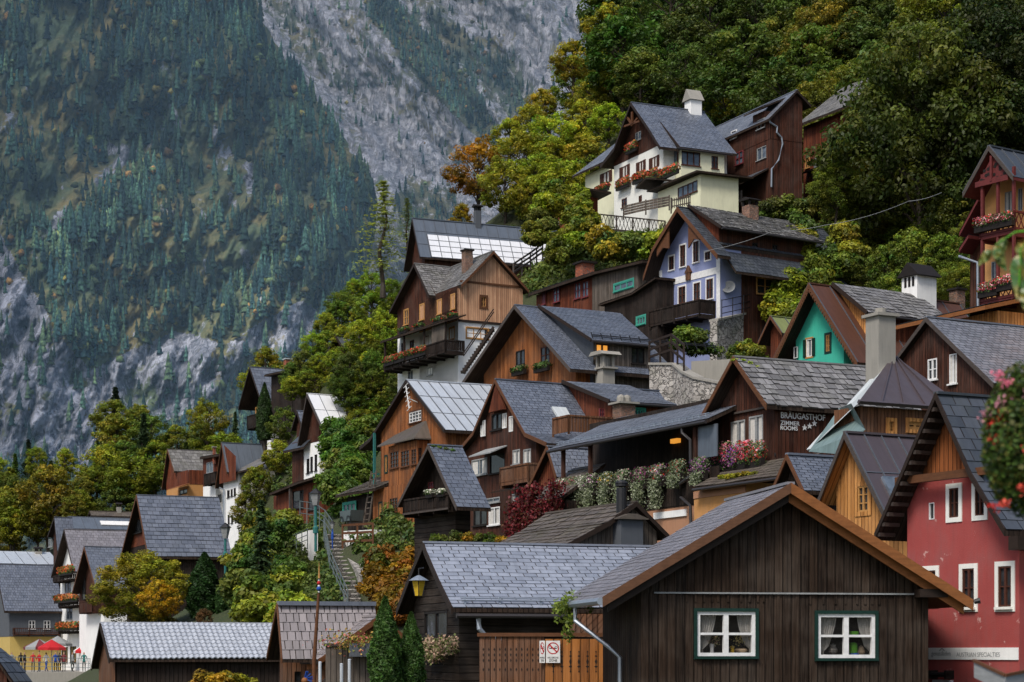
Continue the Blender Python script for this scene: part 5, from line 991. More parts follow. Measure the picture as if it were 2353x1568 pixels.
def rawmesh(me, v, f, mat, attrs=()):
    nf, k = f.shape; me.vertices.add(len(v)); me.vertices.foreach_set('co', v.ravel().astype('f')); me.loops.add(nf*k); me.loops.foreach_set('vertex_index', f.ravel().astype('i'))
    me.polygons.add(nf); me.polygons.foreach_set('loop_start', np.arange(0, nf*k, k, dtype='i')); me.polygons.foreach_set('loop_total', np.full(nf, k, 'i'))
    for nm, tp, dom, data in attrs:
        a = me.attributes.new(nm, tp, dom); a.data.foreach_set('color' if 'COLOR' in tp else 'value', data.ravel().astype('f'))
    me.update(calc_edges=True); me.materials.append(M[mat] if isinstance(mat, str) else mat); me.validate(); return me
def groundmat():
    m, nt, b = NT('slope_earth_and_grass'); t = nd(nt, 'TexCoord'); o = t.outputs['Object']; n1 = noi(nt, o, .25, 5); n2 = noi(nt, o, 2.5, 5); n3 = noi(nt, o, 14, 3)
    col = mix(nt, rng(nt, ma(nt, 'ADD', n1, ma(nt, 'MULTIPLY', n2, .5)), .6, .95), (.022, .036, .01), (.045, .038, .018)); col = mix(nt, rng(nt, n3, .4, .7), col, (.06, .085, .02))
    nt.links.new(col, b.inputs['Base Color']); b.inputs['Roughness'].default_value = .95; bump(nt, ma(nt, 'ADD', n2, n3), b, .8, .2); return m
M['ground'] = groundmat()
gx, gy = np.meshgrid(np.arange(-150, 130.1, 2.), np.arange(26, 330.1, 2.)); gzz = ground_z(gx, gy)
o = bpy.data.objects.new('ground', gridmesh('ground', gx, gy, gzz, 'ground')); C.objects.link(o); tag(o, kind='structure')
def watermat():
    m, nt, b = NT('lake_water'); t = nd(nt, 'TexCoord'); b.inputs['Base Color'].default_value = (.012, .03, .035, 1); b.inputs['Roughness'].default_value = .12; bump(nt, noi(nt, t.outputs['Object'], .8, 3), b, .3, .2); return m
M['water'] = watermat(); mb = MB(); mb.face([(-3000, -500, -8), (4000, -500, -8), (4000, 5000, -8), (-3000, 5000, -8)]); o = mb.build('lake', 'water'); tag(o, kind='structure')
def raymarch(u, v, y0=60, y1=300):
    ys = np.arange(y0, y1, .75); x = (u-CX)*ys/F; z = (HV-v)*ys/F; g = ground_z(x, ys); k = np.nonzero(g > z)[0]
    return None if len(k) == 0 else Vector((x[k[0]], ys[k[0]], z[k[0]]))

# ---------------------------------------------------------------- foliage
def leafmesh(name, c, n, size, col, asp=1.7):
    N = len(c); n = n/np.linalg.norm(n, axis=1, keepdims=True); r = NR.normal(size=(N, 3)); t = np.cross(n, r); t /= np.linalg.norm(t, axis=1, keepdims=True)+1e-9; b = np.cross(n, t)
    s = (np.ones(N)*size*NR.uniform(.6, 1.3, N))[:, None]; a = t*s*asp*.5; w = b*s*.5; dr = n*s*.18
    v = np.stack([c-a-dr, c+w, c+a-dr, c-w], 1).reshape(-1, 3); f = np.arange(N*4).reshape(N, 4)
    cc = np.repeat(np.concatenate([np.clip(col, 0, 1), np.ones((N, 1))], 1), 4, 0)
    return rawmesh(bpy.data.meshes.new(name), v, f, 'leaf', [('col', 'FLOAT_COLOR', 'POINT', cc)])
def sph(N): d = NR.normal(size=(N, 3)); return d/np.linalg.norm(d, axis=1, keepdims=True)
def clumps(cc, rr, per, size, base, var=.35, up=.45, flat=.75):
    """leaf clumps: centres cc, radii rr -> leaf arrays"""
    K = len(cc); k = np.repeat(np.arange(K), per); N = len(k); d = sph(N); q = d*(NR.uniform(.35, 1., N)**.5)[:, None]*rr[k][:, None]; q[:, 2] *= flat
    c = cc[k]+q; n = d*.8+np.array([0, 0, up])+NR.normal(size=(N, 3))*.45
    cb = NR.uniform(1-var, 1+var, K)[k]*(.62+.38*(d[:, 2]*.5+.5)+NR.normal(size=N)*.14); hue = NR.normal(size=K)[k]*.12+NR.normal(size=N)*.08  # clump undersides darker: shade put into the leaf colour
    col = np.stack([base[0]*cb*(1+hue), base[1]*cb, base[2]*cb*(1-hue*.5)], 1); return c, n, np.full(N, size), col
def broadleaf(h=10., w=3.6, K=120, per=70, size=.2, base=(.09, .125, .022), lo=.22):
    cc = []
    while len(cc) < K:
        d = sph(1)[0]; r = NR.uniform(.45, 1.)**.6; z = lo+(1-lo)*(.5+.5*d[2]*r); wz = math.sin(math.pi*min(1, max(0.05, (z-lo)/(1-lo)))**.75)**.6
        cc.append((d[0]*r*w*(.5+.5*wz), d[1]*r*w*(.5+.5*wz), z*h))
    cc = np.array(cc); rr = NR.uniform(.45, 1.25, K)*h*.085; cc += NR.normal(size=cc.shape)*.25; top = (cc[:, 2]/h-lo)/(1-lo)
    c, n, s, col = clumps(cc, rr, per, size, base); col *= (.62+.6*np.repeat(top, per))[:, None]; return c, n, s, col, cc  # crown tops lighter: light from above put into the leaf colour
def trunkmesh(name, h, r, targets):
    mb = MB(); mb.tube([(0, 0, -1.5), (0, 0, 0), (.03*h, 0, h*.3), (0, .02*h, h*.6), (0, 0, h*.9)], [r*1.4, r, r*.8, r*.5, r*.1], 7)
    for t in targets: z = max(h*.15, t[2]-h*.22); mb.tube([(0, 0, z), (t[0]*.5, t[1]*.5, (z+t[2])*.5+.03*h), tuple(t)], [r*.45, r*.28, r*.08], 5)
    return mb.mesh(name, ['bark'])
PROT = {}
def proto(kind, crown, trunk, h): PROT[kind] = (crown, trunk, h)
for i in range(4):
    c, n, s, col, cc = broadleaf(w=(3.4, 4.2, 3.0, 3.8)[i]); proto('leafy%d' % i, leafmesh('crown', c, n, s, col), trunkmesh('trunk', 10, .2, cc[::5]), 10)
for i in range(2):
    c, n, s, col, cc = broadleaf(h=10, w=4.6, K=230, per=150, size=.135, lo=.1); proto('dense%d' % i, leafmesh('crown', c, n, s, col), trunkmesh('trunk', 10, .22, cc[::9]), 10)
def conifer(h=10., w=1.7, wh=34, nb=11, base=(.028, .052, .026), droop=.35, seg=8, size=.2, gap=.05):
    C_, N_, S_, K_ = [], [], [], []
    for i in range(wh):
        t = (i+.5)/wh; z = h*(gap+(1-gap)*t); L = w*(1-t)**.85*NR.uniform(.75, 1.15)+.08
        for b in range(nb):
            a = NR.uniform(0, 2*math.pi); l = L*NR.uniform(.7, 1.1); cb = NR.uniform(.65, 1.35)
            for k in range(seg):
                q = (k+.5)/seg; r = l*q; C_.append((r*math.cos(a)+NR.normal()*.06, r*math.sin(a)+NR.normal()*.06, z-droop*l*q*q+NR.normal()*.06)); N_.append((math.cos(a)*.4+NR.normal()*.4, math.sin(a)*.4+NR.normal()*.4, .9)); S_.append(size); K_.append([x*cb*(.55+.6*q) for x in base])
    return np.array(C_), np.array(N_), np.array(S_), np.array(K_)
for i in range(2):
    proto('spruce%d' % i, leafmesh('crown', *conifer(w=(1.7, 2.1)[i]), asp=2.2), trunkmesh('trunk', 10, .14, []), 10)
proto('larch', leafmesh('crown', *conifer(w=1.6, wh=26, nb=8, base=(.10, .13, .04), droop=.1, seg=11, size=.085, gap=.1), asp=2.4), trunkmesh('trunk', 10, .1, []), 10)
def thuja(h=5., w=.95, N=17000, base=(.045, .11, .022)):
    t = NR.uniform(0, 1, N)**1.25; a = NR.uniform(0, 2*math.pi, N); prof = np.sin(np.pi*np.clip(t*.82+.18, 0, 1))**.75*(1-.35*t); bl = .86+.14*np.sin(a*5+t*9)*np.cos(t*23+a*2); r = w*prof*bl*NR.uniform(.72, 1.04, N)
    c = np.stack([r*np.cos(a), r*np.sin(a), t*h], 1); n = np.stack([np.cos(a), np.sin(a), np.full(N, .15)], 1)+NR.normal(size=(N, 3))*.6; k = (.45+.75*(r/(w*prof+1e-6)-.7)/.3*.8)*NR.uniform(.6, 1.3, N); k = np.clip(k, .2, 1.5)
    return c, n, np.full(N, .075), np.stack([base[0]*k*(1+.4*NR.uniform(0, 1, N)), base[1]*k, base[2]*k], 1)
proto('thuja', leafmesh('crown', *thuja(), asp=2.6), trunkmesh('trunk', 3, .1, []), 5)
for i in range(3):
    K = 26; d = sph(K); d[:, 2] = np.abs(d[:, 2]); cc = d*np.array([1.25, 1.25, 1.5])*NR.uniform(.3, 1, K)[:, None]; cc[:, 2] += .1; c, n, s, col = clumps(cc, NR.uniform(.35, .65, K), 90, .17, (.08, .12, .025)); proto('shrub%d' % i, leafmesh('leaves', c, n, s, col), None, 2)
NT_ = 0
def tree(kind, u, vt, vb, Y, tint=(1, 1, 1), label=None, cat='tree', group=None, name=None, wid=1., snap=.25):
    crown, trunk, h0 = PROT[kind]; q = raymarch(u, vb, Y*(1-snap), Y*(1+snap)) if Y > 70 else None
    if q is not None: Y = q.y
    p = P(u, vb, Y); H = (vb-vt)*Y/F; sc_ = H/h0
    o = empty(name or {'l': 'broadleaf_tree', 'd': 'broadleaf_tree', 's': 'spruce_tree', 't': 'thuja_tree'}[kind[0]], label, cat, Matrix.Translation(p) @ Matrix.Rotation(R.uniform(0, 6.28), 4, 'Z') @ Matrix.Diagonal((sc_*wid, sc_*wid, sc_, 1)), group)
    a = bpy.data.objects.new('crown' if trunk else 'leaves', crown); C.objects.link(a); a.parent = o; a.color = (*tint, 1)
    if trunk: b = bpy.data.objects.new('trunk', trunk); C.objects.link(b); b.parent = o
    return o
YG, OL, DG, GO, MG, BR = (2.5, 2.0, .75), (1.75, 1.45, .7), (.7, .85, .7), (2.4, 1.35, .5), (1.2, 1.25, .9), (1.9, .9, .45)
def v_(c, s=.15): return tuple(x*R.uniform(1-s, 1+s) for x in c)
gF = 'trees of the wooded slope above the houses'; lF = 'broadleaf tree in the dense wood on the slope above the houses'
def wood(pl, n, Yf, hpx, kinds, tints, label, group, mind=.45, name=None, snap=.25):
    us = [p[0] for p in pl]; vs = [p[1] for p in pl]; got = []; tries = 0
    while len(got) < n and tries < 6000:
        tries += 1; u, v = R.uniform(min(us), max(us)), R.uniform(min(vs), max(vs)); H = R.uniform(*hpx)
        if not inpoly(u, v, pl) or any((u-a)**2+((v-b)*1.2)**2 < (mind*H)**2 for a, b in got): continue
        got.append((u, v)); Y = Yf(u, v); k = R.choice(kinds); tree(k, u, v-H*.15, v+H*.85, Y, v_(R.choice(tints)), label, 'tree', group, name, R.uniform(.95, 1.3), snap)
# the wooded slope, back to front
wood([(1400, -60), (1390, 40), (1420, 120), (1600, 200), (1750, 190), (1900, 200), (1980, 60), (2000, -60)], 38, lambda u, v: 215-(v)*.06, (170, 260), ['leafy0', 'leafy1', 'leafy2', 'leafy3'], [DG, DG, MG, (.7, .8, .6)], 'dark green broadleaf tree high in the wood behind the white house', 'dark trees behind the white house')
wood([(1330, 90), (1250, 190), (1170, 290), (1150, 430), (1260, 440), (1330, 360), (1430, 220), (1480, 120), (1400, 30)], 30, lambda u, v: 195-(v-200)*.03, (110, 180), ['leafy0', 'leafy1', 'leafy2', 'leafy3'], [YG, (2.8, 2.3, .8), YG, OL, (1.6, 1.7, .8)], 'yellow-green broadleaf tree on the wooded ridge left of the white house', 'trees on the ridge left of the white house')
wood([(1600, 200), (1690, 190), (1760, 200), (1850, 170), (1880, 230), (1760, 230), (1620, 240)], 8, lambda u, v: 172, (80, 130), ['leafy1', 'leafy2'], [YG, (1.2, 1.3, .8), OL], 'yellow-green tree directly behind the roofs of the white house', 'light trees behind the roofs of the white house')
wood([(1900, -40), (1890, 120), (1880, 260), (1960, 330), (2250, 330), (2353, 250), (2420, 0), (2353, -60)], 30, lambda u, v: 150-(v)*.03, (190, 280), ['leafy0', 'dense0', 'leafy2', 'dense1'], [OL, (.9, .85, .6), DG, (.55, .6, .5)], 'olive broadleaf tree in the dark wood at upper right', 'trees of the dark wood at upper right')
wood([(1890, 330), (1930, 480), (1900, 560), (2000, 640), (2180, 650), (2230, 600), (2240, 380), (2200, 300)], 30, lambda u, v: 132-(v-300)*.05, (110, 170), ['leafy0', 'leafy3', 'dense0', 'dense1'], [OL, MG, (1., .95, .6), (1.3, 1.15, .6)], 'mid-green broadleaf tree on the slope right of the lilac house', 'trees right of the lilac house')
for u, vt, vb, Y, k, tn, lb in ((1930, 150, 420, 135, 'dense0', (1.35, 1.05, .5), 'tall olive-gold tree hanging over the red-brown barn'), (2010, 250, 560, 128, 'dense1', (1.05, .95, .55), 'big olive tree behind the lilac house dormer'), (2120, 60, 620, 112, 'dense1', (.72, .72, .5), 'very tall dark olive tree left of the balcony villa'), (2290, -20, 420, 108, 'dense0', (.3, .33, .3), 'almost black tree behind the villa gable'), (2215, 130, 520, 112, 'dense0', (.45, .48, .4), 'dark tree just left of the villa gable'),
                             (1850, 560, 740, 112, 'leafy1', (1.35, 1.3, .7), 'light green small tree beside the lilac house lower wall'), (1930, 545, 720, 110, 'leafy3', (1.2, 1.2, .7), 'round green tree right of the lilac house'), (2040, 560, 720, 104, 'leafy0', (1.1, 1.15, .7), 'bushy green tree left of the white chimney house'), (2160, 540, 700, 100, 'leafy2', (1.25, 1.3, .6), 'fresh green tree right of the white chimney house'), (1100, 320, 500, 182, 'leafy1', (3.2, 1.2, .35), 'bright orange autumn tree on the ridge beside the rock face'), (1060, 470, 560, 180, 'leafy2', (2.6, 1.4, .4), 'small orange-yellow tree behind the metal roof chimney'),
                             (880, 415, 650, 165, 'larch', (2.8, 2.6, 1.5), 'tall feathery larch left of the metal-roofed house'), (935, 455, 560, 170, 'larch', (1.5, 1.5, 1.1), 'smaller feathery larch beside the metal-roofed house'), (1175, 520, 620, 140, 'leafy2', (.5, .55, .55), 'dark crooked fruit tree in front of the shining metal roof'), (1545, 425, 500, 143, 'thuja', (.55, .8, 1.1), 'dark rounded conifer by the white house porch'), (1360, 415, 520, 148, 'dense0', (1., 1.1, .6), 'green climbing shrub tree at the corner of the white house')):
    tree(k, u, vt, vb, Y, tn, lb, 'tree', None, 'larch_tree' if k == 'larch' else None, 2.3 if k == 'larch' else .85 if k == 'dense1' else 1.)
# lower left wood
wood([(-20, 1060), (60, 1010), (200, 1060), (240, 930), (330, 930), (380, 980), (540, 940), (560, 1000), (480, 1030), (370, 1060), (300, 1150), (100, 1190), (-20, 1230)], 36, lambda u, v: 262-(v-900)*.08, (90, 150), ['leafy0', 'leafy1', 'leafy2', 'leafy3', 'spruce0'], [YG, OL, (1.7, 1.3, .55), MG], 'autumn tree in the wood at the foot of the rock face, lower left', 'trees at the foot of the rock face')
for u, vt, vb, Y, k, tn, lb in ((265, 890, 1130, 270, 'spruce1', (.8, .8, .9), 'tall dark spruce against the grey cliff foot'), (65, 1010, 1180, 262, 'spruce1', (.7, .7, .7), 'dark spruce above the autumn trees at left edge'), (330, 950, 1180, 255, 'spruce0', (1., 1., .9), 'green spruce behind the big slate roof'), (240, 1020, 1170, 250, 'leafy1', YG, 'bright yellow-green tree behind the grey gables'), (110, 1070, 1260, 240, 'leafy3', (1.9, 1.15, .5), 'golden-brown bushy tree left of the grey gables'), (30, 1120, 1280, 240, 'leafy0', OL, 'olive tree at the left frame edge'), (475, 920, 1040, 245, 'leafy1', (2., 1.5, .5), 'bright yellow tree under the rock face'), (610, 800, 930, 215, 'leafy2', (1.8, 1.3, .5), 'yellow tree behind the brick chimney of the dark house'), (430, 1050, 1140, 215, 'leafy3', YG, 'yellow-green tree growing at the awning house'), (170, 1140, 1240, 235, 'leafy2', (1.5, 1.1, .5), 'amber tree left of the big slate roof')):
    tree(k, u, vt, vb, Y, tn, lb)
# slope between the far houses and the gallery house
wood([(640, 860), (720, 770), (800, 650), (860, 610), (930, 640), (905, 720), (880, 860), (780, 880), (745, 830), (700, 890)], 36, lambda u, v: 178-(v-600)*.04, (70, 120), ['leafy0', 'leafy1', 'leafy2', 'leafy3'], [YG, (2.6, 2.3, .8), (1.6, 1.7, .8), MG, YG], 'green bushy tree on the slope left of the gallery house', 'trees on the slope left of the gallery house')
wood([(560, 860), (640, 820), (700, 840), (660, 900), (600, 900)], 5, lambda u, v: 205, (70, 110), ['leafy1', 'leafy2'], [(1.7, 1.3, .5), YG], 'yellow tree behind the far dark house', 'trees behind the far dark house')
wood([(790, 820), (880, 800), (930, 860), (870, 960), (830, 980), (810, 920), (780, 870)], 14, lambda u, v: 150, (70, 110), ['leafy0', 'leafy3', 'dense0'], [MG, OL, (.8, .9, .7), (1.1, 1.2, .7)], 'dark green tree crowding the bright-roofed house', 'trees beside the bright-roofed house', snap=.05)
for u, vt, vb, Y, k, tn, lb in ((608, 880, 1010, 180, 'thuja', (.5, .55, .6), 'slim dark cypress against the far dark house'), (325, 1270, 1460, 115, 'dense1', (2.3, 1.6, .6), 'round autumn chestnut tree behind the wavy-tiled boathouse'), (365, 1330, 1450, 110, 'leafy1', (4.2, 1.9, .35), 'small golden-orange tree in front of the chestnut'), (470, 1270, 1420, 118, 'thuja', (.4, .55, .6), 'dark rounded yew right of the autumn chestnut'), (525, 1310, 1420, 116, 'thuja', (.55, .7, .8), 'second dark conifer beside the yew'), (600, 1150, 1420, 112, 'spruce1', (1.5, 1.5, 1.2), 'broad grey-green conifer left of the stone steps'),
                             (590, 1070, 1190, 178, 'leafy0', OL, 'olive bush-like tree against the grey annex of the white-walled house'), (565, 1130, 1240, 170, 'leafy2', (1.6, 1.2, .6), 'yellowish small tree below the white-walled house annex'), (655, 935, 1040, 168, 'leafy1', MG, 'green tree squeezed between the far dark house and the bright-roofed house'), (640, 1010, 1110, 160, 'leafy3', YG, 'yellow-green tree below the far dark house'), (885, 1372, 1600, 44, 'thuja', (.9, 1., .9), 'taller of the two bright green thujas'), (945, 1408, 1600, 44.5, 'thuja', (.9, 1., .9), 'shorter of the two bright green thujas'), (470, 1400, 1470, 108, 'leafy2', (1.1, .45, .9), 'dark purple-leaved bush behind the wavy tile roof')):
    tree(k, u, vt, vb, Y, tn, lb, wid=1.12 if vt in (1372, 1408) else 1.35 if k == 'dense1' else 1.8 if k == 'thuja' and vt > 1000 else 1., snap=.03 if Y < 125 else .25)
# ---- undergrowth: leaf mats hugging the ground where slopes show
def cover_(name, pls, per, r, size, base, lift=.5, y0=60, kind='stuff', label=None, cat=None, n=26, var=.4):
    cc = []
    for pl in pls:
        us = [p[0] for p in pl]; vs = [p[1] for p in pl]; k = int(n*(max(us)-min(us))*(max(vs)-min(vs))/10000)
        for _ in range(k):
            u, v = R.uniform(min(us), max(us)), R.uniform(min(vs), max(vs))
            if inpoly(u, v, pl):
                p = raymarch(u, v, y0)
                if p is not None: cc.append((p.x, p.y, p.z+lift*R.uniform(-.2, 1)))
    if not cc: return None
    cc = np.array(cc); c, n_, s, col = clumps(cc, NR.uniform(.5, 1., len(cc))*r, per, size, base, var)
    o = bpy.data.objects.new(name, leafmesh(name, c, n_, s, col)); C.objects.link(o); return tag(o, label, cat, None, kind)
cover_('undergrowth', [[(1215, 520), (1300, 500), (1330, 530), (1370, 580), (1480, 590), (1360, 600), (1215, 660), (1190, 600)], [(1290, 500), (1560, 470), (1520, 600), (1370, 590)], [(1150, 430), (1340, 400), (1300, 500), (1220, 530)], [(1200, 580), (1480, 580), (1480, 640), (1300, 690), (1200, 700)]], 60, 1.0, .2, (.09, .13, .025), n=70)
cover_('undergrowth', [[(630, 1060), (740, 1000), (860, 950), (870, 1050), (790, 1110), (745, 1180), (720, 1130), (640, 1130)], [(560, 1170), (700, 1150), (740, 1220), (800, 1390), (560, 1440), (500, 1300)], [(1690, 760), (1800, 700), (1780, 800), (1700, 820)], [(900, 830), (960, 850), (930, 880), (890, 900)], [(780, 1170), (960, 1170), (970, 1300), (840, 1310)], [(640, 1120), (760, 1120), (730, 1240), (640, 1200)]], 70, .7, .16, (.075, .115, .024), n=55)
cover_('undergrowth', [[(1360, 60), (1500, 100), (1750, 180), (1900, 200), (1950, 60), (1400, 0)]], 50, 2.2, .4, (.05, .08, .016), lift=1.5, n=40)
cover_('undergrowth', [[(1770, 450), (1900, 440), (1960, 560), (2100, 650), (1900, 720), (1780, 640), (1880, 540)]], 60, 1.2, .22, (.07, .095, .02))
cover_('lawn_grass', [[(1560, 835), (1670, 840), (1640, 880), (1590, 870)]], 220, .5, .12, (.13, .22, .02), .1, var=.15)
def shrubs(lst, group, label):
    for i, (u, vt, vb, Y, tn) in enumerate(lst): tree('shrub%d' % (i % 3), u, vt, vb, Y, v_(tn), label, 'shrub', group, 'shrub', R.uniform(.8, 1.2), .07)
shrubs([(R.uniform(865+max(0, v-1300)*.2, 950), v, v+R.uniform(60, 90), 92-(v-1260)*.05, R.choice([(2.5, .72, .35), (2.0, .65, .35), (1.2, .9, .5), (2.9, 1.0, .35)])) for v in [1235+i*10 for i in range(13)]], 'orange shrubs beside the steps', 'orange-brown autumn shrub between the stone steps and slate hut')
shrubs([(u, 1212+R.uniform(0, 16), 1256, 75, R.choice([(3., 1.05, .35), (.8, .8, .5), (.9, .9, .5), (3.4, 1.3, .4)])) for u in range(1000, 1170, 25)], 'orange plants behind the slate ridge', 'orange garden plant showing above the slate hut ridge')
shrubs([(R.uniform(560, 650+(v-1150)*.33), v, v+R.uniform(60, 100), 118-(v-1150)*.06, R.choice([MG, OL, YG, (.7, .9, .6)])) for v in [1150+i*9 for i in range(26)]], 'shrubs left of the steps', 'green shrub on the bank left of the stone steps')
shrubs([(R.uniform(640 if v > 1110 else 765, 860), v, v+R.uniform(50, 80), 143-(v-950)*.1, R.choice([(1.0, 1.3, .8), (.9, 1.2, .8), MG])) for v in [940+i*8 for i in range(24)]], 'climbers on the bank', 'green climber mass on the bank below the bright-roofed house')
shrubs([(R.uniform(1230, 1350), v, v+60, 142-(v-420)*.04, R.choice([MG, OL, YG])) for v in [400+i*10 for i in range(16)]]+[(R.uniform(1380, 1540), 500+R.uniform(0, 70), 590, 135, R.choice([MG, YG])) for i in range(12)], 'shrubs below the white house', 'green shrub on the steep bank below the white house')
shrubs([(u, 445+R.uniform(-10, 20), 500, 138, R.choice([MG, (.9, .85, .8), OL])) for u in range(1755, 1900, 14)]+[(R.uniform(1780, 1960), v, v+70, 125-(v-450)*.03, R.choice([OL, YG, MG])) for v in range(480, 700, 12)], 'shrubs above the lilac house', 'green shrub on the slope above and right of the lilac house')
shrubs([(1575, 735, 800, 113, MG), (1605, 750, 815, 113, (.8, 1., .8)), (1560, 760, 800, 113, MG)], 'bushes at the lilac house door', 'leafy bush against the lilac house below its balcony')
shrubs([(1715, 770, 820, 110, YG), (1740, 780, 830, 109, OL), (1690, 790, 830, 110, MG)], 'bushes by the small shed', 'small bush between the stone wall and the tiny shed')
shrubs([(1240, 1480, 1570, 42, YG)], None, 'thin yellow-green vine') if False else None
shrubs([(520, 1530, 1590, 60, (3.5, 1.5, .5)), (560, 1540, 1590, 60, (2.6, 1.6, .6)), (470, 1535, 1590, 61, (3., 1.6, .6))], 'pale autumn bushes before the boathouse', 'pale yellow-pink autumn bush in front of the dark boathouse')
# ---------------------------------------------------------------- the mountain: rock sheets with forest
def fbm(x, y, z, o=5): return noise.fractal(Vector((x, y, z)), 1.0, 2.1, o)
def lerp1(v, pts):
    for (a, x), (b, y) in zip(pts, pts[1:]):
        if v <= b: return x+(y-x)*max(0., (v-a))/(b-a)
    return pts[-1][1]
def dseg(u, v, pl):
    d = 1e9
    for (a, b), (c, e) in zip(pl, pl[1:]):
        t = max(0, min(1, ((u-a)*(c-a)+(v-b)*(e-b))/((c-a)**2+(e-b)**2+1e-9))); d = min(d, math.hypot(u-a-t*(c-a), v-b-t*(e-b)))
    return d
EDGE = [(-60, 560), (0, 590), (60, 615), (130, 650), (250, 745), (330, 800), (400, 850), (470, 872), (560, 860), (650, 845), (760, 800), (1300, 800)]
def depthA(u, v):
    e = lerp1(v, EDGE)-u; b = 2050+(1200-v)*.55+u*.12; b += 160*math.exp(-max(e, 0)/45.); w = Vector((u*.006, v*.006, 1.3))
    b += 75*noise.fractal(w*.8, 1., 2., 3)+30*noise.ridged_multi_fractal(Vector((u*.012+v*.006, v*.006, 2.)), 1., 2., 4, 1., 2.)
    # down-slope gullies and ledges
    b += 16*noise.fractal(Vector((u*.05+v*.018, v*.012, 5.)), 1., 2.2, 4)+5*noise.fractal(Vector((u*.12, v*.12, 9.)), .8, 2.1, 4); return b
def depthB(u, v):
    b = 3000+(700-v)*1.0-(u-600)*.25; s = u-.62*v
    b += 150*noise.fractal(Vector((s*.006, v*.002, 21.)), 1., 2., 4)+42*noise.ridged_multi_fractal(Vector((s*.014, v*.005, 3.)), 1., 2., 5, 1., 2.)+15*noise.fractal(Vector((s*.05, v*.02, 4.)), .8, 2.1, 5)+4*noise.fractal(Vector((u*.15, v*.15, 4.)), .8, 2.1, 3); return b
CLIFF = [(250, 830), (400, 760), (520, 790), (600, 740), (690, 690), (745, 720), (690, 800), (560, 860), (430, 950), (260, 1010), (190, 1110), (100, 1060), (-60, 1060), (-60, 480), (0, 540), (60, 640), (110, 720), (160, 800), (210, 850)]
def bareA(u, v):
    r = .0
    if inpoly(u, v, CLIFF): r = .62
    n = noise.fractal(Vector((u*.012+v*.004, v*.009, 7.)), 1., 2., 4)*.42; m2 = noise.fractal(Vector((u*.05, v*.028, 17.)), 1., 2., 4)*.3
    for pl, wd, am in (([(-20, 520), (60, 735), (130, 860), (190, 1060)], 16, .6), ([(480, 250), (530, 420), (560, 560), (600, 720)], 12, .3), ([(250, 345), (290, 350), (245, 400), (225, 420)], 20, .75), ([(570, 385), (578, 440)], 15, .7), ([(470, 160), (480, 200)], 16, .6), ([(395, 330), (450, 430), (470, 520)], 14, .35), ([(400, 260), (420, 300)], 14, .4), ([(330, 800), (420, 900)], 30, .25), ([(370, 770), (400, 800)], 24, .3)):
        r += am*math.exp(-(dseg(u, v, pl)/wd)**2)
    return r+n+m2
def bareB(u, v):
    s = u-.62*v; r = .62+.35*noise.fractal(Vector((s*.012, v*.004, 31.)), 1., 2., 5)+.2*noise.fractal(Vector((u*.06, v*.03, 33.)), 1., 2., 4)
    if inpoly(u, v, [(860, -60), (960, 60), (1040, 140), (1110, 230), (1150, 330), (1110, 330), (1040, 260), (960, 180), (900, 100), (850, 40), (820, -60)]): r -= .6
    if inpoly(u, v, [(590, 0), (660, 0), (720, 80), (760, 170), (700, 160), (640, 110)]): r -= .12
    if inpoly(u, v, [(940, 400), (1060, 440), (1080, 520), (960, 540), (900, 470)]): r -= .35
    r -= .35*math.exp(-(dseg(u, v, [(960, 30), (1120, 180), (1200, 240)])/45)**2); return r
def rockmat(name, dark, light, grassA, grassB, sl):
    m, nt, b = NT(name); a = nd(nt, 'Attribute', attribute_name='bare'); t = nd(nt, 'TexCoord'); mp = nd(nt, 'Mapping', _0=t.outputs['Object']); mp.inputs['Scale'].default_value = (.05, .018, .013); mp.inputs['Rotation'].default_value = (0, rad(sl), 0)
    n1 = nd(nt, 'TexNoise', _Vector=mp.outputs[0], _Scale=1.6, _Detail=8., _Roughness=.68, _Distortion=.6).outputs[0]; n2 = nd(nt, 'TexNoise', _Vector=t.outputs['Object'], _Scale=.06, _Detail=7., _Roughness=.7).outputs[0]; n3 = nd(nt, 'TexNoise', _Vector=t.outputs['Object'], _Scale=.011, _Detail=5., _Roughness=.6).outputs[0]
    rk = mix(nt, rng(nt, ma(nt, 'ADD', ma(nt, 'MULTIPLY', n1, .75), ma(nt, 'MULTIPLY', n2, .45)), .46, .68), dark, light); cr = rng(nt, ma(nt, 'ABSOLUTE', ma(nt, 'SUBTRACT', n1, .5)), 0., .03, 1, 0); cr2 = rng(nt, nd(nt, 'TexVoronoi', feature='DISTANCE_TO_EDGE', _Vector=mp.outputs[0], _Scale=2.6).outputs[0], 0., .05, 1, 0); rk = mix(nt, ma(nt, 'MULTIPLY', cr2, .45), rk, tuple(x*.5 for x in dark)); rk = mix(nt, ma(nt, 'MULTIPLY', cr, .8), rk, tuple(x*.45 for x in dark))
    gr = mix(nt, rng(nt, n3, .42, .6), grassA, grassB); gr = mix(nt, rng(nt, n2, .4, .7), gr, tuple(x*.5 for x in grassA))
    f = rng(nt, ma(nt, 'ADD', a.outputs['Fac'], ma(nt, 'MULTIPLY', ma(nt, 'SUBTRACT', ma(nt, 'ADD', n2, n1), 1.), 1.1)), .36, .52)
    nt.links.new(mix(nt, f, gr, rk), b.inputs['Base Color']); b.inputs['Roughness'].default_value = .95; b.inputs['Specular IOR Level'].default_value = .15
    bump(nt, ma(nt, 'ADD', n1, ma(nt, 'MULTIPLY', n2, .6)), b, 1., 14.); return m
M['rockA'] = rockmat('near_mountain_rock', (.05, .075, .125), (.56, .61, .72), (.17, .24, .14), (.36, .31, .14), -8); M['rockB'] = rockmat('far_mountain_rock', (.17, .205, .28), (.78, .81, .86), (.18, .24, .18), (.36, .34, .19), 28)  # rock colours tinted blue for distance haze
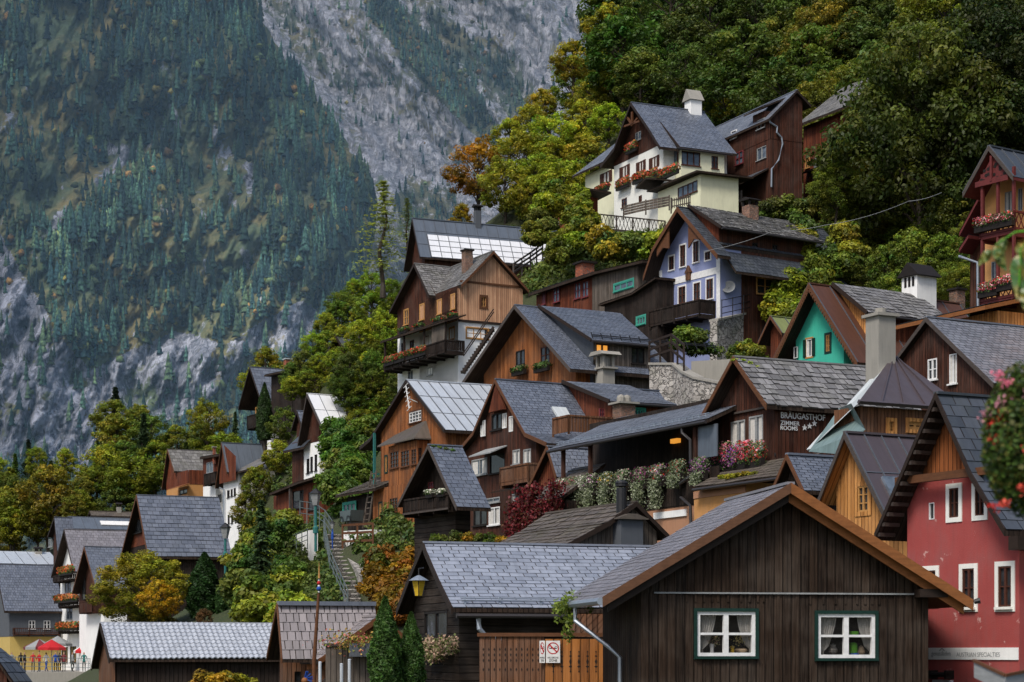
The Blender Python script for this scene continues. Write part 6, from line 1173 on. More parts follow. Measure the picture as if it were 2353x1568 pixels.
def sheet(name, u0, u1, v0, v1, st, dep, bare, mat, edge=None):
    U = np.arange(u0, u1+.1, st); V = np.arange(v1, v0-.1, -st); X = np.zeros((len(V), len(U))); Y = X.copy(); Z = X.copy(); B = X.copy()
    for j, v in enumerate(V):
        e = edge(v) if edge else None; uu = U if e is None else u0+(e-u0)*(U-u0)/(u1-u0)
        for i, u in enumerate(uu): d = dep(u, v); X[j, i] = (u-CX)*d/F; Y[j, i] = d; Z[j, i] = (HV-v)*d/F; B[j, i] = bare(u, v)
    o = bpy.data.objects.new(name, gridmesh(name, X, Y, Z, mat, [('bare', 'FLOAT', 'POINT', B)])); C.objects.link(o); tag(o, kind='structure'); return o
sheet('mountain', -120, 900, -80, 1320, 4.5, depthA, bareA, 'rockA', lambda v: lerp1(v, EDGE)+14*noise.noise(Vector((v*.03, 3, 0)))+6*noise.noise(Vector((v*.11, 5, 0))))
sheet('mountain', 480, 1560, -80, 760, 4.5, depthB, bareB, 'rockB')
# conifers of the far forest: one mass per mountainside
def conelow(n=7, tiers=4):
    v, f, c = [], [], []
    for t in range(tiers):
        z0 = .1+.8*t/tiers; z1 = min(1., z0+.9/tiers+.16); r = .17*(1-.82*t/tiers); k = len(v)
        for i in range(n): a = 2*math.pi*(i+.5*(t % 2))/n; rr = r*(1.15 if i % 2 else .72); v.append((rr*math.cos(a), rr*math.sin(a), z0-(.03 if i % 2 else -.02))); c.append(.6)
        v.append((0, 0, z1)); c.append(1.5)  # light tips over dark skirts: tree shading put into vertex colour
        for i in range(n): f.append((k+i, k+(i+1) % n, k+n))
    return np.array(v), np.array(f), np.array(c)
CV, CF, CCc = conelow()
def leaflow():
    d = np.array([(1, 0, 0), (.3, .95, 0), (-.8, .6, 0), (-.8, -.6, 0), (.3, -.95, 0), (.6, .3, .7), (-.35, .55, .75), (-.3, -.6, .7), (0, 0, 1), (0, 0, -.6)], float); d[:, 2] = d[:, 2]*.42+.5; d[:, :2] *= .33
    from mathutils.geometry import delaunay_2d_cdt
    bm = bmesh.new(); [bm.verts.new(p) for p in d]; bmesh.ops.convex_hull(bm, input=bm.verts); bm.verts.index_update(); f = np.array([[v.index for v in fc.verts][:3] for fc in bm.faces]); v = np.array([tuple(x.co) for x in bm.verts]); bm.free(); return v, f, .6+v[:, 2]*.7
LV, LF, LC = leaflow()
def forest(name, n, u0, u1, v0, v1, dep, dens, hpx, cols, label, conif=.8):
    vs, fs, cs = [], [], []; base = 0; got = 0; tr = 0; lv = []
    while got < n and tr < n*12:
        tr += 1; u, v = R.uniform(u0, u1), R.uniform(v0, v1)
        if R.random() > dens(u, v): continue
        d = dep(u, v); H = R.uniform(*hpx)*(1.25 if R.random() < .2 else 1)*d/F; p = np.array([(u-CX)*d/F, d-6, (HV-v)*d/F-H*.15]); con = R.random() < conif
        V_, F_, C_ = (CV, CF, CCc) if con else (LV, LF, LC); H_ = H if con else H*.6; a = R.uniform(0, 6.28); ca, sa = math.cos(a), math.sin(a); w = R.uniform(.85, 1.3); q = V_*np.array([w, w, 1])*H_; q = np.stack([q[:, 0]*ca-q[:, 1]*sa, q[:, 0]*sa+q[:, 1]*ca, q[:, 2]], 1)
        if not con: q += NR.normal(size=q.shape)*H_*.05
        c = R.choice(cols[0] if con else cols[1]); k = R.uniform(.6, 1.4)*max(.3, .9+1.25*noise.fractal(Vector((u*.011, v*.008, 60.)), 1., 2., 3)); vs.append(q+p); fs.append(F_+base); base += len(q); cc = np.ones((len(q), 4)); cc[:, :3] = np.outer(C_*k, c); cs.append(cc); got += 1
    o = bpy.data.objects.new(name, rawmesh(bpy.data.meshes.new(name), np.concatenate(vs), np.concatenate(fs), 'far', [('col', 'FLOAT_COLOR', 'POINT', np.concatenate(cs))])); C.objects.link(o); tag(o, label, 'forest', None, 'stuff')
def farmat():
    m, nt, b = NT('far_forest'); a = nd(nt, 'Attribute', attribute_name='col'); t = nd(nt, 'TexCoord'); n = noi(nt, t.outputs['Object'], .35, 4, .7); nt.links.new(mix(nt, rng(nt, n, .35, .65), a.outputs['Color'], (.014, .03, .036)), b.inputs['Base Color']); b.inputs['Roughness'].default_value = .9; b.inputs['Specular IOR Level'].default_value = .1; bump(nt, n, b, 1., 3.); return m
M['far'] = farmat()
def densA(u, v):
    if u > lerp1(v, EDGE)-4: return 0
    b = bareA(u, v); n = noise.fractal(Vector((u*.01, v*.008, 44.)), 1., 2., 3); r = .5 if b < .1 else .3 if b < .28 else .13 if b < .5 else .04
    if u < 230 and v < 500: r *= .3+.9*max(0, n)
    if 440 < u < 600 and 280 < v < 640: r *= .4
    return max(0, min(1, r*(1+n*.9)))
def densB(u, v):
    if u < lerp1(v, EDGE)-10: return 0
    b = bareB(u, v); return .9 if b < .1 else .5 if b < .3 else .12 if b < .5 else .03
GC = [(.085, .21, .17), (.115, .26, .18), (.05, .13, .14), (.17, .29, .15)]; GL = [(.28, .36, .11), (.42, .38, .11), (.22, .33, .13), (.5, .3, .1)]  # conifer greens carry a bluish haze tint
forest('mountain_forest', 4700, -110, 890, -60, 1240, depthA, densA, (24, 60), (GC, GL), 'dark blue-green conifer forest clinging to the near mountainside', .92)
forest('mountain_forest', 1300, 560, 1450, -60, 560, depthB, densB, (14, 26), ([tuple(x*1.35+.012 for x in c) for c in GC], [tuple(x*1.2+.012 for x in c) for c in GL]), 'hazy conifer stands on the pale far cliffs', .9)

# ---- the blue autumn haze that hangs between the village and the mountain
hm = bpy.data.materials.new('haze'); hm.use_nodes = True; nt = hm.node_tree; nt.nodes.remove(nt.nodes['Principled BSDF']); vs_ = nd(nt, 'VolumeScatter', _Color=(.46, .74, 1., 1), _Density=.00006, _Anisotropy=.0); nt.links.new(vs_.outputs[0], nt.nodes['Material Output'].inputs['Volume'])
M['haze'] = hm; mb = MB(); mb.box(-900, 900, 350, 1900, -7, 1400); o = mb.build('haze', 'haze'); tag(o, 'thin blue haze in front of the mountain', 'haze', None, 'stuff')
# ---------------------------------------------------------------- flowers
def leafarr(c, n, size, cols, jit=.15):
    k = NR.integers(0, len(cols), len(c)); col = np.array(cols)[k]*NR.uniform(1-jit, 1+jit, (len(c), 1)); return leafmesh('l', np.array(c), np.array(n), np.full(len(c), size), col, 1.3)
GRN = [(.06, .12, .03), (.09, .15, .04), (.04, .08, .025)]
def flowerthing(name, label, cat, group, c, ext, axis, n, flow, size, gfrac=.55, green=GRN, trail=0., box=None, pname='blossoms', ball=False):
    """c world centre; ext (half length along axis, half depth, half height); axis world horizontal unit vector"""
    ax = Vector((axis[0], axis[1], 0)).normalized(); ay = Vector((-ax.y, ax.x, 0)); q = []; cols = []
    root = empty(name, label, cat, Matrix.Translation(c), group)
    P_ = sph(n)*(NR.uniform(.3, 1, n)**.4)[:, None]*np.array(ext)
    if not ball: P_[:, 0] = NR.uniform(-1, 1, n)*ext[0]
    isf = (NR.uniform(0, 1, n) > gfrac) & ((P_[:, 2] > -ext[2]*.6)); N_ = P_/np.array(ext)+NR.normal(size=(n, 3))*.5
    col = np.where(isf[:, None], np.array(flow)[NR.integers(0, len(flow), n)], np.array(green)[NR.integers(0, len(green), n)])*NR.uniform(.6, 1.3, (n, 1))
    # flowers grow in patches
    if trail:
        m_ = int(n*.9); t = NR.uniform(0, 1, m_)**.8; T_ = np.stack([NR.normal(size=m_)*ext[0]*(.5-.25*t), NR.normal(size=m_)*ext[1]*.4-ext[1]*.5, -ext[2]*.5-t*trail*(.6+.4*np.abs(np.sin(np.arange(m_)*12.9)))], 1); P_ = np.concatenate([P_, T_]); N_ = np.concatenate([N_, NR.normal(size=(m_, 3))]); col = np.concatenate([col, np.array([(.20, .24, .15), (.30, .34, .26), (.13, .17, .09)])[NR.integers(0, 3, m_)]*NR.uniform(.6, 1.2, (m_, 1))])
    W = P_[:, :1]*np.array(ax)+P_[:, 1:2]*np.array(ay)+P_[:, 2:]*np.array((0, 0, 1)); NW = N_[:, :1]*np.array(ax)+N_[:, 1:2]*np.array(ay)+N_[:, 2:]*np.array((0, 0, 1))
    o = bpy.data.objects.new(pname, leafmesh(pname, W, NW+1e-4, np.full(len(W), size), col, 1.3)); C.objects.link(o); o.parent = root
    if box:
        mb = MB(); Mx = Matrix((( ax.x, ay.x, 0, 0), (ax.y, ay.y, 0, 0), (0, 0, 1, 0), (0, 0, 0, 1))); h_ = min(.22, ext[2]); mb.box(-ext[0], ext[0], -.1, .1, -ext[2]*.7-h_, -ext[2]*.4, 0, Mx); mb.build('planter', box, root)
    return root
RED = [(.55, .03, .02), (.6, .09, .06), (.5, .12, .10)]; ORA = [(.5, .14, .03), (.42, .18, .06), (.45, .08, .03)]; PNK = [(.6, .16, .25), (.65, .3, .4), (.5, .04, .08)]; PUR = [(.22, .06, .36), (.36, .10, .30), (.45, .2, .42)]; SIL = [(.5, .52, .45), (.62, .62, .58)]; YEL = [(.65, .42, .03), (.5, .5, .4)]; WHI = [(.7, .66, .62), (.6, .25, .28)]
h = GH; dx = h.M.to_3x3() @ Vector((1, 0, 0))
for i, (px_, py_, fl, nm, gf) in enumerate(((500, 1050, SIL+PNK[:1], 'white and rose', .3), (560, 1040, [(.45, .16, .2), (.3, .12, .1)], 'dusty pink', .45), (640, 1030, SIL, 'silver-white', .25), (715, 1015, SIL+PUR[1:], 'white and lilac', .4), (830, 1000, SIL+YEL[:1], 'silver and yellow', .4), (950, 985, PNK[1:2]+SIL, 'pale pink', .55), (1090, 965, [(.34, .08, .22), (.4, .14, .3)], 'dark mauve', .4), (1215, 945, PUR[1:]+SIL+RED[:1], 'white and magenta', .4), (1360, 915, RED+SIL, 'red dotted green', .7), (1530, 895, PUR, 'violet', .45))):
    p_ = h.g((px_, py_), -1.15); flowerthing('flower_basket', '%s trailing flower basket, %s from the left along the guesthouse gallery' % (nm, ('first', 'second', 'third', 'fourth', 'fifth', 'sixth', 'seventh', 'eighth', 'ninth', 'tenth')[i]), 'flower basket', 'trailing flowers along the gallery', h.w((p_[0], -1.2, p_[1])), (.4, .28, .4), dx, 1200, [tuple(x*.75 for x in q_) for q_ in fl], .06, min(.85, gf+.22), [(.12, .17, .09), (.07, .11, .04), (.2, .24, .16)], 1.15 if i < 8 else .5, 'pd')
for px_, py_, fl, nm in ((1705, 800, PNK, 'pale pink'), (1775, 830, PUR, 'violet'), (1860, 790, PNK+RED[:1], 'hot pink'), (1945, 790, RED+PNK[1:2]+GRN, 'red and green')):
    p_ = h.g((px_, py_), -.4); flowerthing('window_flowers', '%s flowers below the guesthouse gable windows' % nm, 'flowers', 'flowers under the guesthouse windows', h.w((p_[0], -.45, p_[1])), (.5, .28, .5), dx, 800, fl, .06, .4, box='pd')
mb = None
def mosspatch(name, label, pts, r, base, size=.05, per=140):
    cc = np.array([tuple(p) for p in pts]); c, n, s, col = clumps(cc, np.full(len(cc), r), per, size, base, .3, 1., .5); o = bpy.data.objects.new(name, leafmesh(name, c, n, s, col)); C.objects.link(o); return tag(o, label, 'moss')
mosspatch('moss', 'bright green moss tuft on the guesthouse gable peak', [h.w((h.ax+.02+.3*t, -.45+t*.8, h.az-.1-.3*t*t)) for t in (0, .3, .6, .9, 1.2)], .16, (.30, .38, .03))
mosspatch('moss', 'yellow-green moss along the low roof under the flowers', [h.w((h.g((1625+i*22, 975-i*3), -1.5)[0], -1.45+R.uniform(0, .3), h.g((1625+i*22, 975-i*3), -1.5)[1]+R.uniform(-.05, .05))) for i in range(13)], .17, (.24, .24, .02))
mosspatch('moss', 'green moss on the ridge of the black gable shed', [ASH[0].w((ASH[0].ax+.05*t, -.6+t*.3, ASH[0].az-.05*t)) for t in range(4)], .16, (.14, .22, .03))
# red creeper
def ivy(name, label, cat, poly, fn, n, size, cols, r=.25, per=30):
    us = [p[0] for p in poly]; vs = [p[1] for p in poly]; cc = []
    while len(cc) < n:
        u, v = R.uniform(min(us), max(us)), R.uniform(min(vs), max(vs))
        if inpoly(u, v, poly): cc.append(tuple(fn(u, v)))
    k = np.repeat(np.array(cc), per, 0)+NR.normal(size=(n*per, 3))*r*.6; o = bpy.data.objects.new(name, leafarr(k, NR.normal(size=(n*per, 3))+np.array([-.5, -.8, .3]), size, cols, .45)); C.objects.link(o); return tag(o, label, cat)
CR = [(.085, .008, .012), (.14, .015, .02), (.05, .008, .01), (.06, .025, .012)]
h = CRP; f_ = lambda u, v: h.w((h.g((zJ, u, v), -.5)[0], -.5+R.uniform(-.3, .15), h.g((zJ, u, v), -.5)[1]))
ivy('red_creeper', 'crimson creeper covering the lean-to left of the hanging flower baskets', 'creeper', [(105, 1190), (190, 1160), (190, 1070), (250, 1045), (330, 1050), (300, 1110), (250, 1180), (400, 1150), (440, 1010), (480, 1000), (470, 1270), (380, 1300), (330, 1280), (250, 1380), (130, 1470), (88, 1470), (95, 1280)], f_, 210, .1, CR, .2)
h = BRG; f_ = lambda u, v: h.w((h.g((zE, u, v), -.15)[0], -.15+R.uniform(-.15, .05), h.g((zE, u, v), -.15)[1]))
ivy('ivy', 'dark green ivy climbing the left corner of the tall brown house', 'ivy', [(825, 1050), (860, 1040), (860, 1180), (850, 1310), (805, 1320), (815, 1180)], f_, 50, .1, GRN)
h = SLH; f_ = lambda u, v: (lambda q: h.w((q[0], -.25+R.uniform(-.15, .05), q[1])))(h.g((zL, u, v), -.25))
ivy('window_vine', 'pinkish-green trailing vine below the slate hut window', 'vine', [(300, 1235), (600, 1230), (600, 1300), (480, 1340), (400, 1400), (360, 1340), (300, 1280)], f_, 70, .07, [(.12, .14, .05), (.3, .2, .16), (.08, .1, .03), (.35, .28, .2)], .14)
h = HUT; g_ = lambda u, v: P(*zL(u, v), 45.5+R.uniform(-.3, .3))
ivy('gutter_vine', 'thin yellow-green vine growing by the hut gutter', 'vine', [(1400, 900), (1560, 850), (1700, 950), (1740, 980), (1560, 960), (1540, 1060), (1520, 1230), (1495, 1230), (1490, 1060), (1430, 1060), (1390, 1030)], g_, 40, .07, [(.14, .2, .03), (.22, .27, .05), (.1, .15, .03)], .1, 14)
# flower boxes
def fbox(H, r, zm, y, label, fl, group=None, gf=.45, n=500, size=.1, trail=0, box='pd', th=None):
    H2 = H; q = [H.g((zm, r[0], (r[1]+r[3])/2), y)[0], H.g((zm, r[2], (r[1]+r[3])/2), y)[0]]; z = [H.g((zm, (r[0]+r[2])/2, r[3]), y)[1], H.g((zm, (r[0]+r[2])/2, r[1]), y)[1]]
    flowerthing('flower_box', label, 'flower box', group, H.w(((q[0]+q[1])/2, y, (z[0]+z[1])/2)), (abs(q[1]-q[0])/2, .28, (z[1]-z[0])/2), H.M.to_3x3() @ Vector((1, 0, 0)), n, fl, size, gf, GRN, trail, box)
for r, nm in (((490, 785, 585, 862), 'round red flower box under the left shuttered window of the white house'), ((620, 735, 715, 812), 'left half of the long flower box under the shuttered white-house windows'), ((715, 715, 810, 795), 'right half of the long flower box under the shuttered white-house windows'), ((820, 685, 975, 772), 'red flower box along the veranda of the white house'), ((565, 500, 645, 578), 'pinkish-red flower box at the attic window of the white house'), ((330, 830, 425, 890), 'red flowers at the lower left window of the white house')):
    fbox(WHT, r, zG, -.3, nm, RED+ORA+[(.5, .2, .18)], 'flower boxes of the white house', n=700, size=.13)
for i, (a, b) in enumerate(((240, 320), (325, 405), (420, 495), (500, 580))):
    y0 = 1275-(a-240)*.3; fbox(GALH[0], (a, y0, b, y0+70), zD, -1.35, '%s red-flowered box on the gallery rail of the larch-board house' % ('leftmost', 'second from left', 'third from left', 'rightmost')[i], RED+[(.1, .16, .03)], 'boxes on the gallery rail', n=450, size=.11)
for r, nm in (((365, 1045, 420, 1085), 'first'), ((490, 1015, 545, 1050), 'second'), ((640, 965, 700, 1005), 'third, greenest'), ((765, 925, 815, 970), 'fourth')): fbox(GALH[0], r, zD, -.3, '%s of four small flower boxes under the upper side windows, gallery house' % nm, RED[:1]+GRN, 'small boxes under the upper side windows', n=260, size=.1, gf=.7)
for r, nm in (((1285, 1360, 1385, 1420), 'left'), ((1465, 1330, 1580, 1392), 'right')): fbox(LARCH, r, zD, -.3, 'green plant box, %s one on the orange gable of the larch house' % nm, [(.3, .12, .1)], 'plant boxes on the larch house', .93, 420, .1)
for r, nm in (((588, 975, 640, 1030), 'left'), ((680, 970, 735, 1022), 'right')): fbox(ASH[0], r, zE, -.75, 'white flower pot, %s one on the black gable shed balcony' % nm, SIL, 'white pots on the black shed', .5, 220, .08)
for r, nm in (((382, 810, 470, 868), 'top'), ((355, 990, 505, 1045), 'middle'), ((368, 1172, 505, 1228), 'bottom')): fbox(FLB, r, zA, -1.15, 'orange flower box on the %s balcony of the white gabled house' % nm, ORA+[(.35, .15, .06)], 'orange balcony boxes', .35, 700, .2)
h, a0, a1 = VILLA
for px_, py_, nm in ((1265, 505, 'upper balcony, left'), (1375, 480, 'upper balcony, right'), (1285, 885, 'lower balcony, left'), (1375, 850, 'lower balcony, right')): fbox(h, (px_-58, py_-38, px_+52, py_+35), zI, -1.2, 'pink and white flowers on the villa %s side' % nm, WHI+RED[:1]+PNK, 'flower boxes of the villa', .5, 600, .07)
fbox(SLH, (-1, -1, 1, 1), zL, -.3, 'x', RED) if False else None
h = empty('flower_box', 'dark planter of yellow-green flowers on the grey panel left of the thujas', 'flower box', Matrix.Translation(P(*zC(1000, 1250), 55)))
mb = MB(); mb.box(-.22, .45, -.15, .15, -.25, .12); mb.build('planter', 'concd', h); o = bpy.data.objects.new('foliage', leafarr(NR.normal(size=(700, 3))*np.array([.45, .18, .13])+np.array([0, 0, .18]), NR.normal(size=(700, 3)), .06, [(.2, .24, .05), (.45, .3, .08), (.4, .12, .1), (.1, .14, .03)])); C.objects.link(o); o.parent = h
pn = empty('board_screen', 'grey weathered upright board panel left of the thujas', 'panel', Matrix.Translation(P(*zC(1020, 1568), 55.3))); mb = MB(); mb.box(-.95, .7, 0, .06, -1.5, 1.0); mb.build('boards', 'grey', pn); mb = MB(); mb.box(-1, 1.4, -.05, .1, 1.0, 1.08); mb.build('rail', 'bargeg', pn)
# foreground flowers at the right edge
def near(u, v, Y): return P(u, v, Y)
c = near(2362, 1010, 8.5); root = empty('hanging_basket', 'big hanging basket of red geraniums close by at right edge', 'flower basket', Matrix.Translation(c))
n = 9000; q = sph(n)*(NR.uniform(.25, 1, n)**.4)[:, None]*np.array([.2, .2, .34]); col = np.array([(.05, .1, .02), (.08, .15, .025), (.03, .055, .015), (.12, .13, .03)])[NR.integers(0, 4, n)]*NR.uniform(.6, 1.2, (n, 1))
o = bpy.data.objects.new('foliage', leafmesh('foliage', q, q+NR.normal(size=(n, 3))*.15, np.full(n, .02), col, 1.3)); C.objects.link(o); o.parent = root
fc = []; fcol = []
for i in range(20):
    d = sph(1)[0]*np.array([.2, .2, .33]); d[0] = -abs(d[0])*.9; d[1] = -abs(d[1]); d[2] = R.uniform(-.3, .12) if i < 15 else R.uniform(.1, .3); k = RED[R.randrange(2)] if i < 15 else PNK[R.randrange(2)]
    for _ in range(30): fc.append(d+NR.normal(size=3)*.013); fcol.append(k)
o = bpy.data.objects.new('blossoms', leafmesh('blossoms', np.array(fc), NR.normal(size=(len(fc), 3)), np.full(len(fc), .014), np.array(fcol), 1.1)); C.objects.link(o); o.parent = root
mb = MB(); mb.tube([(0, 0, .25), (.1, 0, 1.2)], .006, 5); mb.lathe((0, 0, -.05), [(.02, -.18), (.12, -.12), (.15, .02)], 12); mb.build('pot', 'pd', root)
c = near(2345, 545, 8.0); root = empty('climbing_vine', 'blurred vine shoot with large leaves close by at upper right edge', 'vine', Matrix.Translation(c)); mb = MB(); mb.tube([(.25, 0, .0), (.08, 0, .03), (-.02, .0, .02), (-.1, 0, -.03)], [.006, .005, .004, .002], 6); mb.tube([(.05, 0, .02), (.0, 0, -.05), (-.005, 0, -.2)], .003, 5); mb.build('stem', 'pgn', root)
lv = MB()
for x, z, l, w, a in ((-.1, -.03, .12, .05, -70), (-.06, .0, .10, .045, -110), (-.115, -.05, .09, .04, -130), (.0, -.06, .2, .07, -95), (.01, -.16, .16, .07, -80), (-.01, -.02, .09, .045, -60), (.03, .0, .12, .05, -85), (.02, -.22, .14, .06, -70)):
    ca, sa = math.cos(rad(a)), math.sin(rad(a)); N = 7; L = [(x+t*l*ca+k*w*.5*math.sin(math.pi*min(1, t*1.02)**.7)*-sa, R.uniform(-.01, .01)+abs(k)*.012-t*t*.02, z+t*l*sa+k*w*.5*math.sin(math.pi*min(1, t*1.02)**.7)*ca) for k in (-1, 0, 1) for t in [j/N for j in range(N+1)]]
    for k in (0, 1):
        for j in range(N): b_ = k*(N+1)+j; lv.face([L[b_], L[b_+1], L[b_+N+2], L[b_+N+1]], 0, .5)
def vleaf():
    m, nt, b = NT('vine_leaf'); n1 = noi(nt, uvn(nt), 14, 3); nt.links.new(mix(nt, rng(nt, n1, .42, .68), (.035, .10, .015), (.28, .2, .03)), b.inputs['Base Color']); b.inputs['Roughness'].default_value = .45; return m
M['vleaf'] = vleaf(); lv.build('leaves', 'vleaf', root)

# ---------------------------------------------------------------- lettering and signs
def text(s, size, mat, bold=.0, ext=.004, align='LEFT', sp=1.):
    cu = bpy.data.curves.new('t', 'FONT'); cu.body = s; cu.size = size; cu.extrude = ext; cu.offset = bold; cu.align_x = align; cu.space_character = sp; o = bpy.data.objects.new('t', cu); C.objects.link(o)
    bpy.context.view_layer.update(); me = bpy.data.meshes.new_from_object(o.evaluated_get(bpy.context.evaluated_depsgraph_get())); bpy.data.objects.remove(o); me.materials.clear(); me.materials.append(M[mat]); return me
def textpart(H, me, name, side, a, b, off, parent=None, sx=1.):
    o = bpy.data.objects.new(name, me); C.objects.link(o); o.parent = parent or H.root
    k, q = side; X, O = {'f': (Vector((1, 0, 0)), Vector((a, q-off, b))), 'r': (Vector((0, 1, 0)), Vector((q+off, a, b)))}[k]; Z = Vector((0, 0, 1)); N = X.cross(Z)
    L = Matrix(((X.x*sx, Z.x, N.x, O.x), (X.y*sx, Z.y, N.y, O.y), (X.z*sx, Z.z, N.z, O.z), (0, 0, 0, 1))); o.matrix_basis = L if parent else H.rel @ L; return o
def fit_text(H, s, side, r, zm, mat, name, bold=.012):
    me = text(s, 1., mat, bold); co = np.array([v.co for v in me.vertices]); a0, b0, a1, b1 = H.rect(side, (*r, zm)); w, hh = co[:, 0].max()-co[:, 0].min(), co[:, 1].max()-co[:, 1].min(); sy = (b1-b0)/hh; sx = (a1-a0)/w
    for v in me.vertices: v.co = ((v.co.x-co[:, 0].min())*sx, (v.co.y-co[:, 1].min())*sy, v.co.z)
    return textpart(H, me, name, side, a0, b0, .03)
fit_text(GH, 'BRÄUGASTHOF', ('r', 0.), (64, 214, 286, 251), zK, 'pw', 'lettering'); fit_text(GH, 'ZIMMER', ('r', 0.), (62, 259, 158, 280), zK, 'pw', 'lettering'); fit_text(GH, 'ROOMS', ('r', 0.), (62, 284, 148, 305), zK, 'pw', 'lettering')
for px_, py_ in ((183, 292), (208, 284), (232, 271)):
    a, b = GH.s((zK, px_, py_), 0.); mb = MB(); mb.prism([(.02, a+(.12 if i % 2 == 0 else .05)*math.sin(i*math.pi/5), b+(.12 if i % 2 == 0 else .05)*math.cos(i*math.pi/5)) for i in range(10)], (.02, 0, 0)); GH.part(mb, 'star', 'pw')
h, z0, z1, xr = PINK; zm_ = (z0+z1)/2
fit_text(h, 'genussladen', ('f', 0.), (826, 1412, 922, 1442), zK, 'pgr', 'lettering', .0); fit_text(h, 'AUSTRIAN SPECIALTIES', ('f', 0.), (952, 1418, 1170, 1440), zK, 'pgr', 'lettering', .0)
mb = MB(); a, b = h.g((880, 1402)); mb.bar((a-.09, -.035, b-.04), (a, -.035, b+.02), .015, .015); mb.bar((a+.09, -.035, b-.04), (a, -.035, b+.02), .015, .015); h.part(mb, 'roof_emblem', 'pgr')
mb = MB(); k = h.rect(('f', 0), (845, 1508, 935, 1530)); mb.tube([(k[0], -.2, k[1]), (k[2], -.2, k[1])], .06, 8); mb.box(k[0], k[0]+.06, -.25, 0, k[1]-.1, k[1]+.1); mb.box(k[2]-.06, k[2], -.25, 0, k[1]-.1, k[1]+.1); h.part(mb, 'awning_roller', 'pd'); mb = MB(); mb.box(k[0], k[2], -.12, -.02, k[1]-.4, k[1]-.12); h.part(mb, 'shop_sign', 'zinc')
# fence and gate with the drone sign
FY = 49.
def face_frame(p, Y, th=0): return Matrix.Translation(P(*p, Y)) @ Matrix.Rotation(-rad(th), 4, 'Z')
k = FY/F*.2812; fr = face_frame(zL(780, 1195), FY); root = empty('garden_fence', 'tall brown board fence with rows of small holes', 'fence', fr); W_ = (1310-780)*k; mb = MB(); x = 0
while x < W_-.02: mb.box(x, min(W_, x+.13), 0, .03, -2.2, 0, 0); x += .135
mb.build('boards', 'brown', root); mb = MB(); mb.box(-.05, (1850-780)*k, -.05, .08, 0, .09); mb.build('top_rail', 'bargem', root); mb = MB()
for zz_ in (1300, 1345, 1390, 1465):
    z = -(zz_-1195)*k; x = .1
    while x < W_-.1: mb.prism([(x, -.004, z-.05), (x+.02, -.004, z), (x, -.004, z+.05), (x-.02, -.004, z)], (0, .002, 0)); x += .135
mb.build('cutouts', 'pd', root)
root = empty('garden_gate', 'orange-brown board gate with carved slots beside the drone sign', 'gate', face_frame(zL(1315, 1215), FY-.05)); W_ = (1850-1315)*k; mb = MB(); x = 0
while x < W_-.02: mb.box(x, min(W_, x+.205), 0, .03, -2.2, 0); x += .21
mb.build('boards', 'gate', root); mb = MB(); x = .21
while x < W_: 
    for zz_, hh, ww in ((1320, .035, .02), (1355, .03, .035), (1400, .1, .03), (1440, .035, .045), (1480, .04, .02)): z = -(zz_-1215)*k; mb.prism([(x, -.004, z-hh), (x+ww, -.004, z), (x, -.004, z+hh), (x-ww, -.004, z)], (0, .002, 0))
    mb.box(x-.008, x+.008, -.003, .0, -(1480-1215)*k, -(1320-1215)*k); x += .21
mb.build('cutouts', 'pd', root)
root = empty('diagonal_panel', 'brown panel of diagonal boards above the gate', 'panel', face_frame(zL(1520, 1010), FY+.4)); W_ = (1850-1520)*k; Hh = 190*k; mb = MB(); mb.box(0, W_, .02, .05, -Hh, 0)
for i in range(-6, 12):
    x = i*.2; pl = clipz([(x, -Hh), (x+.17, -Hh), (x+.17+Hh, 0), (x+Hh, 0)], -Hh, 0); pl = [(max(0, min(W_, a)), b) for a, b in pl]; mb.prism([(a, 0, b) for a, b in pl], (0, .02, 0)) if max(a for a, b in pl)-min(a for a, b in pl) > .05 else None
mb.build('boards', 'brown', root)
def ring(mb, cx, cz, r, w, y, m=0, n=28, a0=0, a1=2*math.pi, sx=1.):
    for i in range(n): t, u = a0+(a1-a0)*i/n, a0+(a1-a0)*(i+1)/n; mb.face([(cx+r*sx*math.cos(t), y, cz+r*math.sin(t)), (cx+r*sx*math.cos(u), y, cz+r*math.sin(u)), (cx+(r-w)*sx*math.cos(u), y, cz+(r-w)*math.sin(u)), (cx+(r-w)*sx*math.cos(t), y, cz+(r-w)*math.sin(t))], m)
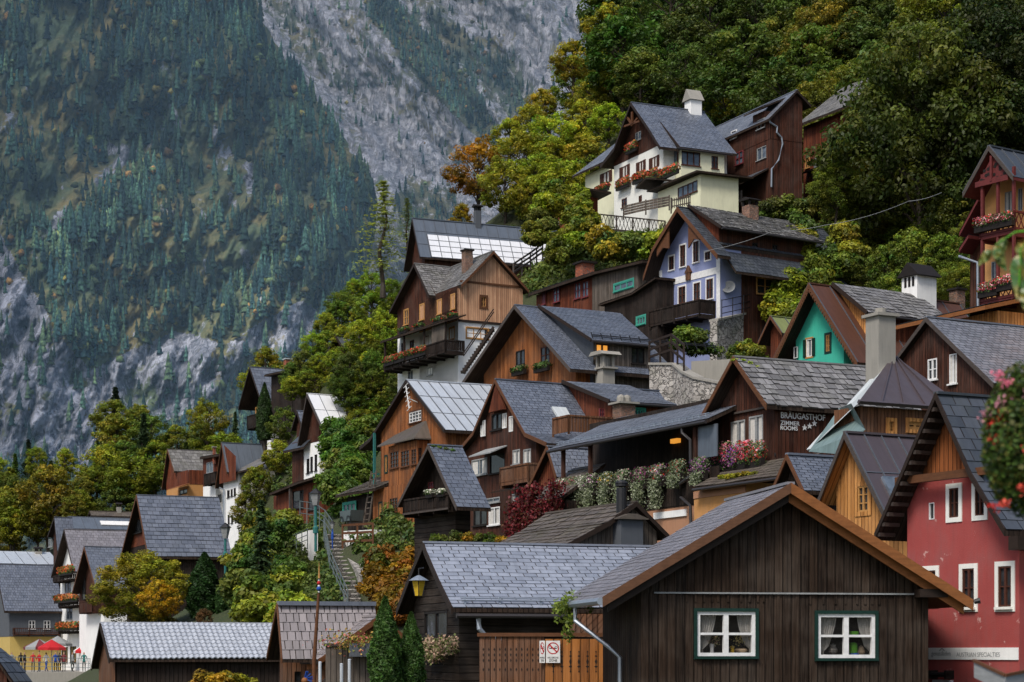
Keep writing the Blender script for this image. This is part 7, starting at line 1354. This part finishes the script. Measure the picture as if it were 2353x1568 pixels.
for x0, x1, sx, nm, lab in ((1325, 1440, 1., 'front', 'white no drone zone sign with red prohibition ring facing the viewer'), (1272, 1316, .36, 'side', 'narrow white drone sign turned sideways left of the full sign')):
    root = empty('no_drone_sign', lab, 'sign', face_frame(zL(x0, 1410), FY-.12), 'drone signs on the fence'); w_ = (x1-x0)*k; h_ = 180*k; mb = MB(); mb.box(0, w_, 0, .02, 0, h_); mb.build('plate', 'pw', root)
    mb = MB(); cx_, cz_ = w_/2, h_*.66; r_ = h_*.27; ring(mb, cx_, cz_, r_, r_*.17, -.004, sx=sx); d = r_*.66; mb.prism([(cx_-d*sx-.012, -.004, cz_+d-.012), (cx_-d*sx+.012, -.004, cz_+d+.012), (cx_+d*sx+.012, -.004, cz_-d+.012), (cx_+d*sx-.012, -.004, cz_-d-.012)], (0, .002, 0)); mb.build('prohibition_ring', 'pr', root)
    mb = MB(); mb.box(cx_-.07*sx, cx_+.07*sx, -.003, 0, cz_-.012, cz_+.012)
    for q in (-1, 1): ring(mb, cx_+q*.075*sx, cz_+.02, .035, .012, -.0032, sx=sx, n=14)
    mb.build('drone_symbol', 'pd', root)
    for s_, zf, hf in (('NO DRONE', .2, .075), ('ZONE', .06, .1)):
        me = text(s_, 1., 'pd', .01, .001); co = np.array([v.co for v in me.vertices]); ww = w_*.78; sx_ = ww*(1 if s_ != 'ZONE' else .72)/(co[:, 0].max()); sy_ = h_*hf/co[:, 1].max(); o = bpy.data.objects.new('lettering', me); C.objects.link(o); o.parent = root
        for v in me.vertices: v.co = (v.co.x*sx_, v.co.y*sy_, v.co.z)
        o.matrix_basis = Matrix(((1, 0, 0, (w_-co[:, 0].max()*sx_)/2), (0, 0, -1, -.004), (0, 1, 0, h_*zf), (0, 0, 0, 1)))
# lantern, maypole, small street things
root = empty('lantern', 'old yellow-glass lantern with tin hat on the slate hut gable', 'lantern', face_frame(zL(285, 862), 53.2)); k = 53.2/F*.2812; mb = MB(); mb.lathe((0, 0, 0), [(.045*2.2, 0), (.19, 130*k)], 4); mb.build('glass', 'py', root); mb = MB(); mb.lathe((0, 0, 130*k), [(.27, -.02), (.2, .03), (.06, .11), (0, .13)], 12); mb.build('hat', 'pipe', root); mb = MB()
for i in range(4): a = i*math.pi/2; mb.bar((.1*math.cos(a), .1*math.sin(a), 0), (.19*math.cos(a), .19*math.sin(a), 130*k), .02, .02)
mb.tube([(0, 0, 130*k+.1), (0, 0, 130*k+.3), (.1, .6, 130*k+.35)], .02, 5); mb.build('frame', 'iron', root)
root = empty('maypole', 'slim timber pole topped with blue, white and red balls', 'pole', Matrix.Translation(P(*zC(600, 1568), 52))); k = 52/F*.25; mb = MB(); mb.tube([(0, 0, -2), (0, 0, 200*k), (42*k, 0, 815*k)], [.06, .055, .035], 8); mb.build('pole', 'bargem', root)
for z, r_, mt in ((830, 9, 'pw'), (860, 22, 'pbl'), (884, 12, 'pw'), (912, 18, 'pr'), (936, 9, 'pw'), (950, 11, 'pg')): mb = MB(); mb.lathe((44*k, 0, z*k), [(r_*k*math.sin(math.pi*i/6), -r_*k*math.cos(math.pi*i/6)) for i in range(7)], 10); mb.build('ball', mt, root)
mb = MB(); mb.lathe((46*k, 0, 955*k), [(.03, 0), (0, .45)], 6); mb.build('tip', 'po', root)
root = empty('painted_ornament', 'red ball ornament with blue ribbons at the foot of the painted pole', 'ornament', Matrix.Translation(P(*zC(515, 1555), 51))); mb = MB(); mb.lathe((0, 0, 0), [(.09*math.sin(math.pi*i/6), -.09*math.cos(math.pi*i/6)) for i in range(7)], 12); mb.build('ball', 'bargeo', root); mb = MB()
for i in range(9): a = R.uniform(-.4, 1.4); mb.bar((0, 0, .05), (.2*math.cos(a), R.uniform(-.1, .1), .05+.2*math.sin(a)), .04, .02)
mb.build('ribbons', 'pbl', root)
for i, (x, y) in enumerate(((655, 1385), (852, 1402), (925, 1362))): root = empty('metal_post', '%s pale metal post in front of the shingle hut' % ('leftmost', 'middle', 'rightmost')[i], 'post', Matrix.Translation(P(*zC(x, 1600), 53)), 'pale posts at the shingle hut'); mb = MB(); z = (1600-y)*53/F*.25; mb.tube([(0, 0, -2), (0, 0, z)], .045, 10); mb.lathe((0, 0, z), [(.05, 0), (.03, .02), (0, .025)], 10); mb.build('pole', 'zinc', root)
def lamp(p0, zm, top, foot, Y, lab, mt='teal', s=1.):
    b = P(*zm(*foot), Y); t = P(*zm(*top), Y); hgt = t.z-b.z; root = empty('street_lamp', lab, 'street lamp', Matrix.Translation(b), None); mb = MB(); mb.tube([(0, 0, -1), (0, 0, hgt-.62*s)], .05*s, 8); mb.lathe((0, 0, 0), [(.1*s, 0), (.1*s, .3), (.05*s, .4)], 8); mb.build('post', mt, root); mb = MB(); mb.lathe((0, 0, hgt-.6*s), [(.1*s, 0), (.2*s, .42*s)], 6); mb.build('glass', 'pgr', root); mb = MB(); mb.lathe((0, 0, hgt-.18*s), [(.25*s, 0), (.18*s, .06*s), (.05*s, .17*s), (0, .2*s)], 6); mb.build('hat', 'iron', root)
lamp(None, zB, (632, 912), (618, 1200), 108, 'tall green street lamp with grey glass beside the stone steps', s=1.5); lamp(None, zA, (1462, 535), (1462, 760), 125, 'grey street lamp in front of the white-walled house', s=1.6); lamp(None, zB, (725, 1120), (727, 1240), 108, 'short blue lamp post at the top of the stone steps', 'pbl', .7)
# stone steps and railings
N = 18; a, b = [P(*zC(x, 215), 112) for x in (705, 860)]; c, d = [P(*zC(x, 880), 97) for x in (905, 1040)]; root = empty('stone_steps', 'long flight of worn stone steps climbing between bushes', 'steps', Matrix.Translation(c)); mb = MB()
for i in range(N):
    t0, t1 = i/N, (i+1)/N; p, q, r_, s_ = c.lerp(a, t0)-c, d.lerp(b, t0)-c, d.lerp(b, t1)-c, c.lerp(a, t1)-c; z = r_.z; mb.prism([Vector((*x.xy, z)) for x in (p, q, r_, s_)], (0, 0, -.6))
for i in range(N):
    t0 = i/N; p, q = c.lerp(a, t0)-c, d.lerp(b, t0)-c; z = c.lerp(a, (i+1)/N).z-c.z; n_ = Vector((0, -.01, 0)); mb.prism([Vector((*p.xy, z-.06))+n_, Vector((*q.xy, z-.06))+n_, Vector((*q.xy, z-.6))+n_, Vector((*p.xy, z-.6))+n_], (0, -.01, 0), 1)  # dark strips paint step shade onto the riser faces
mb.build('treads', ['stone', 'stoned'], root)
fence('handrail', 'grey metal handrail running down the left side of the stone steps', [zC(690, 225), zC(745, 520), zC(910, 900)], 111.5, 96.5, .95, 'metal', 'steel', None, 'handrail'); fence('handrail', 'curved grey handrail above the top of the stone steps', [zC(470, 60), zC(600, 80), zC(700, 150), zC(775, 260)], 118, 111, 1., 'metal', 'steel', None, 'handrail'); fence('handrail', 'thin rail along the white wall left of the stone steps', [zC(100, 420), zC(340, 380), zC(540, 300)], 130, 118, .9, 'metal', 'steel', None, 'handrail')
fence('timber_fence', 'brown timber rail fence right of the top of the stone steps', [zC(862, 355), zC(1140, 345)], 108, 105, 1.35, 'rail', 'bargem'); wallthing('stone_wall', 'pale plastered retaining wall behind the timber fence by the steps', 'wall', zC(862, 180), zC(1140, 165), 110.5, 107, 2.5, 'white'); wallthing('stone_wall', 'pale crumbling wall at the foot of the orange shrubs beside the steps', 'wall', zC(880, 390), zC(1010, 560), 107, 101, 3, 'stone'); wallthing('stone_wall', 'white wall between bushes left of the stone steps', 'wall', zC(190, 300), zC(560, 170), 131, 120, 3, 'white')
fence('timber_fence', 'brown timber rail fence in front of the lilac house', [zH(1035, 1250), zH(1200, 1195), zH(1295, 1275)], 106, 101, 1.2, 'rail', 'barge'); fence('railing', 'thin dark railing on the terrace beside the lilac house', [zH(1580, 905), zH(1900, 832)], 116.3, 120.8, 1.1, 'metal', 'iron', None, 'railing')
root = empty('satellite_dish', 'small satellite dish on the lilac house corner', 'dish', Lh.M @ Matrix.Translation((.2, .5, Lh.s((1640, 665), .2)[1]))); mb = MB(); mb.lathe((0, 0, 0), [(0, -.08), (.2, -.05), (.4, .06)], 14); o = mb.build('dish', 'pgr', root); o.rotation_euler = (rad(70), 0, rad(40)); mb = MB(); mb.bar((0, 0, 0), (-.3, .2, -.3), .05, .05); mb.build('arm', 'pgr', root)
def cable(label, pts, Ys, r=.03):
    W = [P(u, v, Y) for (u, v), Y in zip(pts, Ys)]; root = W[0]; cur = []
    for a, b in zip(W, W[1:]):
        L = (b-a).length
        for i in range(9): t = i/8; cur.append(a.lerp(b, t)-root+Vector((0, 0, -.02*L*4*t*(1-t))))
    mb = MB(); mb.tube(cur, r, 5); o = mb.build('overhead_cable', 'pgr'); o.location = root; tag(o, label, 'cable')
cable('grey overhead cable from the lilac house gable across the wood', [zH(1440, 395), zI(30, 560), zI(330, 525), zI(820, 385), zI(1010, 335)], (117, 112, 108, 100, 96), .014)
# ladder and clutter in the open shed
root = empty('ladder', 'pale wooden ladder leaning in the open shed', 'ladder', SHED.M @ Matrix.Translation((SHED.g((zE, 60, 1300), -.6)[0], -.6, SHED.g((zE, 60, 1300), -.6)[1]))); mb = MB()
for x in (0, .7): mb.bar((x, 0, 0), (x+.3, .4, 3.2), .07, .07)
for i in range(10): t = (i+.5)/10; mb.bar((.3*t, .4*t, 3.2*t), (.7+.3*t, .4*t, 3.2*t), .05, .05)
mb.build('rails', 'grey', root)
root = empty('handcart', 'grey metal handcart parked in the open shed', 'handcart', SHED.M @ Matrix.Translation((SHED.g((zE, -30, 1300), -1.)[0], -1., SHED.g((zE, -30, 1300), -1.)[1]+.4))); mb = MB(); mb.prism([(-.6, -.4, 0), (.6, -.4, 0), (.8, -.4, .6), (-.8, -.4, .6)], (0, .8, 0)); mb.build('tub', 'steel', root)
for s_ in (-.5, .5): mb = MB(); ring(mb, s_, 0, .3, .06, -.45); ring(mb, s_, 0, .3, .06, -.4); mb.build('wheel', 'iron', root)
root = empty('steep_stair', 'steep dark outside stair climbing to the white bay', 'stair', Matrix.Translation(P(*zD(880, 1410), 112))); mb = MB(); v_e = P(*zD(1130, 1045), 112)-P(*zD(880, 1410), 112)
for y in (0, .9): mb.bar((0, y, 0), tuple(v_e+Vector((0, y, 0))), .06, .14); mb.bar((0, y, 1.), tuple(v_e+Vector((0, y, 1.))), .06, .06)
mb.build('stringer', 'barge', root); mb = MB()
for i in range(16): t = i/16; q = v_e*t; mb.box(q.x-.15, q.x+.15, 0, .9, q.z, q.z+.05)
mb.build('treads', 'barge', root)
fence('timber_fence', 'grey timber steps railing on the bank behind the larch gable', [zD(1290, 640), zD(1430, 545), zD(1530, 470)], 136, 142, .9, 'rail', 'bargeg'); fence('handrail', 'bent pale handrail above the bank below the white house', [zD(1450, 400), zD(1480, 330), zD(1660, 290)], 143, 146, 1., 'metal', 'pipe', None, 'handrail')
root = empty('notice', 'small white notice on the bay-windowed house wall', 'notice', BAY.M); mb = MB(); k_ = BAY.rect(('f', -.78), (258, 1205, 278, 1258, zE)); mb.box(k_[0], k_[2], -.82, -.78, k_[1], k_[3]); mb.build('plate', 'pw', root)
h = HUT; root = empty('spotlight', 'small black spotlight at the right eave end of the nearest hut', 'spotlight', h.M @ Matrix.Translation((h.g((zK, 1035, 1165), -.4)[0], -.4, h.g((zK, 1035, 1165), -.4)[1]))); mb = MB(); mb.tube([(0, 0, 0), (.12, -.05, .03)], [.05, .07], 8); mb.bar((0, 0, 0), (-.12, .1, .03), .03, .03); mb.build('housing', 'iron', root)
# curtains and window-sill things inside the hut
for zz_, x0, x1, y1_ in ((zM, 985, 1410, 1355), (zK, 256, 532, 1440)):
    X0, X1 = h.g((zz_, x0, 1200), .15)[0], h.g((zz_, x1, 1200), .15)[0]; ym_ = 1200 if zz_ is zM else 1335; T0 = h.g((zz_, (x0+x1)/2, ym_-(150 if zz_ is zM else 105)), .15)[1]; B0 = h.g((zz_, (x0+x1)/2, y1_), .15)[1]; w_ = X1-X0
    for sg in (1, -1):
        mb = MB(); n = 22; rows = []
        for j in range(9):
            t = j/8; z = T0+(B0-T0)*t; ww = w_*(.30-.22*t**1.6) if t < .85 else w_*.07; e = X0+.02 if sg > 0 else X1-.02; rows.append([(e+sg*ww*i/n, .14+.025*math.cos(i*1.9+t), z) for i in range(n+1)])
        for j in range(8):
            for i in range(n): mb.face([rows[j][i], rows[j][i+1], rows[j+1][i+1], rows[j+1][i]], 0, .5)
        h.part(mb, 'curtain', 'curt')
    mb = MB(); mb.box(X0, X1, .1, .4, B0-.05, B0); h.part(mb, 'inner_sill', 'bargem')
def sill_item(name, label, cat, zm, p, prof, mt, fl=None, n=160):
    a, b = h.g((zm, *p), .22); root = empty(name, label, cat, h.M @ Matrix.Translation((a, .22, b))); mb = MB(); mb.lathe((0, 0, 0), prof, 14); mb.build('body', mt, root)
    if fl: o = bpy.data.objects.new('flowers', leafarr(NR.normal(size=(n, 3))*np.array([.11, .05, .08])+np.array([0, 0, .3]), NR.normal(size=(n, 3)), .03, fl)); C.objects.link(o); o.parent = root
sill_item('vase', 'pale vase of dried flowers behind the left hut window', 'vase', zM, (1090, 1345), [(.04, 0), (.045, .1), (.055, .2)], 'pw', [(.5, .45, .3), (.2, .22, .08), (.5, .3, .25)]); sill_item('figurine', 'small yellow figurine behind the left hut window', 'figurine', zM, (1245, 1345), [(.05, 0), (.04, .08), (.055, .14), (0, .16)], 'py'); sill_item('sill_bowl', 'tan bowl of dried plants behind the left hut window', 'bowl', zM, (1310, 1345), [(.12, 0), (.16, .06), (.1, .1)], 'tan', [(.3, .25, .12), (.5, .45, .2)])
sill_item('jar', 'patterned round jar behind the right hut window', 'jar', zK, (328, 1435), [(.06, 0), (.1, .1), (.085, .17), (.05, .2), (.065, .24), (0, .27)], 'stone'); sill_item('bottle', 'bright green bottle-shaped vase behind the right hut window', 'vase', zK, (428, 1435), [(.09, 0), (.1, .08), (.1, .22), (.08, .28), (0, .3)], 'pgn'); sill_item('blue_pot', 'low blue pot in front of the green vase', 'pot', zK, (432, 1438), [(.12, 0), (.12, .07), (0, .08)], 'pbl'); sill_item('ornament', 'brown ornament on the sill behind the right hut window', 'ornament', zK, (468, 1437), [(.06, 0), (.09, .08), (.06, .2), (0, .24)], 'tan')
sill_item('green_panel', 'green shade hanging behind the right hut window', 'shade', zK, (432, 1345), [(.11, 0), (.11, .13), (.1, .14)], 'pgn')
# parasol corner at the bottom right
root = empty('market_parasol', 'corner of a grey cloth parasol with brown edge, bottom right corner', 'parasol', Matrix.Translation(P(2330, 1600, 14))); mb = MB(); pk = Vector((.12, .3, .28)); k_ = 14/F; e0, e1, e2 = P(2238, 1518, 14)-P(2330, 1600, 14), P(2310, 1552, 13.6)-P(2330, 1600, 14), P(2420, 1530, 14)-P(2330, 1600, 14); bk = Vector((.1, .6, .1)); mb.poly([e0, e1, bk]); mb.poly([e1, e2, bk]); dn = Vector((0, 0, -.12)); mb.face([e0, e1, e1+dn, e0+dn]); mb.face([e1, e2, e2+dn, e1+dn]); mb.build('canopy', 'pgr', root); mb = MB(); mb.bar(e0, e1, .02, .02); mb.bar(e1, e2, .02, .02); mb.tube([tuple(bk), (bk.x, bk.y, -2)], .02, 6); mb.build('frame', 'bargem', root)
# ---------------------------------------------------------------- the lakeside square with people
PZ = -1.75
o = MB(); o.box(-75, -26, 178, 222, -7, PZ); q = o.build('plaza', 'conc'); tag(q, kind='structure')
fence('railing', 'grey railing along the lakeside square', [zA(-20, 1488), zA(100, 1488), zA(340, 1492), zA(585, 1498)], 178.5, 178.5, 1.15, 'metal', 'steel', None, 'railing')
def person_mesh(pose):
    me = bpy.data.meshes.new('p'); J = [((0, 0, .95), .13), ((0, 0, 1.15), .115), ((0, 0, 1.36), .135), ((0, 0, 1.5), .05), ((0, 0, 1.6), .085), ((0, -.01, 1.7), .075)]; E = [(0, 1), (1, 2), (2, 3), (3, 4), (4, 5)]
    sw = (.0, .16, .08)[pose]
    for s_ in (-1, 1):
        b = len(J); J += [((s_*.09, 0, .88), .085), ((s_*.1, -s_*sw*.6, .48), .06), ((s_*.1, s_*sw*.3, .08), .045), ((s_*.11, s_*sw*.3-.12, .04), .04)]; E += [(0, b), (b, b+1), (b+1, b+2), (b+2, b+3)]
        b = len(J); el = ((s_*.26, .02, 1.1), (s_*.25, s_*.1, 1.1), (s_*.27, -.05, 1.12))[pose]; hd = ((s_*.24, -.08, .86), (s_*.22, s_*.2-.05, .9), (s_*.1, -.28, 1.2))[pose]; J += [((s_*.18, 0, 1.4), .065), (el, .048), (hd, .036), ((hd[0], hd[1]-.03, hd[2]-.08), .03)]; E += [(2, b), (b, b+1), (b+1, b+2), (b+2, b+3)]
    me.from_pydata([j[0] for j in J], E, []); o = bpy.data.objects.new('p', me); C.objects.link(o); md = o.modifiers.new('s', 'SKIN'); sv = me.skin_vertices[0].data
    for i, (p, r_) in enumerate(J): sv[i].radius = (r_, r_*.8); sv[i].use_root = i == 0
    o.modifiers.new('u', 'SUBSURF').levels = 1; bpy.context.view_layer.update(); r_ = bpy.data.meshes.new_from_object(o.evaluated_get(bpy.context.evaluated_depsgraph_get())); bpy.data.objects.remove(o); return r_
PM = [person_mesh(i) for i in range(3)]
for i, (px_, dy, jk, tr, rot, po, lab) in enumerate(((75, 6, 'pgr', 'pd', 20, 0, 'in a pale grey top at the left of the square'), (135, 8, 'pd', 'pd', 200, 1, 'in a black coat left of the red jackets'), (160, 3, 'iron', 'bargeg', 80, 0, 'in a dark coat just left of the red jackets'), (215, 2, 'pr', 'pd', 10, 0, 'in a bright red jacket, left one of two standing together'), (255, 2, 'pr', 'concd', -40, 2, 'in a bright red jacket, right one of two standing together'), (300, 5, 'pw', 'pbl', 150, 1, 'in a white jacket right of the red jackets'), (360, 4, 'pbl', 'pd', 30, 0, 'in a dark blue jacket near the railing'), (385, 7, 'concd', 'pd', 220, 2, 'in a grey coat beside the dark blue jacket'), (415, 3, 'pred', 'pd', -10, 0, 'in a wine-red jacket under the parasols'), (470, 4, 'pgr', 'pd', 90, 1, 'in a light jacket walking right of the parasols'), (545, 3, 'teal', 'pd', 10, 0, 'in a green jacket at the right end of the square'), (20, 5, 'concd', 'pd', 160, 2, 'in dark clothes at the left frame edge'))):
    Y = 179+dy; x = (zA(px_, 0)[0]-CX)*Y/F; me = PM[po].copy(); me.materials.clear()
    for mt in ('psk', jk, tr, 'pd'): me.materials.append(M[mt])
    for f in me.polygons: z = f.center.z; hand = abs(f.center.x) > .2 and z < .95 and po != 2; f.material_index = 0 if (1.5 < z < 1.69 and f.center.y < .02) or hand else 3 if z >= 1.5 or z < .1 else 1 if z > .92 else 2
    o = bpy.data.objects.new('person', me); C.objects.link(o); o.location = (x, Y, PZ); o.rotation_euler = (0, 0, rad(rot)); o.scale = (1.05,)*3; tag(o, 'person '+lab, 'person', 'people on the lakeside square')
for i, (px_, py_, Y, w_, mt, lab) in enumerate(((255, 1322, 186, 1.5, ('pred', 'pgr'), 'red parasol with pale stripes on the lakeside square'), (335, 1325, 184, 1.3, ('pr', 'pr'), 'half-folded all-red parasol on the lakeside square'), (375, 1300, 192, 1.4, ('pgr', 'pgr'), 'pale grey-white parasol behind the red ones on the square'), (560, 1345, 186, 1.2, ('pw', 'pr'), 'white and red parasol at the right end of the square'))):
    p = P(*zA(px_, py_), Y); root = empty('parasol', lab, 'parasol', Matrix.Translation((p.x, Y, PZ)), None); H_ = p.z-PZ; mb = MB(); mb.tube([(0, 0, 0), (0, 0, H_+.5)], .04, 6); mb.build('pole', 'pgr', root); mb = MB()
    for k_ in range(8): a, b = k_*math.pi/4, (k_+1)*math.pi/4; A_, B_ = Vector((w_*math.cos(a), w_*math.sin(a), H_-.25)), Vector((w_*math.cos(b), w_*math.sin(b), H_-.25)); T_ = Vector((0, 0, H_+.5)); mb.face([A_, B_, T_], k_ % 2, .5); mb.face([A_, B_, B_-Vector((0, 0, .25)), A_-Vector((0, 0, .25))], k_ % 2, .5)
    mb.build('canopy', list(mt), root)
# ---------------------------------------------------------------- camera, light, sky
cd = bpy.data.cameras.new('camera'); cam = bpy.data.objects.new('camera', cd); C.objects.link(cam); sc.camera = cam
cam.rotation_euler = (rad(90), 0, 0); cd.sensor_width = 36; cd.lens = 70; cd.shift_y = (HV-784)/2353.; cd.clip_start = .5; cd.clip_end = 20000
w = bpy.data.worlds.new('World'); sc.world = w; w.use_nodes = True; nt = w.node_tree
sky = nt.nodes.new('ShaderNodeTexSky'); sky.sky_type = 'NISHITA'; sky.sun_disc = False
EL, AZ = rad(52), rad(-150)          # sun behind the camera, to the left
sky.sun_elevation = EL; sky.sun_rotation = AZ; sky.air_density = 1.; sky.dust_density = 3.
nt.links.new(sky.outputs[0], nt.nodes['Background'].inputs[0]); nt.nodes['Background'].inputs[1].default_value = .15
ld = bpy.data.lights.new('sun', 'SUN'); lo = bpy.data.objects.new('sun', ld); C.objects.link(lo); ld.energy = 3.0; ld.angle = rad(16); ld.color = (1, .95, .88)
dirv = Vector((math.sin(AZ)*math.cos(EL), math.cos(AZ)*math.cos(EL), math.sin(EL))); lo.rotation_euler = dirv.to_track_quat('Z', 'Y').to_euler()
sc.view_settings.view_transform = 'Standard'; sc.view_settings.look = 'None'; sc.view_settings.exposure = 0; sc.view_settings.gamma = 1
sc.cycles.max_bounces = 5; sc.cycles.transparent_max_bounces = 8; sc.cycles.use_denoising = True; sc.cycles.sample_clamp_indirect = 4
try: sc.cycles.denoiser = 'OPENIMAGEDENOISE'
except Exception: pass
sc.cycles.volume_step_rate = 5; sc.cycles.volume_max_steps = 32; sc.cycles.volume_bounces = 0
cd.dof.use_dof = True; cd.dof.focus_distance = 90; cd.dof.aperture_fstop = 4.5
